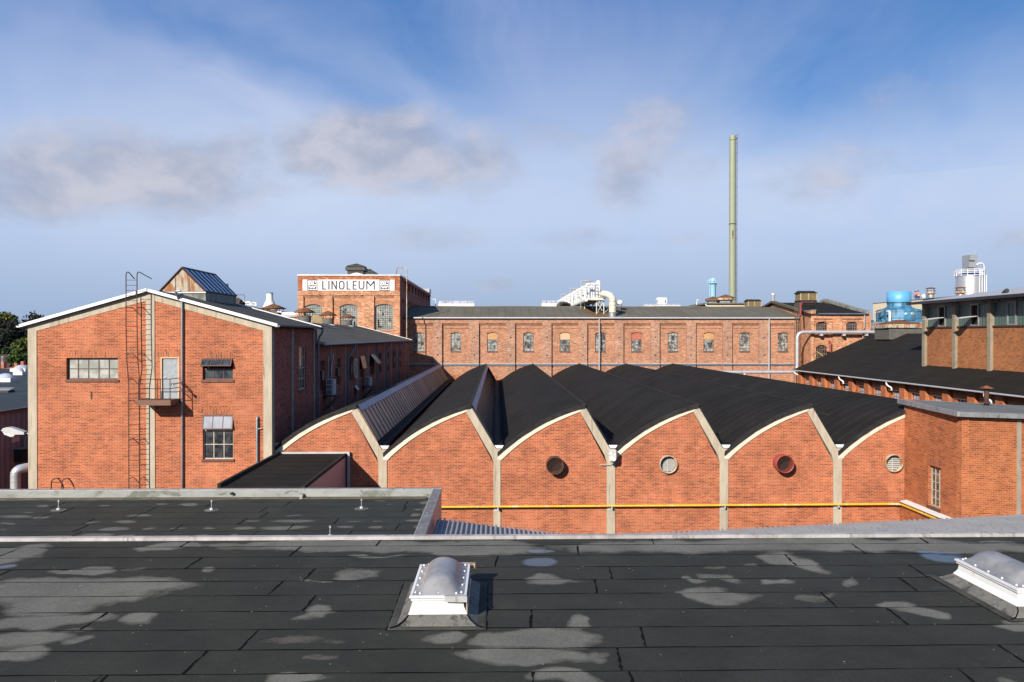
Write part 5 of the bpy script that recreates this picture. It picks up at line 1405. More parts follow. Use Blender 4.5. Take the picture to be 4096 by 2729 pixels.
# metal ledge, follows the piers
m = MB(); la, lb_ = lz(1463.5), lz(1457)
prev = x0
for i, (a, b) in enumerate(piers):
    A_, B_ = lx(a), lx(b)
    if i: 
        m.fb(LR, prev, A_, la, lb_, .0, .10)
    m.fb(LF, A_, B_, la, lb_, .0, .10); prev = B_
m.build('ledge', M['gutter'], lb)
m = MB(); prev = x0
for i, (a, b) in enumerate(piers):
    A_, B_ = lx(a), lx(b)
    if i: m.hexa([LR.p(prev, lb_ + .002, 0), LR.p(A_, lb_ + .002, 0), LR.p(A_, lb_ + .002, .14), LR.p(prev, lb_ + .002, .14), LR.p(prev, lb_ + .08, 0), LR.p(A_, lb_ + .08, 0), LR.p(A_, lb_ + .03, .14), LR.p(prev, lb_ + .03, .14)])
    m.hexa([LF.p(A_, lb_ + .002, 0), LF.p(B_, lb_ + .002, 0), LF.p(B_, lb_ + .002, .14), LF.p(A_, lb_ + .002, .14), LF.p(A_, lb_ + .08, 0), LF.p(B_, lb_ + .08, 0), LF.p(B_, lb_ + .03, .14), LF.p(A_, lb_ + .03, .14)]); prev = B_
m.build('ledge_flashing', M['metal_light'], lb)
# bricked-up arches below the ledge
for c in winc[1:4]:
    a0 = lx(c - 20); a1 = lx(c + 20); z1 = lz(1500)
    m = MB(); m.slab(LR, arch(a0, z1 - 1.6, a1, z1, .14), (), .001, .012); m.build('blind_arch', M['brick_rust'], lb)
# tie-plate bolts
m = MB()
for (a, b) in piers[1:-1]:
    c = lx((a + b) / 2)
    for y in (1350, 1421): m.lathe(LF.p(c, lz(y), 0), [(.09, 0), (.07, -.04), (.001, -.05)], 8, axis='Y')
m.build('tie_bolt', M['rust_steel'], lb)
m = MB()
m.fb(LF, x0, x1, gz - .001, gz + .10, -.3, .08); m.build('eaves_board', M['black_metal'], lb)
m = MB(); m.tube([(x0 + 1.2, YL - .22, gz + .13), (x1, YL - .22, gz + .13)], .10, 8); m.build('gutter', M['metal_light'], lb)
# roof: eave at YL, ridge 7.9 m back
YR = 102.0; zre = gz + .19; zrr = at(2400, 1228.5, YR).z
xr1 = at(3077, 1221, YR).x
m = MB('xy'); m.poly3([(-11.04, YL - .12, zre), (x1 + .1, YL - .12, zre), (xr1 + 2.2, YR, zrr), (-11.04, YR, zrr)], .12)
m.poly3([(-11.04, YR, zrr), (xr1 + 2.2, YR, zrr), (x1, YR + 9, zre), (-11.04, YR + 9, zre)], .12)
m.build('roof', M['felt_grey'], lb)
# wavy ridge felt
m = MB(); m.tube([( -11 + i * 1.5, YR, zrr + .02 + .02 * math.sin(i * .9)) for i in range(int((xr1 + 12) / 1.5))], .10, 6); m.build('ridge_roll', M['felt_grey'], lb)
m = MB(); m.box(x0, x1, YL + .6, YR + 8, bl, gz - .3); m.build('core_wall', M['brick_dull'], lb)
m = MB()
for x in (2396.5, 3075):
    q = LF.p(lx(x), 0, .14); m.tube([(q.x, YL - .2, gz + .1), (q.x, YL - .14, gz - .3), (q.x, YL - .14, bl)], .075, 8)
m.build('downpipe', M['metal_light'], lb)
M['rust_stain'] = plain('ochre_roof_stain', (.16, .085, .03), .85, var=.3, scale=1.2)
sr = (zrr - zre) / (YR - YL + .12)
def roofz(y, up=0.0): return zre + sr * (y - YL + .12) + up
def on_roof(px_, py_, up=.0):
    d = ray(px_, py_); n = Vector((0, -sr, 1)); k = (zre + up - sr * (YL - .12)) / (d.z - sr * d.y); return d * k
rr = random.Random(12); rs = []
for (x, y) in ((2318, 1230), (2345, 1229), (2372, 1244), (2403, 1251), (2425, 1262), (2440, 1271), (2400, 1271), (2375, 1269), (2352, 1252), (2335, 1240)):
    rs.append(on_roof(x, y, .012))
m = MB('xy'); fan(m, rs, .002); m.build('rust_stain', M['rust_stain'], lb)
m = MB('xy'); fan(m, [on_roof(2448, 1266, .016), on_roof(2475, 1262, .016), on_roof(2500, 1270, .016), on_roof(2470, 1271, .016), on_roof(2440, 1270, .016)], .002); m.build('pale_patch', M['felt_annex'], lb)

# ================================================================== sign tower
YT = 91.4
TF = front(YT)
tw = thing('sign_tower', 'tall old brick building carrying the white lettered sign', 'building', (-17, 110, -12))
XT = TF.px(1599.5, 1150)[0]; XTL = TF.px(1191, 1150)[0]
zT = TF.px(1400, 1104)[1]; 
def tr(x0_, y0_, x1_, y1_): return rectpx(TR, x0_, y0_, x1_, y1_)
TREC = .22; TR = TF.sh(-TREC)
tws = [(tr(1218, 1217, 1290, 1325), 'a'), (tr(1359.5, 1216.6, 1431.4, 1321), 'b'), (tr(1500, 1216, 1572.5, 1321), 'c')]
m = MB(); m.slab(TR, [(XTL + .004, bl), (XT - .004, bl), (XT - .004, zT - .02), (XTL + .004, zT - .02)], [arch(*r, .28) for r, _ in tws], -.3, 0); m.build('wall', M['brick_tower'], tw)
pan = [(1213.6, 1297, 1184), (1330, 1457, 1181), (1496, 1577, 1182)]
xs_ = [1191] + [v for p in pan for v in (p[0], p[1])] + [1599.5]
m = MB()
for i in range(0, len(xs_), 2):
    m.fb(TF, TF.px(xs_[i], 1200)[0], TF.px(xs_[i + 1], 1200)[0], bl, TF.px(1400, 1183)[1], -TREC + .002, 0)
zf = TF.px(1400, 1183)[1]; zs1 = TF.px(1400, 1164.5)[1]
m.fb(TF, XTL, XT, zf + .002, zs1, -TREC + .002, 0)
m.build('pier', M['brick_tower'], tw)
m = MB()
for a, b, y in pan:
    ua_, ub_ = TF.px(a, 1200)[0], TF.px(b, 1200)[0]
    m.fb(TF, ua_, ub_, zf - .12, zf - .002, -TREC + .002, -.07); m.fb(TF, ua_, ub_, zf - .24, zf - .122, -TREC + .002, -.14)
m.fb(TF, XTL, XT, zf + .02, zf + .10, .001, .05)
m.build('corbel_frieze', M['brick_tower'], tw)
m = MB(); m.fb(TF, XTL, XT, zs1 + .002, zT - .021, -TREC + .002, 0); m.build('rusty_band', M['brick_rust'], tw)
for (r, _) in tws:
    m = MB(); m.slab(TR, arch_ring(*r, .34, .5, .34, .28), (), .001, .03); m.build('window_arch', M['brick_stop'], tw)
for (r, k) in tws:
    wobj = window(tw, TR, r, 8, 12, rise=.28, fm='frame_light', gm='glass_tower', set_=.12, fw=.05, bw=.03, sillm='brick_stop')
    rr = random.Random(ord(k)); m = MB(); W2_, H2_ = (r[2] - r[0]) / 8, (r[3] - .1 - r[1]) / 12
    for q in range(16):
        i, j = rr.randrange(1, 7), rr.randrange(1, 10)
        u = r[0] + i * W2_; v = r[1] + j * H2_
        m.slab(TR, hole((u, v, u + W2_, v + H2_)), [hole((u + .05, v + .05, u + W2_ - .05, v + H2_ - .05))], -.125, -.11)
    m.build('vent_light', M['frame_light'], wobj)
    if k == 'b': m = MB(); m.fb(TR, r[2] - 2 * W2_, r[2] - .3, r[1] + .05, r[1] + 4.1 * H2_, -.118, -.112); m.build('painted_dark_opening', M['black'], wobj)
    if k == 'c': m = MB(); m.fb(TR, r[0] + 1.1 * W2_, r[0] + 3.0 * W2_, r[1] + 1.1 * H2_, r[1] + 5 * H2_, -.118, -.112); m.build('painted_dark_opening', M['black'], wobj)
# metal louvre box in the lower left window
r = tws[0][0]; lv = MB(); zt_ = TF.px(1267, 1259)[1]
for j in range(16): lv.fb(TR, TF.px(1247, 1270)[0], TF.px(1291, 1270)[0], zt_ - .12 - j * .11, zt_ - .05 - j * .11, -.1, .10 )
lv.build('louvre', M['louvre'], tw)
lv = MB(); lv.fb(TR, TF.px(1246, 1270)[0], TF.px(1292, 1270)[0], zt_ - 1.9, zt_, -.105, .02); lv.build('louvre_backing', M['rust_steel'], tw)
# flank, facing right, in shade
TS = side_right(XT); YE = 132.8
rec = []
for i in range(9):
    y = 95.6 + i * 4.05; rec.append((y, 5.5, y + 2.5, 6.62))
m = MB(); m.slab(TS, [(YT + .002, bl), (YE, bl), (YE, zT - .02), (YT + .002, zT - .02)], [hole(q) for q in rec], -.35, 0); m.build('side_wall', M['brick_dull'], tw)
for q in rec:
    m = MB(); m.fb(TS, q[0], q[2], q[1], q[3], -.34, -.2); bwn = m.build('blind_window', M['brick_dull'], tw)
    m = MB(); m.fb(TS, q[0] - .1, q[2] + .1, q[1] - .12, q[1] - .002, -.1, .1); m.build('sill', M['concrete_dark'], bwn)
m = MB(); m.fb(TS, YT + 2, YE, 3.95, 4.05, .001, .12); m.fb(TS, YT + 2, YE, 4.2, 4.3, .001, .12); m.fb(TS, YT + 2, YE, zT - .35, zT - .02, .001, .10); m.build('string_course', M['brick_dull'], tw)
m = MB(); m.slab(side_left(XTL), [(YT + .002, bl), (YE, bl), (YE, zT - .02), (YT + .002, zT - .02)], (), -.3, 0); m.slab(front(YE), [(XTL, bl), (XT, bl), (XT, zT - .02), (XTL, zT - .02)], (), -.3, 0); m.build('side_wall', M['brick_dull'], tw)
m = MB('xy'); m.box(XTL - .06, XT + .06, YT - .08, YE, zT, zT + .17); m.build('coping', M['metal_light'], tw)
m = MB(); m.slab(front(YT + .3), [(TF.px(1396, 1098)[0], zT + .18), (TF.px(1454, 1098)[0], zT + .18), (TF.px(1423, 1090)[0], zT + .40)], (), -2, 0); m.build('small_gable', M['metal_white'], tw)
m = MB(); q = at(1697, 1177, 130); m.box(q.x, at(1722, 1177, 130).x, 128, 131, zT + .1, at(1700, 1158, 130).z); m.build('roof_hut', M['metal_grey'], tw)
# ------------------------------------------------------------------ the sign
SG = TF.sh(.08)
sg = thing('building_sign', 'white painted sign reading LINOLEUM with a square emblem at each end', 'sign', TF.p(TF.px(1394, 1163)[0], TF.px(1394, 1163)[1], .05))
def zpx(a, b): return (1180 + a / 5.35, 1060 + b / 5.35)
def SP(a, b): return SG.px(*zpx(a, b))
(su0, sv0), (su1, sv1) = SP(163, 550), SP(2129, 318)
m = MB(); m.fb(SG, su0, su1, sv0, sv1, -.075, 0); m.build('board', M['metal_white'] , sg)
M['letter'] = plain('sign_lettering', (.045, .035, .055), .6, var=.15)
M['sign_white'] = plain('sign_white', (.86, .86, .86), .5, var=.03)
sc_ = (su1 - su0) / (2129 - 163)
def P2(a, b): return (su0 + (a - 163) * sc_, sv1 - (b - 318) * (sv1 - sv0) / 232)
sw = 28
def stroke(mb, a, b, w=sw, d=.02):
    (x0_, y0_), (x1_, y1_) = a, b; dx_, dy_ = x1_ - x0_, y1_ - y0_; L = math.hypot(dx_, dy_); nx_, ny_ = -dy_ / L * w / 2, dx_ / L * w / 2
    mb.slab(SG, [P2(x0_ + nx_, y0_ + ny_), P2(x1_ + nx_, y1_ + ny_), P2(x1_ - nx_, y1_ - ny_), P2(x0_ - nx_, y0_ - ny_)], (), .0, d)
def poly(mb, pts, holes=(), d=.02, d0=.004): mb.slab(SG, [P2(*p) for p in pts], [[P2(*p) for p in h] for h in holes], d0, d)
def letter(fn): m = MB(); fn(m); m.build('letter', M['letter'], sg)
T0, B0 = 341, 529
letter(lambda m: poly(m, [(580, T0), (608, T0), (608, B0 - 24), (668, B0 - 24), (668, B0), (580, B0)]))
letter(lambda m: poly(m, [(711, T0), (738, T0), (738, B0), (711, B0)]))
letter(lambda m: poly(m, [(777, B0), (777, T0), (806, T0), (870, 470), (870, T0), (898, T0), (898, B0), (871, B0), (805, 395), (805, B0)]))
def ring_pts(a, b, c, d_, r, n=6):
    out = []
    for (cx, cy, s0) in ((c - r, b + r, -90), (c - r, d_ - r, 0), (a + r, d_ - r, 90), (a + r, b + r, 180)):
        for k in range(n + 1):
            an = R(s0 + 90 * k / n); out.append((cx + r * math.cos(an), cy + r * math.sin(an)))
    return out
letter(lambda m: poly(m, ring_pts(934, T0, 1060, B0, 58), [ring_pts(962, T0 + 27, 1032, B0 - 27, 33)]))
letter(lambda m: poly(m, [(1101, T0), (1128, T0), (1128, B0 - 24), (1191, B0 - 24), (1191, B0), (1101, B0)]))
letter(lambda m: poly(m, [(1231, T0), (1322, T0), (1322, T0 + 23), (1258, T0 + 23), (1258, 421), (1314, 421), (1314, 445), (1258, 445), (1258, B0 - 24), (1322, B0 - 24), (1322, B0), (1231, B0)]))
def U_(m):
    o = [(1358, T0), (1385, T0)]; inner = [(1385 + 0, 468)]
    pts = [(1358, T0), (1385, T0), (1385, 470)]
    for k in range(9): an = R(180 - 180 * k / 8); pts.append((1421.5 + 36.5 * math.cos(an), 470 + 33 * math.sin(an)))
    pts += [(1458, T0), (1485, T0), (1485, 468)]
    for k in range(11): an = R(180 * k / 10); pts.append((1421.5 + 63.5 * math.cos(an), 468 + 61 * math.sin(an)))
    poly(m, pts)
letter(U_)
letter(lambda m: poly(m, [(1523, B0), (1523, T0), (1553, T0), (1615, 425), (1677, T0), (1707, T0), (1707, B0), (1682, B0), (1682, 388), (1615, 462), (1549, 388), (1549, B0)]))
for ox in (0, 1544):
    e = MB(); q = lambda a, b: (a + ox, b)
    poly(e, [q(262, 319), q(482, 319), q(482, 545), q(262, 545)], [[q(275, 335), q(473, 335), q(473, 533), q(275, 533)]], .02)
    poly(e, [q(288, 354), q(456, 354), q(456, 515), q(288, 515)], (), .02)
    em = e.build('emblem', M['letter'], sg)
    e = MB()
    poly(e, [q(294, 360), q(338, 360), q(362, 372), q(368, 398), q(362, 424), q(338, 436), q(294, 436)], [[q(318, 380), q(335, 380), q(343, 398), q(335, 416), q(318, 416)]], .045, .021)
    poly(e, [q(376, 360), q(404, 360), q(404, 414), q(448, 414), q(448, 436), q(376, 436)], (), .045, .021)
    poly(e, [q(428, 366), q(450, 366), q(450, 386), q(428, 386)], (), .045, .021)
    poly(e, [q(295, 458), q(310, 444), q(340, 472), q(372, 442), q(404, 472), q(434, 444), q(450, 458), q(404, 508), q(372, 478), q(342, 508)], (), .045, .021)
    e.build('emblem_letters', M['sign_white'], em)
# ------------------------------------------------------------------ tower roof ventilators
def roof_vent(nm, x0_, x1_, yt_, Y, zb_, label, cat='roof vent', group=None):
    a, b = at(x0_, yt_, Y), at(x1_, yt_, Y); w_ = (b.x - a.x) / 2; cx = (a.x + b.x) / 2; zt_ = a.z
    t = thing(nm, label, cat, (cx, Y, zb_), group); h = zt_ - zb_
    m = MB(); rt2 = math.sqrt(2)
    m.lathe((cx, Y, 0), [(.01, zt_), (w_ * .9 * rt2, zt_ - h * .22), (w_ * .9 * rt2, zt_ - h * .27)], 4, rot=PI / 4, smooth=False); m.build('cap', M['vent_dark'], t)
    m = MB(); m.lathe((cx, Y, 0), [(w_ * .8 * rt2, zt_ - h * .272), (w_ * rt2, zt_ - h * .33), (w_ * rt2, zt_ - h * .55), (w_ * .84 * rt2, zt_ - h * .58)], 4, rot=PI / 4, smooth=False); m.build('hood', M['vent_dark'], t)
    m = MB(); m.lathe((cx, Y, 0), [(w_ * .80 * rt2, zt_ - h * .582), (w_ * .80 * rt2, zb_)], 4, rot=PI / 4, smooth=False); m.build('body', M['vent_dark'], t)
    return t
M['rust_mix2'] = plain('weathered_hood', (.17, .15, .11), .8, var=.3, scale=2, stain=(.13, .06, .03), stain_amt=.5)
gt = 'stepped ventilators on the tower roof'
roof_vent('tower_ventilator', 1388, 1465, 1054, 96, zT + .2, 'largest dark stepped ventilator on the sign tower roof', group=gt)
roof_vent('tower_ventilator', 1455, 1502, 1075, 106, zT + .2, 'second dark ventilator stepping back behind the largest on the tower', group=gt)
roof_vent('tower_ventilator', 1490, 1522, 1090, 118, zT + .2, 'lowest dark ventilator at the back of the tower roof', group=gt)
t = thing('pipe_hoop', 'rusty pipe hoop and long pole at the tower corner beside the sign', 'pole', at(1627, 1360, 91))
m = MB(); m.tube(bend([at(1586, 1103, 92), at(1586, 1071, 91.6), at(1627, 1071, 91), at(1627, 1370, 91)], .3, 4), .06, 6); m.tube([at(1608, 1104, 91.5), at(1627, 1104, 91)], .04, 5); m.build('pole', M['rust_mix'], t)
# ================================================================== old brick building at the right end of the long one
YB = 90.7
BF = front(YB)
rb = thing('corner_brick_building', 'old brick building with black roof and louvred vent right of the long building', 'building', (39, 96, -12))
XB0 = BF.px(3244, 1350)[0]; XB1 = BF.px(3484, 1350)[0]
gzB = BF.px(3350, 1257)[1]; BREC = .2; BR = BF.sh(-BREC)
bw_ = [rectpx(BR, 3264.4, 1286, 3308.6, 1330), rectpx(BR, 3384.6, 1286, 3429.5, 1330), rectpx(BR, 3263.6, 1380, 3308.5, 1446)]
m = MB(); m.slab(BR, [(XB0 + .004, bl), (XB1 - .004, bl), (XB1 - .004, gzB - .02), (XB0 + .004, gzB - .02)], [arch(*r, .28) for r in bw_], -.35, 0); m.build('wall', M['brick_tower'], rb)
m = MB()
for a, b in ((3238, 3246), (3332, 3368), (3452, 3484)): m.fb(BF, max(XB0 + .004, BF.px(a, 1350)[0]), min(XB1 - .004, BF.px(b, 1350)[0]), bl, gzB - .021, -BREC + .002, 0)
m.build('pier', M['brick_tower'], rb)
m = MB(); zq = BF.px(3350, 1273)[1]; m.fb(BF, XB0, XB1, zq, gzB - .022, -BREC + .002, -.003); m.fb(BF, XB0 + .2, XB1 - .8, zq - .12, zq - .002, -BREC + .002, -.07); m.fb(BF, XB0 + .2, XB1 - .8, zq - .4, zq - .3, -BREC + .002, -.1); m.build('corbel_frieze', M['brick_tower'], rb)
for r in bw_:
    m = MB(); m.slab(BR, arch_ring(*r, .22, .3, .36, .28), (), .001, .03); m.build('window_arch', M['brick_stop'], rb)
for r in bw_: window(rb, BR, r, 5, 4, rise=.28, fm='frame_old', gm='glass_dark', set_=.14, fw=.05, bw=.05)
m = MB(); r = bw_[2]; m.hexa([BR.p(r[0] + .1, r[3] - .75, -.1), BR.p(r[0] + .2, r[3] - .75, -.1), BR.p(r[0] + .2, r[3] - .75, -.09), BR.p(r[0] + .1, r[3] - .75, -.09), BR.p(r[2] - .1, r[1] + .35, -.1), BR.p(r[2], r[1] + .35, -.1), BR.p(r[2], r[1] + .35, -.09), BR.p(r[2] - .1, r[1] + .35, -.09)]); m.build('yellow_rail', M['yellow'], rb)
XSB = XB0; BS = side_left(XB0)
m = MB(); m.slab(BS, [(YB + .002, bl), (112, bl), (112, gzB), (103, 4.2), (YB + 1.6, gzB - .1), (YB + 1.6, BF.px(3240, 1243)[1]), (YB + .002, BF.px(3240, 1243)[1])], (), -.35, 0); m.build('side_wall', M['brick_tower'], rb)
m = MB(); m.box(XB0 - .02, XB0 + .55, YB + .02, YB + 1.62, gzB - .1, BF.px(3240, 1243)[1] + .005); m.build('corner_pier', M['brick_tower'], rb)
m = MB(); m.box(XB0 - .06, XB0 + .6, YB - .03, YB + 1.68, BF.px(3240, 1243)[1] + .006, BF.px(3240, 1243)[1] + .1); m.build('coping', M['metal_grey'], rb)
m = MB(); m.slab(side_right(XB1), [(YB + .002, bl), (112, bl), (112, gzB), (103, 4.4), (YB + .002, gzB)], (), -.35, 0); m.build('side_wall', M['brick_tower'], rb)
YR2 = 103.0; zR2 = at(3086, 1211, YR2).z
m = MB('xy'); m.poly3([(XB0 - .3, YB - .18, gzB + .02), (XB1 - .3, YB - .18, gzB + .02), (XB1 - .3, YR2, zR2), (XB0 - .3, YR2, zR2)], .12)
m.poly3([(XB0 - .3, YR2, zR2), (XB1 - .3, YR2, zR2), (XB1 - .3, YR2 + 12, gzB), (XB0 - .3, YR2 + 12, gzB)], .12); m.build('roof', M['felt_hall'], rb)
m = MB()
def rail3(m, a, b, w_, h_):
    m.hexa([(a[0] - w_, a[1], a[2] - .1), (a[0] + w_, a[1], a[2] - .1), (b[0] + w_, b[1], b[2] - .1), (b[0] - w_, b[1], b[2] - .1), (a[0] - w_, a[1], a[2] + h_), (a[0] + w_, a[1], a[2] + h_), (b[0] + w_, b[1], b[2] + h_), (b[0] - w_, b[1], b[2] + h_)])
rail3(m, (XB1 - .15, YB + .2, gzB + .1), (XB1 - .15, YR2, zR2 + .25), .28, .25); rail3(m, (XB1 - .15, YR2, zR2 + .25), (XB1 - .15, YR2 + 12, gzB), .28, .25); m.build('verge', M['felt_parapet'], rb)
m = MB(); rail3(m, (XB0 - .1, YB + 1.6, gzB + .3), (XB0 - .1, YR2, zR2 + .08), .26, .15); rail3(m, (XB0 - .1, YR2, zR2 + .08), (XB0 - .1, YR2 + 12, gzB), .26, .15); m.build('mossy_verge', M['moss'], rb)
m = MB(); m.tube([(XB0 + .7, YB - .28, gzB + .02), (XB1 - .7, YB - .28, gzB + .02)], .09, 8); m.build('gutter', M['gutter'], rb)
m = MB(); q = BF.p(BF.px(3455, 1300)[0], 0, .12); m.tube([(q.x, q.y - .1, gzB), (q.x, q.y - .1, gzB - 1.5), (q.x - .15, q.y, gzB - 1.8), (q.x - .15, q.y, bl)], .07, 8); m.build('downpipe', M['metal_grey'], rb)
m = MB(); a = at(3330, 1420, YB - 1.2); b = at(3420, 1430, YB - 1.2); m.box(a.x, b.x + .6, YB - 1.3, YB - .01, a.z - 3, a.z); m.build('lean_to', M['brick_annex'], rb)
m = MB(); m.hexa([(a.x - .2, YB - 1.6, a.z), (b.x + .8, YB - 1.6, a.z - .1), (b.x + .8, YB - .01, a.z + .1), (a.x - .2, YB - .01, a.z + .2), (a.x - .2, YB - 1.6, a.z + .15), (b.x + .8, YB - 1.6, a.z + .05), (b.x + .8, YB - .01, a.z + .25), (a.x - .2, YB - .01, a.z + .35)]); m.build('lean_to_roof', M['felt_hall'], rb)
m = MB(); m.tube(bend([at(3322, 1432, YB - .3), at(3322, 1368, YB - .3), at(3316, 1365, YB - .1)], .2), .12, 8); m.build('red_vent_pipe', M['red_pipe'], rb)

def louvre_box(x0_, x1_, yt_, yb_, Y, label, base=None):
    a, b = at(x0_, yt_, Y), at(x1_, yt_, Y); zb_ = at(x0_, yb_, Y).z; cx = (a.x + b.x) / 2; hw = (b.x - a.x) / 2; zt_ = a.z
    t = thing('louvred_ventilator', label, 'roof vent', (cx, Y, zb_), 'louvred ventilators on the old roofs'); d_ = hw * .8; h = zt_ - zb_
    m = MB()
    m.hexa([(cx - hw, Y - d_ * 1.15, zt_ - h * .22), (cx + hw, Y - d_ * 1.15, zt_ - h * .22), (cx + hw, Y + d_ * 1.15, zt_ - h * .22), (cx - hw, Y + d_ * 1.15, zt_ - h * .22),
            (cx - hw * .88, Y - .05, zt_), (cx + hw * .88, Y - .05, zt_), (cx + hw * .88, Y + .05, zt_), (cx - hw * .88, Y + .05, zt_)]); m.build('cap', M['felt_edge'], t)
    z1_ = zt_ - h * .225; z0_ = zb_ + h * .2
    m = MB(); m.box(cx - hw * .84, cx + hw * .84, Y - d_, Y + d_, z0_, z1_); m.build('body', M['black'], t)
    m = MB()
    for x in (-.86, 0, .86): m.box(cx + hw * x - .06, cx + hw * x + .06, Y - d_ - .06, Y - d_ + .02, z0_, z1_)
    n = 7
    for k in range(n):
        z = z0_ + (z1_ - z0_) * (k + .15) / n; g_ = (z1_ - z0_) / n
        m.hexa([(cx - hw * .84, Y - d_ - .10, z), (cx + hw * .84, Y - d_ - .10, z), (cx + hw * .84, Y - d_ - .08, z), (cx - hw * .84, Y - d_ - .08, z), (cx - hw * .84, Y - d_ - .02, z + g_ * .42), (cx + hw * .84, Y - d_ - .02, z + g_ * .42), (cx + hw * .84, Y - d_ - .0, z + g_ * .42), (cx - hw * .84, Y - d_ - .0, z + g_ * .42)])
        m.box(cx - hw * .87, cx - hw * .845, Y - d_, Y + d_, z, z + g_ * .5)
    m.build('louvre', M['louvre'], t)
    m = MB(); m.box(cx - hw * .9, cx + hw * .9, Y - d_ * 1.05, Y + d_ * 1.05, zb_ - 1.2, z0_ - .001); m.build('base', M['felt_edge'], t)
    return t
louvre_box(3186, 3259, 1164, 1212, 101.5, 'buff louvred ventilator with black cap standing on the corner brick building')
louvre_box(2981, 3040, 1198, 1236, 106, 'smaller buff louvred ventilator peeping over the long building ridge')
t = thing('metal_stack', 'short shiny metal stack with flared top above the mossy verge', 'chimney', at(3092, 1207, 104))
q = at(3092, 1207, 104); k = 104 / FPX
m = MB(); m.lathe((q.x, q.y, 0), [(6.5 * k, q.z - 1), (6.5 * k, q.z + 19 * k), (9 * k, q.z + 25 * k), (9 * k, q.z + 31 * k), (5.5 * k, q.z + 35 * k), (.01, q.z + 35.5 * k)], 16); m.build('pipe', M['steel'], t)
t = thing('red_pipe', 'red painted pipe bending over the corner brick pier', 'pipe', at(3201, 1265, 90))
m = MB(); m.tube(bend([at(3202, 1266, 90.3), at(3203, 1211, 91.5), at(3256, 1211, 97)], .6, 4), .11, 8); m.build('pipe', M['red_pipe'], t)
t = thing('cage_ladder', 'tall pale ladder with safety rails between the long and the corner building', 'ladder', at(3190, 1520, 92))
m = MB()
for x in (3180, 3188, 3196): m.tube(bend([at(x, 1530, 93.2), at(x, 1216, 93.2), at(x + 8, 1210, 93.2), at(x + 26, 1222, 94)], .4, 3), .035, 5)
y = 1222
while y < 1520: m.tube([at(3179, y, 93.2), at(3196, y, 93.2)], .025, 4); y += 10.5
m.build('frame', M['rust_mix2'], t)

# ------------------------------------------------------------------ bright insulated pipe
t = thing('silver_pipe', 'thick shiny insulated pipe climbing the corner and running across to the right', 'pipe', at(3189, 1500, 90))
m = MB(); Yp = 90.15; rp = .185
zlo = at(3100, 1489, Yp).z; zhi = at(3300, 1329, Yp).z; xv = at(3189, 1400, Yp).x
m.tube(bend([(22.5, Yp, zlo), (xv, Yp, zlo), (xv, Yp, zlo + .01), (xv, Yp, zhi), (xv + 30, Yp, zhi)] if False else [(22.5, Yp, zlo), (xv, Yp, zlo), (xv, Yp, zhi), (xv + 22, Yp, zhi)], .75, 6), rp, 14); m.build('pipe', M['steel'], t)
m = MB()
for x in (23, 25.4, 27.8, 30.2, 32.6): m.tube([(x, Yp, zlo), (x + .05, Yp, zlo)], rp + .012, 14)
for x in range(36, 56, 2): m.tube([(x, Yp, zhi), (x + .05, Yp, zhi)], rp + .012, 14)
m.build('joint_band', M['metal_grey'], t)
m = MB()
for x in (28.2,): m.tube([(x, Yp, zlo), (x, Yp, bl)], .16, 10)
for x in (37, 39.6, 42.2): m.box(x - .15, x + .15, Yp - .1, YB, zhi - .42, zhi - .2)
m.build('support', M['metal_light'], t)

# ================================================================== hall with black pitched roof on the right
hb = thing('dark_roofed_hall', 'long brick hall with black pitched roof and a row of small windows on the right', 'building', (42, 70, -12))
XH = 33.57; YH0, YH1 = 37.5, 88.0
zEH = at(3194.7, 1479, YH1).z; rdg = at(3501, 1335, YH1); XRg = rdg.x; zRg = rdg.z; sH = (zRg - zEH) / (XRg - XH)
HS = side_left(XH)
ws_ = []; ywin = [85.4 - 3.17 * i for i in range(15)]
for y in ywin: ws_.append((y - .68, -6.2, y + .68, -4.62))
m = MB(); m.slab(HS, [(YH0, bl), (YH1, bl), (YH1, zEH - .12), (YH0, zEH - .12)], [hole(r) for r in ws_], -.35, 0); m.build('wall', M['brick_annex'], hb)
for r in ws_: window(hb, HS, r, 3, 3, fm='frame_old', gm='glass_white', set_=.16, fw=.06, bw=.04)
m = MB()
for i in range(15):
    y = ywin[i] + 1.58; m.fb(HS, y - .42, y + .42, bl, zEH - .13, .001, .32)
m.build('pier', M['brick_annex'], hb)
for r in ws_:
    m = MB(); m.fb(HS, r[0] - .3, r[2] + .3, r[3] + .02, r[3] + .33, .001, .06); m.build('lintel', M['brick_stop'], hb)
m = MB('xy'); m.poly3([(XH - .62, YH0, zEH - .04), (XH - .62, YH1 + .3, zEH - .04), (XRg, YH1 + .3, zRg), (XRg, YH0, zRg)], .12)
m.poly3([(XRg, YH0, zRg), (XRg, YH1 + .3, zRg), (XRg + 9, YH1 + .3, zEH), (XRg + 9, YH0, zEH)], .12); m.build('roof', M['felt_hall'], hb)
m = MB(); m.tube([(XH - .70, YH0, zEH - .06), (XH - .70, YH1 + .3, zEH - .06)], .07, 8); m.build('gutter', M['metal_light'], hb)
m = MB(); m.slab(front(YH1), [(XH, bl), (XRg + 8.5, bl), (XRg + 8.5, zEH - .1), (XRg, zRg - .15), (XH, zEH - .1)], (), -.3, 0); m.build('wall', M['brick_annex'], hb)
m = MB()
for px_ in (3395, 3592, 4000):
    Y_ = XH * FPX / (px_ - 1988) * 1.0
    m.tube(bend([(XH - .68, Y_, zEH - .1), (XH - .66, Y_, zEH - .38), (XH - .35, Y_ - .25, zEH - .62), (XH - .35, Y_ - .25, zEH - .82)], .12, 3), .07, 8)
m.tube(bend([(XH - .68, 87.4, zEH - .1), (XH - .66, 87.4, zEH - .38), (XH - .12, 87.2, zEH - .62), (XH - .12, 87.2, bl)], .12, 3), .07, 8)
m.build('downpipe', M['metal_white'], hb)
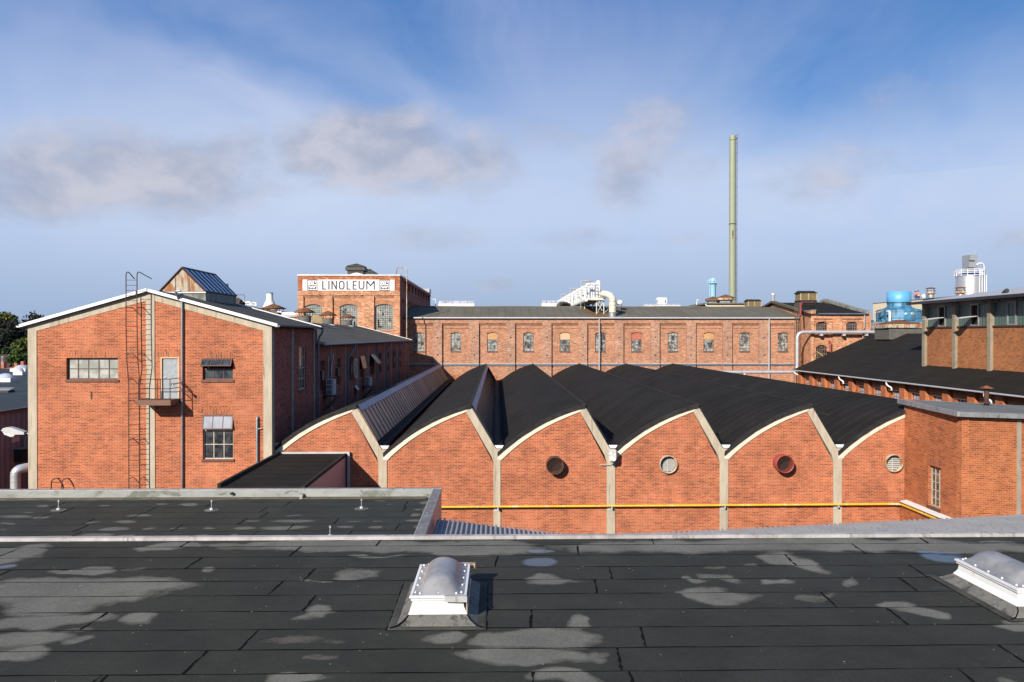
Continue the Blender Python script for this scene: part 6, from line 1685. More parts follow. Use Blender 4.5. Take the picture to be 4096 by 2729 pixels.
# rusty ridge ventilator
Yv = 82.8; a, b = at(3527, 1330, Yv), at(3661, 1330, Yv); cx = (a.x + b.x) / 2; hw = (b.x - a.x) / 2
zf_ = lambda py: at(3595, py, Yv).z
t = thing('ridge_ventilator', 'wide rusty ridge ventilator with pyramid cap on the black-roofed hall', 'roof vent', (cx, Yv, zf_(1352)))
m = MB(); m.box(cx - hw, cx + hw, Yv - hw * .9, Yv + hw * .9, zf_(1358), zf_(1313)); m.build('base', M['vent_drum'], t)
m = MB(); a2, b2 = at(3521, 1305, Yv), at(3672, 1305, Yv); h2 = (b2.x - a2.x) / 2
m.box(cx - h2, cx + h2, Yv - h2 * .9, Yv + h2 * .9, zf_(1312), zf_(1303)); m.box(cx - h2 * .92, cx + h2 * .92, Yv - h2 * .86, Yv + h2 * .86, zf_(1302.8), zf_(1298)); m.build('hood', M['rust_mix'], t)
m = MB(); m.lathe((cx, Yv, 0), [(.01, zf_(1279)), (h2 * .92 * 1.414, zf_(1296)), (h2 * .92 * 1.414, zf_(1297.5))], 4, rot=PI / 4, smooth=False, sy=.9); m.build('cap', M['rust'], t)

# ================================================================== clerestory building rising through that roof
XC = 35.95; YC0, YC1 = 34.0, 66.4
cb = thing('clerestory_building', 'brick building with concrete posts and green ribbed clerestory windows at upper right', 'building', (40, 55, -12))
CS = side_left(XC)
zWt = at(3700, 1229, 66.2).z; zWb = at(3700, 1308, 66.2).z; zTop = zWt + .28
pps = [(3696, 3707), (3817, 3829), (3957, 3971)]
pl_ = [tuple(sorted((CS.px(a, 1350)[0], CS.px(b, 1350)[0]))) for a, b in pps]
sp__ = (pl_[0][0] - pl_[1][0]); 
while pl_[-1][0] > YC0 + 2: pl_.append((pl_[-1][0] - (pl_[1][0] - pl_[2][0]), pl_[-1][1] - (pl_[1][0] - pl_[2][0])))
m = MB(); m.slab(CS, [(YC0, bl), (YC1, bl), (YC1, zWb - .12), (YC0, zWb - .12)], (), -.3, -.03); m.build('wall', M['brick_brown'], cb)
for a, b in pl_:
    m = MB(); m.fb(CS, a, b, bl, zTop, -.3, .18); m.build('post', M['post_tan'], cb)
m = MB(); m.fb(CS, YC0, YC1, zWb - .118, zWb, -.25, .05); m.build('sill', M['rust_steel'], cb)
m = MB(); m.fb(CS, YC0, YC1, zWt, zTop, -.3, .06); m.build('lintel_beam', M['concrete_dark'], cb)
for i in range(len(pl_) - 1):
    hi, lo = pl_[i][0], pl_[i + 1][1]        # far, near
    L = hi - lo
    c1_, c0_ = hi - L * (.40 if i < 2 else .38), hi - L * (.66 if i < 2 else .62)
    op = i < 2
    m = MB(); m.fb(CS, lo, c0_, zWb, zWt, -.13, -.10); m.build('green_panel', M['glass_green'], cb)
    m = MB(); m.fb(CS, c1_, hi, zWb, zWt, -.13, -.10); m.build('green_panel', M['glass_green'], cb)
    m = MB(); m.slab(CS, hole((c0_, zWb, c1_, zWt)), [hole((c0_ + .09, zWb + .09, c1_ - .09, zWt - .09))], -.12, -.02); wf = m.build('window', M['metal_grey'], cb)
    if op:
        m = MB(); m.fb(CS, c0_ + .05, c1_ - .05, zWb + .05, zWt - .05, -.28, -.25); m.build('painted_dark_interior', M['black'], wf)
        zm = zWb + (zWt - zWb) * .42; w_ = .045
        m = MB()
        def cas(a0, a1, d0, d1, zo, th):
            m.hexa([CS.p(a0, zm + zo - d0 * .12, d0), CS.p(a1, zm + zo - d0 * .12, d0), CS.p(a1, zm + zo - d1 * .12, d1), CS.p(a0, zm + zo - d1 * .12, d1), CS.p(a0, zm + zo + th - d0 * .12, d0), CS.p(a1, zm + zo + th - d0 * .12, d0), CS.p(a1, zm + zo + th - d1 * .12, d1), CS.p(a0, zm + zo + th - d1 * .12, d1)])
        cas(c0_ + .09, c1_ - .09, -.05, .03, 0, .06); cas(c0_ + .09, c1_ - .09, 1.2, 1.28, 0, .06); cas(c0_ + .09, c0_ + .16, .03, 1.2, 0, .06); cas(c1_ - .16, c1_ - .09, .03, 1.2, 0, .06)
        cf = m.build('swung_casement', M['metal_light'], wf)
        m = MB(); cas(c0_ + .12, c1_ - .12, 0, 1.22, .02, .015); m.build('pane', M['glass_sky'], cf)
    else:
        m = MB(); m.fb(CS, c0_ + .06, c1_ - .06, zWb + .06, zWt - .06, -.11, -.08); m.build('pane', M['glass_green'], wf)
# shallow mono-pitch roof with overhang
ov = 1.05; eA = at(3666, 1221, YC1 + .7)
xo = XC - ov; zo = zTop + .12
rise_ = .14
m = MB('xy')
m.poly3([(xo, YC0, zo), (xo, YC1 + .7, zo), (xo + 16, YC1 + .7, zo + 16 * rise_), (xo + 16, YC0, zo + 16 * rise_)], .16); M['clerestory_roof'] = plain('pale_grey_sheet_roof', (.46, .46, .48), .6, .1, var=.08); m.build('roof', M['clerestory_roof'], cb)
m = MB(); m.box(xo - .07, xo - .002, YC0, YC1 + .75, zo - .2, zo + .02); m.build('eaves_trim', M['black_metal'], cb)
m = MB(); m.slab(front(YC1), [(XC, bl), (XC + 14, bl), (XC + 14, zTop + 1.5), (XC, zTop)], (), -.3, 0); m.build('wall', M['brick_brown'], cb)
q = at(4026, 1168, 58)
t = thing('bent_pipe', 'small black bent flue on the pale roof at far right', 'roof vent', at(4010, 1176, 58))
m = MB(); m.tube(bend([at(4014, 1182, 58), at(4016, 1172, 58), at(4028, 1162, 57.5)], .15), .16, 10); m.build('pipe', M['black_metal'], t)

# ================================================================== cream building, cooling tower, silo
cr = thing('cream_building', 'cream rendered flat-roofed building behind the blue cooling tower', 'building', (65, 112, -12))
XCR = 59.05; zC = 5.05
m = MB(); m.box(XCR, XCR + 40, 100, 124, bl, zC); m.build('wall', M['cream'], cr)
m = MB(); m.box(XCR - .06, XCR + 40, 99.94, 124.06, zC + .001, zC + .10); m.build('coping', M['metal_grey'], cr)
m = MB(); q = XCR - .01
for dy in (0, .5): m.tube([(XCR - .15, 116.2 + dy, zC - 3), (XCR - .15, 116.2 + dy, zC + 1.2)], .03, 5)
for k in range(12): m.tube([(XCR - .15, 116.2, zC - 2.8 + k * .33), (XCR - .15, 116.7, zC - 2.8 + k * .33)], .02, 4)
m.build('roof_ladder', M['white_paint'], cr)

YK = 104; kk = YK / FPX; c = at(3595.5, 1240, YK); cz = lambda py: at(3595, py, YK).z
ctw = thing('cooling_tower', 'bright blue cooling tower with wide round stack and stained flared body', 'cooling tower', (c.x, YK, cz(1290)))
M['blue_stain'] = plain('stained_blue_paint', (.07, .25, .42), .5, var=.25, scale=.8, stain=(.03, .09, .15), stain_amt=.45, stretch=(1, 1, .4))
M['blue_bright'] = plain('bright_blue_paint', (.12, .42, .72), .45, var=.08, scale=.8, stain=(.08, .25, .42), stain_amt=.1, stretch=(1, 1, .3))
m = MB(); m.lathe((c.x, YK, 0), [(44.5 * kk, cz(1210)), (45.5 * kk, cz(1208)), (45.5 * kk, cz(1168)), (44.3 * kk, cz(1168)), (44.3 * kk, cz(1200))], 32); 
for an in (R(265),): pass
m.build('stack', M['blue_bright'], ctw)
m = MB(); m.lathe((c.x, YK, 0), [(45.7 * kk, cz(1213)), (45.7 * kk, cz(1210.5))], 32); m.build('joint_band', M['black_metal'], ctw)
m = MB(); m.lathe((c.x, YK, 0), [(44.5 * kk, cz(1213)), (44 * kk, cz(1224)), (48 * kk, cz(1230)), (62 * kk, cz(1236)), (78 * kk, cz(1239)), (86 * kk, cz(1243)), (86.5 * kk, cz(1247))], 32); m.build('shoulder', M['blue_stain'], ctw)
m = MB(); m.lathe((c.x, YK, 0), [(86.5 * kk, cz(1247.2)), (87.5 * kk, cz(1278)), (88 * kk, cz(1281))], 12, smooth=False, rot=R(15)); bo = m.build('body', M['blue_stain'], ctw)
m = MB(); m.lathe((c.x, YK, 0), [(87.6 * kk, cz(1272)), (89 * kk, cz(1271)), (89 * kk, cz(1275)), (87.9 * kk, cz(1276))], 12, smooth=False, rot=R(15)); m.build('body_rim', M['blue_stain'], bo)
m = MB(); m.box(c.x - 106 * kk, c.x + 104 * kk, YK - 2.6, YK + 3, cz(1420), cz(1281)); m.build('plinth', M['blue_stain'], ctw)
m = MB(); q = at(3651, 1256, YK - 2.75); m.lathe(q, [(.001, -.06), (.18, -.06), (.26, -.03), (.26, .3)], 16, axis='Y'); m.build('porthole', M['metal_grey'], ctw)
m = MB(); q = at(3624.5, 1256, YK - 2.85); m.lathe(q, [(.001, -.01), (.16, -.01), (.17, .2)], 16, axis='Y'); m.build('round_badge', M['blue_light'], ctw)
t = thing('white_pipe', 'white vertical pipe with rusty elbow before the blue cooling tower', 'pipe', at(3559, 1290, YK - 3.3))
m = MB(); m.tube(bend([at(3559, 1320, YK - 3.4), at(3559, 1246, YK - 3.4), at(3548, 1247, YK - 2.4)], .25), .15, 10); m.build('pipe', M['white_rust'], t)
t = thing('white_pipe', 'thin rusty pipe with elbow left of the blue cooling tower', 'pipe', at(3501, 1290, YK - 2))
m = MB(); m.tube(bend([at(3500, 1310, YK - 2.4), at(3500, 1251, YK - 2.4), at(3530, 1247, YK - 2.0)], .2), .11, 8); m.build('pipe', M['rust_mix'], t)
t = thing('grey_tank', 'grey cylindrical tank lying beneath the blue cooling tower', 'tank', at(3515, 1320, YK - 5))
m = MB(); q = at(3508, 1310, YK - 4); m.lathe((q.x - .6, q.y, q.z - .3), [(.01, -.01), (1.0, 0), (1.0, 6), (.01, 6.01)], 20, axis='X'); m.build('shell', M['metal_grey'], t)
t = thing('white_housing', 'white metal housing between the cooling tower and the clerestory building', 'plant housing', at(3680, 1310, 95))
m = MB(); a = at(3655, 1345, 95); b = at(3730, 1292, 95); m.box(a.x, b.x, 94, 97, a.z - 2, b.z); m.build('casing', M['white_paint'], t)

YO = 115; ko = YO / FPX; c = at(3878.5, 1178, YO); oz = lambda py: at(3878, py, YO).z
si = thing('silo', 'tall stainless steel silo with white guard rail on the cream building', 'silo', (c.x, YO, oz(1180)))
m = MB(); m.lathe((c.x, YO, 0), [(50 * ko, zC + .1), (50 * ko, oz(1107)), (49 * ko, oz(1105))], 40); m.build('shell', M['silo_steel'], si)
m = MB(); m.lathe((c.x, YO, 0), [(49 * ko, oz(1105)), (30 * ko, oz(1092)), (10 * ko, oz(1088)), (.01, oz(1087))], 32); M['dark_blue'] = plain('dark_blue_paint', (.01, .06, .22), .4, var=.1); m.build('dome', M['dark_blue'], si)
m = MB(); n = 14; RR = 54 * ko
for k in range(n):
    an = 2 * PI * k / n; x, y = c.x + RR * math.cos(an), YO + RR * math.sin(an); m.tube([(x, y, oz(1107)), (x, y, oz(1079))], .05, 5)
for z in (1080, 1087, 1094, 1103): m.tube([(c.x + RR * math.cos(2 * PI * k / 28), YO + RR * math.sin(2 * PI * k / 28), oz(z)) for k in range(29)], .04, 5, caps=False)
m.build('guard_rail', M['white_paint'], si)
m = MB()
for dx_ in (-5, 5):
    x = c.x + (14 + dx_) * ko; m.tube([(x, YO - 52 * ko, zC), (x, YO - 52 * ko, oz(1080))], .05, 5)
y = 1176
while y > 1082: m.tube([(c.x + 9 * ko, YO - 52 * ko, oz(y)), (c.x + 19 * ko, YO - 52 * ko, oz(y))], .03, 4); y -= 8
for dx_ in (36, 44): m.tube([(c.x + dx_ * ko, YO - 40 * ko, zC), (c.x + dx_ * ko, YO - 40 * ko, oz(1104))], .06, 6)
m.build('ladder', M['white_paint'], si)
m = MB(); m.box(c.x - 17 * ko, c.x + 17 * ko, YO - .9, YO + .9, oz(1072), oz(1022)); m.box(c.x - 14 * ko, c.x + 10 * ko, YO - .5, YO + .5, oz(1090), oz(1072.5)); m.box(c.x - 20 * ko, c.x + 0 * ko, YO - 1.3, YO - .91, oz(1044), oz(1022)); m.build('filter_box', M['silo_steel'], si)
m = MB(); m.tube(bend([(c.x + 12 * ko, YO - 1.0, oz(1064)), (c.x + 20 * ko, YO - 1, oz(1056)), (c.x + 40 * ko, YO - .8, oz(1056)), (c.x + 49 * ko, YO - .6, oz(1072)), (c.x + 50 * ko, YO - .4, oz(1082))], .5), .14, 8); m.build('pipe', M['white_paint'], si)
m = MB(); m.tube([(c.x + 18 * ko, YO, oz(1022)), (c.x + 18 * ko, YO, oz(1002))], .02, 4); m.tube([(c.x - 2 * ko, YO, oz(1022)), (c.x - 2 * ko, YO, oz(1012))], .02, 4); m.build('antenna', M['metal_light'], si)

# two cowls, dome vent, people on the cream roof
def cowl2(x0_, x1_, yt_, yb_, Y, label):
    a, b = at(x0_, yt_, Y), at(x1_, yt_, Y); cx = (a.x + b.x) / 2; w_ = (b.x - a.x) / 2; zt_ = a.z; k = Y / FPX
    t = thing('flue_cowl', label, 'roof vent', (cx, Y, zC + .1), 'flue cowls on the cream building')
    m = MB(); m.lathe((cx, Y, 0), [(.01, zt_), (w_, zt_ - 5 * k), (w_ * .95, zt_ - 5.5 * k), (.01, zt_ - 4 * k)], 20); m.build('cap', M['rust'], t)
    m = MB()
    for q in range(4): m.tube([(cx + w_ * .75 * math.cos(q * PI / 2 + .3), Y + w_ * .75 * math.sin(q * PI / 2 + .3), zt_ - 4.5 * k), (cx + w_ * .75 * math.cos(q * PI / 2 + .3), Y + w_ * .75 * math.sin(q * PI / 2 + .3), zt_ - 16 * k)], .04, 5)
    m.build('strut', M['rust_steel'], t)
    m = MB(); m.lathe((cx, Y, 0), [(w_ * .9, zt_ - 14 * k), (w_ * .62, zt_ - 19 * k), (w_ * .66, zt_ - 20 * k), (w_ * .95, zt_ - 26 * k), (w_ * .55, zt_ - 27 * k)], 20); m.build('collar', M['rust_mix'], t)
    m = MB(); m.lathe((cx, Y, 0), [(w_ * .58, zt_ - 20 * k), (w_ * .58, zC + .05)], 20); m.build('drum', M['metal_grey'], t)
cowl2(3702, 3744, 1149, 1188, 106, 'flue cowl with disc cap beside the two workers on the cream roof')
cowl2(3818, 3866, 1147, 1178, 103.5, 'flue cowl with disc cap in front of the steel silo')
q = at(3696, 1194, 108)
t = thing('dome_vent', 'small white domed roof vent right of the two workers', 'roof vent', (q.x, 108, zC)); k = 108 / FPX
m = MB(); m.lathe((q.x, 108, 0), [(9 * k, zC + .1), (9 * k, q.z + 4 * k), (11 * k, q.z + 5 * k), (11 * k, q.z + 12 * k), (6 * k, q.z + 15 * k), (2 * k, q.z + 16 * k), (2 * k, q.z + 18 * k), (.01, q.z + 18.5 * k)], 16); m.build('shell', M['white_paint'], t)
# ------------------------------------------------------------------ people: one continuous skinned body, clothing as children
def skinmesh(name, joints, edges, mat, parent, root=0, lvl=2):
    me = bpy.data.meshes.new(name); off = wloc(parent)
    bm = bmesh.new(); sk = bm.verts.layers.skin.verify(); vv = []
    for i, j in enumerate(joints):
        v = bm.verts.new(Vector(j[0]) - off); vv.append(v); v[sk].radius = j[1] if isinstance(j[1], tuple) else (j[1], j[1]); v[sk].use_root = (i == root)
    for a, b in edges: bm.edges.new((vv[a], vv[b]))
    bm.to_mesh(me); bm.free()
    o = bpy.data.objects.new(name, me); C.objects.link(o); o.parent = parent
    s = o.modifiers.new('skin', 'SKIN'); s.use_smooth_shade = True
    b = o.modifiers.new('sub', 'SUBSURF'); b.levels = lvl; b.render_levels = lvl
    me.materials.append(mat); return o
def person(x, y, z0, face, label, lean=0.0, pants='blue_cloth', armf=.3):
    t = thing('person', label, 'person', (x, y, z0), 'two workers on the cream building roof')
    ca, sa = math.cos(face), math.sin(face)
    def P(f, s, h): return (x + ca * f - sa * s, y + sa * f + ca * s, z0 + h)   # f forward, s left
    L = lean
    J = [(P(0, 0, .95), .14), (P(L * .3, 0, 1.12), .135), (P(L * .7, 0, 1.32), (.16, .13)), (P(L, 0, 1.46), .085), (P(L + .02, 0, 1.54), .055), (P(L + .04, 0, 1.64), .088), (P(L + .045, 0, 1.72), .075),
         (P(L * .9, .18, 1.42), .06), (P(L * .8 + .02, .27, 1.15), .045), (P(L * .8 + armf, .20, 1.02), .035), (P(L * .8 + armf + .1, .17, 1.01), .03),
         (P(L * .9, -.18, 1.42), .06), (P(L * .8 + .02, -.27, 1.15), .045), (P(L * .8 + armf, -.20, 1.00), .035), (P(L * .8 + armf + .1, -.17, .99), .03),
         (P(0, .10, .88), .095), (P(.03, .11, .48), .062), (P(0, .11, .10), .042), (P(.14, .12, .05), .038),
         (P(0, -.10, .88), .095), (P(.02, -.11, .48), .062), (P(-.02, -.11, .10), .042), (P(.12, -.12, .05), .038)]
    E = [(0, 1), (1, 2), (2, 3), (3, 4), (4, 5), (5, 6), (3, 7), (7, 8), (8, 9), (9, 10), (3, 11), (11, 12), (12, 13), (13, 14), (0, 15), (15, 16), (16, 17), (17, 18), (0, 19), (19, 20), (20, 21), (21, 22)]
    skinmesh('body', J, E, M['skin'], t)
    skinmesh('trousers', [(j, r_ + .015 if not isinstance(r_, tuple) else r_) for j, r_ in (J[0], J[15], J[16], J[17], J[19], J[20], J[21])], [(0, 1), (1, 2), (2, 3), (0, 4), (4, 5), (5, 6)], M[pants], t, lvl=1)
    v = skinmesh('orange_vest', [(J[0][0], .18), (J[1][0], .18), (J[2][0], (.23, .17)), (P(L, 0, 1.44), .11), (J[7][0], .08), (J[11][0], .08)], [(0, 1), (1, 2), (2, 3), (3, 4), (3, 5)], M['orange_vest'], t, lvl=1)
    skinmesh('sleeve', [(J[7][0], .072), (J[8][0], .060), (J[9][0], .05)], [(0, 1), (1, 2)], M['blue_cloth'], t, lvl=1)
    skinmesh('sleeve', [(J[11][0], .072), (J[12][0], .060), (J[13][0], .05)], [(0, 1), (1, 2)], M['blue_cloth'], t, lvl=1)
    m = MB()
    for h, r_ in ((1.03, .182), (1.17, .182)): m.lathe(P(L * .4, 0, h), [(r_, 0), (r_ + .004, .02), (r_, .04)], 16)
    m.build('reflective_band', M['reflect'], v)
    m = MB(); c_ = P(L + .03, 0, 1.67)
    m.lathe(c_, [(.108, -.03), (.115, .03), (.10, .085), (.06, .118), (.01, .128)], 14); m.build('hair', M['hair'], t)
    m = MB()
    for s_ in (-.035, .035): m.lathe(P(L + .045 + .095, s_, 1.66), [(.001, -.010), (.012, 0), (.001, .010)], 6)
    m.build('eye', M['black'], t)
zP_ = zC - .55
pa = at(3667.5, 1190, 110.5); pb = at(3678, 1190, 110.0)
person(XCR + .75, 112.6, zC + .12 - .55, R(150), 'worker in orange safety vest, left of the two on the cream roof, dark blue sleeves', .02)
person(XCR + .95, 112.25, zC + .12 - .50, R(120), 'worker in orange safety vest, right of the two on the cream roof, bending slightly', .05)

# ================================================================== beyond the long roof
YG2 = 180.0; kg = YG2 / FPX
c = at(2929.5, 1200, YG2); gz_ = lambda py: at(2929, py, YG2).z
t = thing('green_chimney', 'very tall pale green steel chimney with a ladder up its right side', 'chimney', (c.x, YG2, -12))
m = MB(); m.lathe((c.x, YG2, 0), [(13.8 * kg, -12), (13.5 * kg, gz_(897))], 28); m.build('lower_shaft', M['green_paint'], t)
m = MB(); m.lathe((c.x, YG2, 0), [(13.4 * kg, gz_(897)), (13.2 * kg, gz_(549)), (12.8 * kg, gz_(544)), (11.5 * kg, gz_(542)), (11 * kg, gz_(543)), (11 * kg, gz_(560))], 28); m.build('upper_shaft', M['green_paint'], t)
m = MB(); m.lathe((c.x, YG2, 0), [(13.4 * kg, gz_(899)), (14.8 * kg, gz_(898)), (14.8 * kg, gz_(896)), (13.4 * kg, gz_(895))], 28); m.build('flange', M['rust_steel'], t)
m = MB(); lx0 = c.x + 15.0 * kg
for dx_ in (0, 1.6 * kg): m.tube([(lx0 + dx_, YG2 - .4, -12), (lx0 + dx_, YG2 - .4, gz_(543))], .035, 5)
y = gz_(543)
while y > -4: m.tube([(lx0 - 2 * kg, YG2 - .3, y), (lx0 + 2 * kg, YG2 - .4, y)], .05, 5); y -= 1.95
m.build('ladder', M['rust_steel'], t)
m = MB(); m.box(lx0 - .5 * kg, lx0 + 3.5 * kg, YG2 - .8, YG2 + .4, gz_(555), gz_(554.2))
for a, b in ((-.5, -.8), (3.5, -.8), (3.5, .4)): m.tube([(lx0 + a * kg, YG2 + b, gz_(555)), (lx0 + a * kg, YG2 + b, gz_(541))], .03, 4)
m.tube([(lx0 - .5 * kg, YG2 - .8, gz_(541)), (lx0 + 3.5 * kg, YG2 - .8, gz_(541)), (lx0 + 3.5 * kg, YG2 + .4, gz_(541))], .03, 4); m.build('top_platform', M['metal_grey'], t)
m = MB(); 
for (an, z, w_, h_) in ((-1.75, 935, .25, 1.3), (-1.78, 950, .15, .8)):
    q = (c.x + 13.7 * kg * math.cos(an), YG2 + 13.7 * kg * math.sin(an)); m.box(q[0] - w_ / 2, q[0] + w_ / 2, q[1] - .02, q[1] + .3, gz_(z) - h_ / 2, gz_(z) + h_ / 2)
m.build('rust_patch', M['rust'], t)
m = MB(); m.lathe((c.x, YG2, 0), [(13.3 * kg, gz_(563)), (13.6 * kg, gz_(562)), (13.3 * kg, gz_(561))], 28); m.build('top_ring', M['rust_steel'], t)

Yb = 140.0; kb = Yb / FPX; c = at(2851.5, 1200, Yb); bz_ = lambda py: at(2851, py, Yb).z
t = thing('blue_chimney', 'short light blue chimney with a railed platform left of the green chimney', 'chimney', (c.x, Yb, -12))
m = MB(); m.lathe((c.x, Yb, 0), [(12 * kb, -12), (12 * kb, bz_(1146)), (13 * kb, bz_(1145)), (13.4 * kb, bz_(1137)), (15 * kb, bz_(1136))], 24); m.lathe((c.x, Yb, 0), [(6.5 * kb, bz_(1135)), (6.5 * kb, bz_(1114)), (5.5 * kb, bz_(1113)), (5.5 * kb, bz_(1120))], 18); m.build('shaft', M['blue_light'], t)
m = MB(); m.lathe((c.x - 2 * kb, Yb, 0), [(.01, bz_(1135)), (19 * kb, bz_(1135)), (19 * kb, bz_(1133.5)), (.01, bz_(1133.4))], 20); m.build('platform', M['blue_light'], t)
m = MB()
for k in range(10):
    an = 2 * PI * k / 10; x, y = c.x + (-2 + 20 * math.cos(an)) * kb, Yb + 20 * kb * math.sin(an); m.tube([(x, y, bz_(1134)), (x, y, bz_(1118))], .045, 4)
for z in (1118, 1125): m.tube([(c.x + (-2 + 20 * math.cos(2 * PI * k / 20)) * kb, Yb + 20 * kb * math.sin(2 * PI * k / 20), bz_(z)) for k in range(21)], .04, 4, caps=False)
m.tube([(c.x - 14.5 * kb, Yb - .3, -4), (c.x - 14.5 * kb, Yb - .3, bz_(1136))], .05, 4); m.build('railing', M['blue_light'], t)

# shed roof carrying two rusty hooded vents
t = thing('background_shed', 'cream gabled shed showing over the ridge below the two rusty hooded vents', 'building', at(2900, 1230, 111))
a = at(2828, 1217, 111); b = at(2986, 1214, 111)
m = MB(); m.box(a.x, b.x, 111, 120, -12, a.z); m.build('wall', M['cream'], t)
m = MB(); m.hexa([(a.x - .3, 110.7, a.z), (b.x + .2, 110.7, a.z), (b.x + .2, 120, a.z), (a.x - .3, 120, a.z), (a.x - .3, 110.7, a.z + .18), (b.x + .2, 110.7, a.z + .18), (b.x + .2, 120, a.z + .18), (a.x - .3, 120, a.z + .18)])
c_ = at(2748, 1227, 111); m.poly3([(a.x, 110.8, a.z + .17), (a.x, 119, a.z + .17), (c_.x, 119, c_.z), (c_.x, 110.8, c_.z)], .12); m.build('roof', M['felt_grey'], t)
m = MB(); m.tube([at(2822, 1216, 110.6), at(2824, 1222, 110.6), at(2838, 1228, 110.6)], .09, 6); m.build('downpipe', M['white_paint'], t)
def hooded(x0_, x1_, yt_, yb_, Y, label):
    a, b = at(x0_, yt_, Y), at(x1_, yt_, Y); cx = (a.x + b.x) / 2; w_ = (b.x - a.x) / 2; zt_ = a.z; zb_ = at(x0_, yb_, Y).z; h = zt_ - zb_
    t = thing('hooded_vent', label, 'roof vent', (cx, Y, zb_), 'rusty hooded vents over the ridge')
    q = 1.2
    m = MB(); m.lathe((cx, Y, 0), [(.01, zt_), (w_ * q, zt_ - h * .32), (w_ * q * 1.08, zt_ - h * .42)], 8, smooth=False, rot=PI / 8); m.build('cap', M['rust'], t)
    m = MB(); m.lathe((cx, Y, 0), [(w_ * q * 1.08, zt_ - h * .425), (w_ * q * 1.08, zt_ - h * .62), (w_ * q * .85, zt_ - h * .7)], 8, smooth=False, rot=PI / 8); m.build('hood', M['rust_mix'] if x0_ > 2860 else M['rust_mix2'], t)
    m = MB(); m.lathe((cx, Y, 0), [(w_ * .95, zt_ - h * .68), (w_ * .95, zb_ - .2)], 8, smooth=False, rot=PI / 8); m.build('body', M['metal_grey'], t)
hooded(2828, 2875, 1186, 1215, 113, 'greyish hooded vent, left of the pair under the blue chimney')
hooded(2873, 2931, 1178, 1214, 112.5, 'orange-rusted hooded vent, right of the pair at the foot of the green chimney')

# white ridge roof lights on the roofs beyond
def rooflight(x0_, x1_, yt_, yb_, Y, label, n=5):
    a = at(x0_, yt_, Y); b = at(x1_, yb_, Y)
    t = thing('ridge_rooflight', label, 'roof light', ((a.x + b.x) / 2, Y + 1, b.z - .2), 'white ridge roof lights')
    h = a.z - b.z
    m = MB()
    for k in range(6): m.box(a.x, b.x, Y - .02 * (k % 2), Y + 2.4, b.z - .3 + (h * .62 + .3) * k / 6, b.z - .3 + (h * .62 + .3) * (k + .92) / 6)
    m.build('louvred_side', M['white_paint'], t)
    m = MB(); z = b.z + h * .63; w_ = (b.x - a.x)
    for k in range(n):
        u0_, u1_ = a.x + w_ * k / n + .04, a.x + w_ * (k + 1) / n - .04
        m.hexa([(u0_, Y, z), (u1_, Y, z), (u1_, Y + 2.4, z), (u0_, Y + 2.4, z), (u0_, Y + .4, a.z), (u1_, Y + .4, a.z), (u1_, Y + 2, a.z), (u0_, Y + 2, a.z)])
    m.build('dome', M['glass_white'], t)
rooflight(1753, 1898, 1203.5, 1231, 112, 'white ridge roof light just right of the sign tower')
rooflight(2167, 2262, 1202, 1231, 113, 'white ridge roof light behind the foot of the pipe rack')
rooflight(2577, 2722, 1216, 1231, 118, 'low white ridge roof light under the white rust-marked fan', 8)
c = at(2650, 1217, 119); k = 119 / FPX
t = thing('roof_fan', 'white round-shouldered roof fan with a rust streak on a ridge roof light', 'roof fan', c)
m = MB(); F_ = front(118.2)
pts = [F_.px(2634, 1218), F_.px(2666, 1218), F_.px(2669, 1200), F_.px(2666, 1191), F_.px(2634, 1190), F_.px(2630, 1198), F_.px(2634, 1210)]
m.slab(F_, pts, (), -1.6, 0); m.build('housing', M['white_rust'], t)
m = MB(); a_, b_ = F_.px(2660, 1200), F_.px(2664, 1214); m.slab(F_, [F_.px(2661, 1199), F_.px(2664, 1199), F_.px(2663, 1214), F_.px(2659, 1212)], (), .002, .03); m.build('rust_streak', M['rust'], t)
def lamp_post(x, yt_, yb_, Y, label, hook=-6):
    t = thing('lamp_post', label, 'lamp', at(x, yb_, Y), 'small roof lamp posts')
    m = MB(); m.tube(bend([at(x, yb_ + 10, Y), at(x, yt_, Y), at(x + hook, yt_ + 1, Y)], .25), .06, 6); m.build('post', M['white_paint'], t)
    m = MB(); q = at(x + hook, yt_ + 1.5, Y); m.box(q.x - .25, q.x + .1, Y - .12, Y + .12, q.z - .08, q.z + .05); m.build('head', M['plastic_white'], t)
lamp_post(1742, 1196, 1230, 112, 'small white lamp post between the sign tower and the first roof light', -6)
lamp_post(2787, 1199, 1228, 112, 'small grey lamp post left of the cream shed over the ridge', 5)

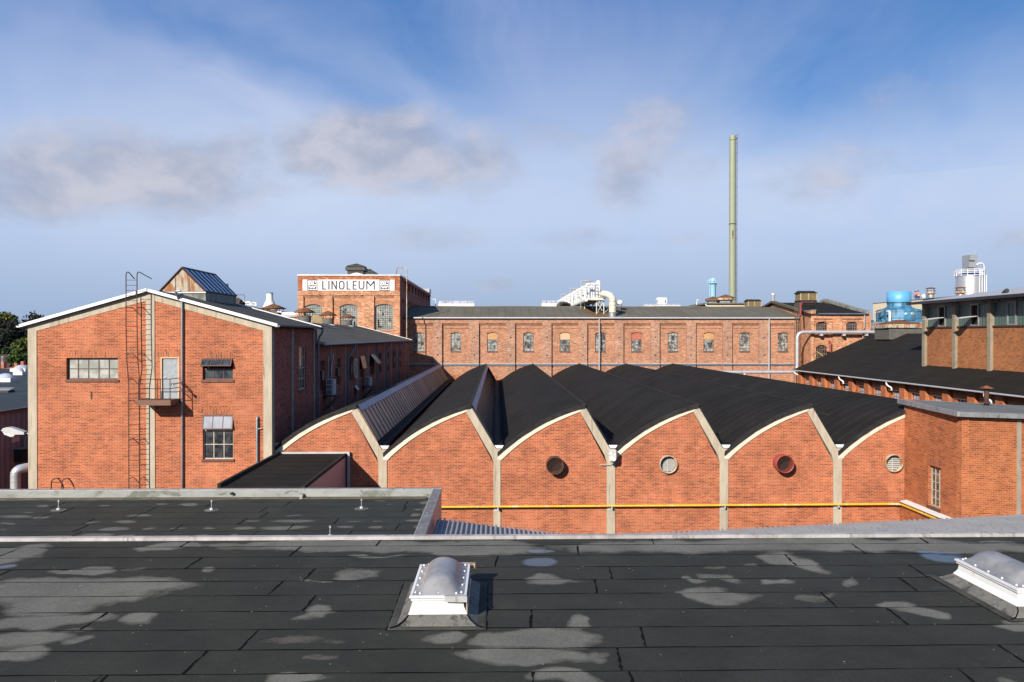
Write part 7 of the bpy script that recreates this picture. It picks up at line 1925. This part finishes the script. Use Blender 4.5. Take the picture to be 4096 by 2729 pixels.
# ------------------------------------------------------------------ the pipe rack: white swan-neck pipes on a header over a platform
rk = thing('pipe_rack', 'rack of white swan-neck pipes receding over a steel platform on the roof', 'pipework', at(2385, 1268, 96))
def zr_(a, b): return (2230 + a / 8.711, 1100 + b / 8.711)
Xh = at(2343.6, 1200, 96).x
Ys = [96.2 + 5.6 * i for i in range(10)]
ztp = at(2360, 1136.5, 96).z; zhd = at(2345, 1200, 96).z
wx = at(2391, 1140, 96).x; wx2 = at(2399, 1140, 96).x
for i, y in enumerate(Ys):
    m = MB(); m.tube(bend([(Xh, y, zhd), (Xh, y, ztp - .0), (wx - .1, y, ztp), (wx + .05, y, ztp)], .42, 5), .15, 10)
    m.tube(bend([(wx - .1, y + .2, ztp + .02), (wx2 - .25, y + .15, ztp + .35), (wx2, y + .1, ztp + .32), (wx2, y + .1, ztp - 1.9)], .22, 5), .14, 10)
    m.tube([(wx - .05, y, ztp - .2), (wx - .05, y, ztp - 1.55)], .12, 10)
    m.build('swan_neck_pipe', M['white_paint'], rk)
    m = MB()
    for (x, z) in ((Xh, ztp - .45), (Xh, zhd + .3)): m.tube([(x, y, z), (x, y, z + .05)], .15, 10)
    m.tube([(Xh + .55, y, ztp), (Xh + .6, y, ztp)], .15, 10); m.tube([(wx - .05, y, ztp - .5), (wx - .05, y, ztp - .44)], .17, 10); m.tube([(wx2, y + .1, ztp - .7), (wx2, y + .1, ztp - .66)], .15, 10)
    m.build('flange', M['rust_steel'], rk)
    m = MB(); m.lathe((wx - .05, y, 0), [(.10, ztp - 1.55), (.30, ztp - 1.56), (.30, ztp - 1.8), (.1, ztp - 2.1)], 10); m.lathe((wx2, y + .1, 0), [(.12, ztp - 1.9), (.26, ztp - 1.91), (.05, ztp - 2.35)], 10); m.build('hopper', M['metal_light'], rk)
m = MB(); m.tube([(Xh, 95.6, zhd), (Xh, Ys[-1] + 2, zhd)], .20, 14); m.build('header_pipe', M['white_paint'], rk)
m = MB(); y = 95.8
while y < 150: m.tube([(Xh, y, zhd), (Xh, y + .3, zhd)], .235, 14); y += .9
m.build('insulation_ring', M['plastic_white'], rk)
px0, px1 = at(2362.6, 1200, 96).x, at(2421.7, 1200, 96).x; zp0, zp1 = at(2390, 1201, 96).z, at(2390, 1192.5, 96).z
m = MB(); m.box(px0, px1, 95.9, 96.15, zp0, zp1); m.box(px0 - .55, px1, 96.16, 150, zp0 + .05, zp1 - .05); m.build('deck', M['duct_cream'], rk)
m = MB()
for x in (px0, (px0 + px1) / 2, px1): m.tube([(x, 96, zp1), (x, 96, zp1 + .85)], .03, 5)
m.tube([(px0, 96, zp1 + .85), (px1, 96, zp1 + .85), (px1, 110, zp1 + .85)], .03, 5); m.tube([(px0, 96, zp1 + .45), (px1, 96, zp1 + .45)], .025, 5)
for k in range(6): m.tube([(px0 - .3 - .0, 97 + k * 5, zp1 + .5), (px0 + .5, 97 + k * 5, zp1 + 1.0)], .03, 4)
m.build('railing', M['rust_mix2'], rk)
xa_, xb_ = at(2386, 1230, 96.5).x, at(2415, 1230, 96.5).x
for x in (xa_, xb_):
    m = MB(); m.tube([(x, 96.4, roofz(96.4)), (x, 96.4, zp0)], .07, 6); m.build('leg', M['duct_cream'], rk)
    for y in (100.5, 108, 116, 126): m = MB(); m.tube([(x, y, 1.5), (x, y, zp0)], .07, 6); m.build('leg', M['duct_cream'], rk)
m = MB(); m.tube([(xa_ - 1.0, 100.5, 2.2), (xa_ - 1.0, 100.5, zp0)], .06, 6)
m.tube([(xa_, 96.4, zp0 - .1), (xb_ - .2, 96.4, roofz(96.4) + .4)], .04, 5); m.tube([(xb_, 96.4, zp0 - .1), (xa_ + .2, 96.4, roofz(96.4) + .4)], .04, 5)
m.tube([(xa_, 96.4, roofz(96.4) + .1), (xa_ + .8, 96.9, roofz(96.9) + .5)], .035, 5); m.tube([(xb_, 96.4, roofz(96.4) + .1), (xb_ + .6, 96.9, roofz(96.9) + .5)], .035, 5)
m.build('bracing', M['duct_cream'], rk)
for k, (x0_, x1_, yt_, Y) in enumerate(((2323, 2372, 1122.5, 100), (2280.5, 2322, 1153.5, 113), (2245, 2278, 1177.5, 127))):
    a, b = at(x0_, yt_, Y), at(x1_, yt_, Y)
    t = thing('light_gantry', ['nearest thin light frame standing over the white pipes', 'middle thin light frame standing over the white pipes', 'farthest and lowest thin light frame beside the pipe rack'][k], 'light frame', (a.x, Y, zhd - 1), 'light frames along the pipe rack')
    m = MB(); m.tube([(a.x, Y, zhd - 1.2), (a.x, Y, a.z), (b.x, Y, b.z), (b.x, Y, b.z - .3 if k else b.z - .35)], .045, 5); m.build('frame', M['metal_grey'], t)
    m = MB(); m.box(a.x + .2, b.x - .2, Y - .1, Y + .1, a.z - .2, a.z - .05); m.build('lamp_tray', M['concrete_dark'], t)
# big cream duct
t = thing('elbow_duct', 'large cream elbow duct rising from the long roof beside the pipe platform', 'duct', on_roof(2450, 1266))
q = on_roof(2450.4, 1266); r_ = 14.7 * q.y / FPX
cc = at(2450.4, 1205, q.y); el_ = at(2450.4, 1180, q.y); fl_ = at(2409, 1176, q.y + .6); fb_ = at(2404, 1200, q.y + 3)
m = MB(); m.tube([q + Vector((0, 0, .45)), at(2450.4, 1206, q.y)] + [at(2449, 1192, q.y), at(2440, 1182, q.y + .1), at(2426, 1177, q.y + .4), at(2412, 1176, q.y + 1)], r_, 16, r2=r_ * .92); m.build('duct', M['duct_cream'], t)
m = MB(); m.tube([q + Vector((0, 0, -.2)), q + Vector((0, 0, .44))], r_ * 1.02, 16); m.build('base_collar', M['metal_grey'], t)
m = MB()
for y in (1250.5, 1222, 1206): p = at(2450.4, y, q.y); m.tube([p, p + Vector((0, 0, .04))], r_ + .025, 16)
m.build('band', M['rust_mix'], t)
t = thing('barrel_tank', 'white round-ended barrel tank on a thin leg right of the elbow duct', 'tank', on_roof(2478, 1254))
q = at(2478, 1211, 99); m = MB(); m.lathe(q, [(.01, -.62), (.25, -.6), (.32, -.5), (.32, .6), (.01, .62)], 18, axis='Y'); m.build('shell', M['white_paint'], t)
m = MB(); o_ = on_roof(2478, 1252); m.tube([(q.x, o_.y, o_.z), (q.x, o_.y, q.z - .2)], .03, 5); m.tube([o_ + Vector((-.15, 0, .02)), o_ + Vector((.2, 0, .02))], .03, 5); m.build('leg', M['rust_steel'], t)
t = thing('mossy_hump', 'low mossy felt-covered hump beside the pipe rack on the ridge', 'roof structure', at(2243, 1229, 103.5))
m = MB(); m.tube([at(2232, 1232, 103.5), at(2236, 1222, 104), at(2243, 1217, 105), at(2258, 1216, 106), at(2275, 1222, 107)], .32, 10); m.build('hump', M['moss'], t)

# ------------------------------------------------------------------ white flared stack and lower things between gable and tower
Yw = 118.0; kw = Yw / FPX; c = at(1079, 1230, Yw); wz = lambda py: at(1079, py, Yw).z
t = thing('flared_stack', 'white flared stack with a green rim behind the leftmost rusty cowl', 'chimney', (c.x, Yw, -4))
m = MB(); m.lathe((c.x, Yw, 0), [(30 * kw, wz(1240)), (22 * kw, wz(1218)), (13 * kw, wz(1198)), (12.8 * kw, wz(1175))], 24); m.build('body', M['white_paint'], t)
m = MB(); m.lathe((c.x, Yw, 0), [(13 * kw, wz(1175)), (13.2 * kw, wz(1171.5)), (12 * kw, wz(1171)), (12 * kw, wz(1178))], 24); M['teal'] = plain('teal_rim', (.0, .22, .18), .5); m.build('rim', M['teal'], t)
m = MB(); m.lathe((c.x, Yw, 0), [(30 * kw, wz(1240) + .01), (30 * kw, -12)], 16); m.build('base', M['metal_grey'], t)
t = thing('capped_flue', 'short brown flue with teal rim peeping behind the roof lantern', 'chimney', at(907, 1150, 70)); k = 70 / FPX; c = at(907, 1150, 70)
m = MB(); m.lathe((c.x, 70, 0), [(6 * k, -2), (6 * k, c.z + 12 * k)], 14); m.build('flue', M['rust_mix2'], t)
m = MB(); m.lathe((c.x, 70, 0), [(6.2 * k, c.z + 12 * k), (6.2 * k, c.z + 15 * k), (.01, c.z + 15.2 * k)], 14); m.build('rim', M['teal'], t)
cowl(at(952, 1215, 52).x, 52, at(940, 1190, 52).z, at(940, 1214, 52).z, 30 * 52 / FPX, .45, at(940, 1216, 52).z, zr2 - .8, 'rusty cone cowl half hidden behind the roof lantern', drum='black_metal', white=False)
t = thing('black_stub', 'black tilted pipe stub beside the lantern curb', 'roof vent', at(957, 1216, 50)); m = MB(); m.tube([at(954, 1222, 50), at(962, 1199, 50)], .12, 8); m.build('pipe', M['black_metal'], t)
Yq = 104.0
for i, (x, y) in enumerate(((968, 1209), (993, 1213), (1016, 1216))):
    t = thing('curved_pipe', ['white hooped pipe nearest the roof lantern', 'white hooped pipe in the middle of three near the lantern', 'white hooped pipe nearest the flared stack'][i], 'pipe', at(x, y + 8, Yq), 'white hooped pipes')
    m = MB(); m.tube(bend([at(x - 10, y + 7, Yq), at(x - 10, y - 4, Yq), at(x + 9, y - 4, Yq), at(x + 9, y + 8, Yq)], .3), .11, 8); m.build('pipe', M['white_paint'], t)
t = thing('low_back_roof', 'low dark roof and white pipe run behind the wing cowls', 'building', at(1000, 1235, 106))
a, b = at(935, 1219, 106), at(1190, 1236, 106)
m = MB(); m.hexa([(a.x, 106, -12), (b.x, 106, -12), (b.x, 112, -12), (a.x, 112, -12), (a.x, 106, a.z), (b.x, 106, b.z - .6), (b.x, 112, b.z - .6), (a.x, 112, a.z)]); m.build('roof_mass', M['moss'], t)
m = MB(); m.tube([at(960, 1216, 105.5), at(1026, 1223, 105.5)], .13, 8); m.build('pipe', M['white_paint'], t)
t = thing('wire_frame', 'thin steel frame rising between the lantern and the white pipes', 'light frame', at(977, 1210, 104))
m = MB(); m.tube([at(940, 1180, 100), at(977.5, 1180, 104), at(977.5, 1214, 104)], .04, 5); m.tube([at(1028, 1212, 104), at(1032, 1212, 104), at(1032, 1224, 104)], .04, 5); m.build('frame', M['metal_grey'], t)
t = thing('white_roofed_shed', 'low building with white roof light strip left of the sign tower', 'building', at(1160, 1262, 100))
a, b = at(1120, 1268, 100), at(1192, 1259, 100)
m = MB(); m.box(a.x - 4, XTL - .05, 100, 108, -12, a.z); m.build('wall', M['brick_tower'], t)
m = MB(); m.box(a.x - 4, XTL - .05, 99.8, 108, a.z + .01, at(1150, 1258, 100).z); m.build('fascia', M['metal_grey'], t)
m = MB(); m.box(a.x - .6, XTL - .05, 101, 106, at(1150, 1258, 100).z, at(1150, 1249, 101).z); q = at(1118, 1250, 103); m.lathe((q.x, 103, at(1150, 1258, 100).z), [(.55, 0), (.5, .3), (.3, .5), (.01, .55)], 14); m.build('roof_light', M['white_paint'], t)

# ================================================================== far left: clad hall, its roof, houses and trees
ch = thing('clad_hall', 'brown ribbed metal-clad hall with dark flat roof beyond the left edge of the gable', 'building', (-34, 70, -12))
XQ = -26.8; zQ = at(112, 1633, 46).z
m = MB(); m.slab(side_right(XQ), [(30, bl), (100, bl), (100, zQ - .02), (30, zQ - .02)], (), -.3, 0); m.build('side_cladding', M['clad_dark'], ch)
m = MB(); m.box(XQ - 50, XQ - .31, 30, 100, bl, zQ - .1); m.build('core_wall', M['clad'], ch)
m = MB('xy'); m.box(XQ - 50, XQ + .02, 30, 100, zQ, zQ + .03); m.build('roof', M['felt_blue'], ch)
m = MB(); m.box(XQ - .05, XQ + .10, 30, 100, zQ - .06, zQ + .08); m.build('roof_edge', M['clad'], ch)
rr = random.Random(6); m = MB('xy')
for k in range(26):
    x = XQ - rr.uniform(1, 26); y = rr.uniform(44, 74); sx_ = rr.uniform(.3, 1.4); sy_ = rr.uniform(.1, .35)
    m.add([(x + sx_ * math.cos(a * PI / 6) * (1 + .2 * rr.random()), y + sy_ * math.sin(a * PI / 6), zQ + .034) for a in range(12)], [tuple(range(12))])
M['dry_patch'] = plain('dry_patch_on_felt', (.11, .12, .13), .8, var=.2); m.build('dry_patch', M['dry_patch'], ch)['kind'] = 'stuff'
def far_dome(px_, py_, wpx, label, low=False):
    q = atZ(px_, py_, zQ + .03); k = q.y / FPX; w_ = wpx * k / 2
    t = thing('far_skylight', label, 'skylight', q, 'skylights on the clad hall roof')
    m = MB(); m.box(q.x - w_, q.x + w_, q.y - w_ * .8, q.y + w_ * .8, q.z, q.z + (.35 if not low else .15)); m.build('curb', M['white_paint'], t)
    m = MB(); m.lathe((q.x, q.y, q.z + (.36 if not low else .16)), [(w_ * .92, 0), (w_ * .8, .18), (w_ * .45, .34), (.01, .40)], 20, sy=.8); m.build('dome', M['glass_white'], t)
far_dome(22, 1527, 72, 'large white skylight on the clad hall roof, cut by the left edge')
far_dome(85, 1486, 60, 'large white skylight at the far end of the clad hall roof')
far_dome(79, 1500, 36, 'small white skylight between the two large ones on the left')
q = atZ(15, 1570, zQ + .03); t = thing('roof_hatch', 'dark open roof hatch on the clad hall roof', 'hatch', q)
m = MB(); m.box(q.x - .5, q.x + .5, q.y - .3, q.y + .5, q.z, q.z + .16); m.build('frame', M['black_metal'], t)
m = MB(); m.hexa([(q.x - .5, q.y - .1, q.z + .17), (q.x + .5, q.y - .1, q.z + .17), (q.x + .5, q.y + .5, q.z + .3), (q.x - .5, q.y + .5, q.z + .3), (q.x - .5, q.y - .1, q.z + .2), (q.x + .5, q.y - .1, q.z + .2), (q.x + .5, q.y + .5, q.z + .33), (q.x - .5, q.y + .5, q.z + .33)]); m.build('lid', M['metal_grey'], t)
# equipment on the cladding
t = thing('switch_cabinet', 'black cabinet with pipes on a bracket against the ribbed cladding', 'cabinet', (XQ + .4, 45.6, -9))
a = atX(78, 1750, XQ + .3); yy0, yy1 = 44.6, 46.6
m = MB(); m.box(XQ + .02, XQ + .45, yy0, yy1, atX(90, 1840, XQ).z, atX(90, 1790, XQ).z); m.build('cabinet', M['black_metal'], t)
m = MB(); m.box(XQ + .02, XQ + .6, yy0 - .1, yy1 + .1, atX(90, 1788.5, XQ).z, atX(90, 1786, XQ).z); m.build('shelf', M['metal_grey'], t)
m = MB(); z_ = atX(90, 1785, XQ).z; m.tube(bend([(XQ + .3, yy0 + .6, z_), (XQ + .3, yy0 + .6, z_ + .55), (XQ + .3, yy1 - .2, z_ + .55), (XQ + .3, yy1 - .2, z_)], .2), .07, 8); m.build('pipe', M['zinc'], t)
m = MB(); m.box(XQ + .01, XQ + .04, yy0 - .15, yy0 + .5, atX(80, 1764, XQ).z, atX(80, 1744, XQ).z); m.build('plate', M['cream'], t)

# houses
def house(x0_, x1_, yr_, ye_, Y, mat, label, chim=()):
    a, b = at(x0_, yr_, Y + 3), at(x1_, ye_, Y)
    a = Vector((at(x0_, yr_, Y).x, Y, at(x0_, yr_, Y + 3).z))
    t = thing('house', label, 'house', ((a.x + b.x) / 2, Y + 3, -12), 'houses among the trees')
    m = MB(); m.box(a.x + .2, b.x - .2, Y + .2, Y + 6, -12, b.z - .05); m.build('wall', M['brick_dull'], t)
    m = MB(); m.poly3([(a.x, Y - .3, b.z), (b.x, Y - .3, b.z), (b.x - .4, Y + 3, a.z), (a.x + .4, Y + 3, a.z)], .15); m.poly3([(a.x + .4, Y + 3, a.z), (b.x - .4, Y + 3, a.z), (b.x, Y + 6.3, b.z), (a.x, Y + 6.3, b.z)], .15); ro_ = m.build('roof', M[mat], t)
    for (cx_, cy_) in chim:
        q = at(cx_, cy_, Y + 3); m = MB(); m.box(q.x - .2, q.x + .2, Y + 2.7, Y + 3.3, b.z, q.z); m.build('chimney', M['brick_red'], ro_)
house(14, 103, 1460, 1477, 112, 'tile', 'low house with orange tiled roof and two chimneys below the green trees', ((15, 1446), (93, 1446), (67, 1453)))
M['dark_tile'] = plain('dark_roof_tile', (.05, .03, .03), .8, var=.3, scale=4)
house(-70, 32, 1418, 1482, 122, 'dark_tile', 'house with dark steep roof at the very left edge')
t = thing('aerial', 'thin white roof aerial in front of the dark-roofed house', 'aerial', at(9, 1456, 110)); m = MB(); m.tube([at(9, 1462, 110), at(9, 1425, 110)], .05, 5); m.tube([at(4, 1428, 110), at(15, 1428, 110)], .03, 4); m.build('mast', M['plastic_white'], t)

def tree(cx, Y, zt_, zlo_, rx, mats, label, seed, n=900, ls=.34, clumps=14, ratio=None):
    rr = random.Random(seed)
    t = thing('tree', label, 'tree', (cx, Y, -12), 'trees beyond the houses')
    zm = (zt_ + zlo_) / 2; rz = (zt_ - zlo_) / 2
    m = MB(); m.tube([(cx, Y, -12), (cx + rr.uniform(-.2, .2), Y, -6), (cx + rr.uniform(-.4, .4), Y, zm)], .38, 8, r2=.14)
    cl = []
    for k in range(clumps):
        while True:
            a, b, c_ = rr.uniform(-1, 1), rr.uniform(-1, 1), rr.uniform(-1, 1)
            if .25 < a * a + b * b + c_ * c_ < 1: break
        q = Vector((cx + a * rx * .78, Y + b * rx * .7, zm + c_ * rz * .8)); cl.append((q, rr.uniform(.28, .48) * min(rx, rz)))
        if k % 2: m.tube([(cx, Y, zm - rz * .5 * rr.random() - rz * .3), (Vector((cx, Y, zm)) + q) / 2 + Vector((0, 0, -.2)), q], .12, 5, r2=.03)
    m.build('trunk', M['bark'], t)
    lv = MB()
    for k in range(n):
        q, r_ = cl[rr.randrange(len(cl))]
        d = Vector((rr.gauss(0, 1), rr.gauss(0, 1), rr.gauss(0, 1))).normalized() * r_ * (rr.random() ** .4) * rr.choice((1, 1, 1.18))
        p = q + d
        a = Vector((rr.gauss(0, 1), rr.gauss(0, 1), rr.gauss(0, 1))).normalized(); b = a.cross(Vector((rr.gauss(0, 1), rr.gauss(0, 1), rr.gauss(0, 1)))).normalized()
        s1, s2 = ls * rr.uniform(.5, 1.1), ls * rr.uniform(.35, .8)
        lv.add([p - a * s1, p - b * s2, p + a * s1, p + b * s2], [(0, 1, 2, 3)], rr.randrange(len(mats)))
    lv.build('crown', [M[x] for x in mats], t)
def tp(px_, pyt, pyb, Y): return at(px_, pyt, Y).x, at(px_, pyt, Y).z, at(px_, pyb, Y).z
TR_ = [(-45, 1268, 1440, 150, 5.0, ['leaf_purple', 'leaf_dark', 'leaf_green'], 'dark broad tree cut by the left edge of the photo', 1800),
       (-150, 1275, 1450, 150, 5.0, ['leaf_dark', 'leaf_green'], 'dark green tree standing outside the left edge, beyond the clad hall', 1200),
       (22, 1250, 1330, 158, 2.6, ['leaf_yellow', 'leaf_green', 'leaf_yellow'], 'yellow-green tree top at the left skyline', 1100),
       (40, 1285, 1450, 148, 4.6, ['leaf_purple', 'leaf_dark'], 'dark copper tree filling the gap behind the clipped evergreen', 2400),
       (110, 1252, 1450, 150, 4.2, ['leaf_purple', 'leaf_purple', 'leaf_dark'], 'copper-leaved tree rising highest just left of the white verge', 2400),
       (180, 1258, 1440, 152, 4.6, ['leaf_purple', 'leaf_dark'], 'dark copper tree mostly hidden behind the white verge', 1500),
       (35, 1384, 1462, 126, 1.15, ['leaf_dark', 'leaf_dark', 'leaf_green'], 'narrow clipped dark evergreen behind the orange tiled house', 1200),
       (92, 1352, 1462, 128, 2.4, ['leaf_green', 'leaf_green', 'leaf_yellow'], 'bright green leafy tree beside the concrete corner post', 2200),
       (70, 1400, 1466, 124, 1.7, ['leaf_green', 'leaf_green'], 'low green tree just over the orange tiled house roof', 1200)]
for i, (px_, yt_, yb_, Y, rx, ms_, lab, n) in enumerate(TR_):
    x, zt_, zb_ = tp(px_, yt_, yb_, Y); tree(x, Y, zt_, zb_, rx, ms_, lab, 20 + i, int(n * 1.8), .36 if Y > 140 else .26, 26)

# far wood closing the horizon on the left
rr = random.Random(77); m = MB()
for k in range(5200):
    x = rr.uniform(-330, -104); hgt = 11 + 3.0 * math.sin(x * .11) + 2 * math.sin(x * .37 + 1)
    p = Vector((x, rr.uniform(176, 190), -12 + hgt * (rr.random() ** .6))); a = Vector((rr.gauss(0, 1), rr.gauss(0, 1), rr.gauss(0, 1))).normalized(); b = a.cross(Vector((rr.gauss(0, 1), rr.gauss(0, 1), rr.gauss(0, 1)))).normalized()
    s1, s2 = rr.uniform(.5, 1.3), rr.uniform(.4, .9); m.add([p - a * s1, p - b * s2, p + a * s1, p + b * s2], [(0, 1, 2, 3)], rr.randrange(2))
tag(m.build('treeline', [M['leaf_dark'], M['leaf_green']]), 'far dark wood on the horizon beyond the clad hall', 'wood', None, 'stuff')
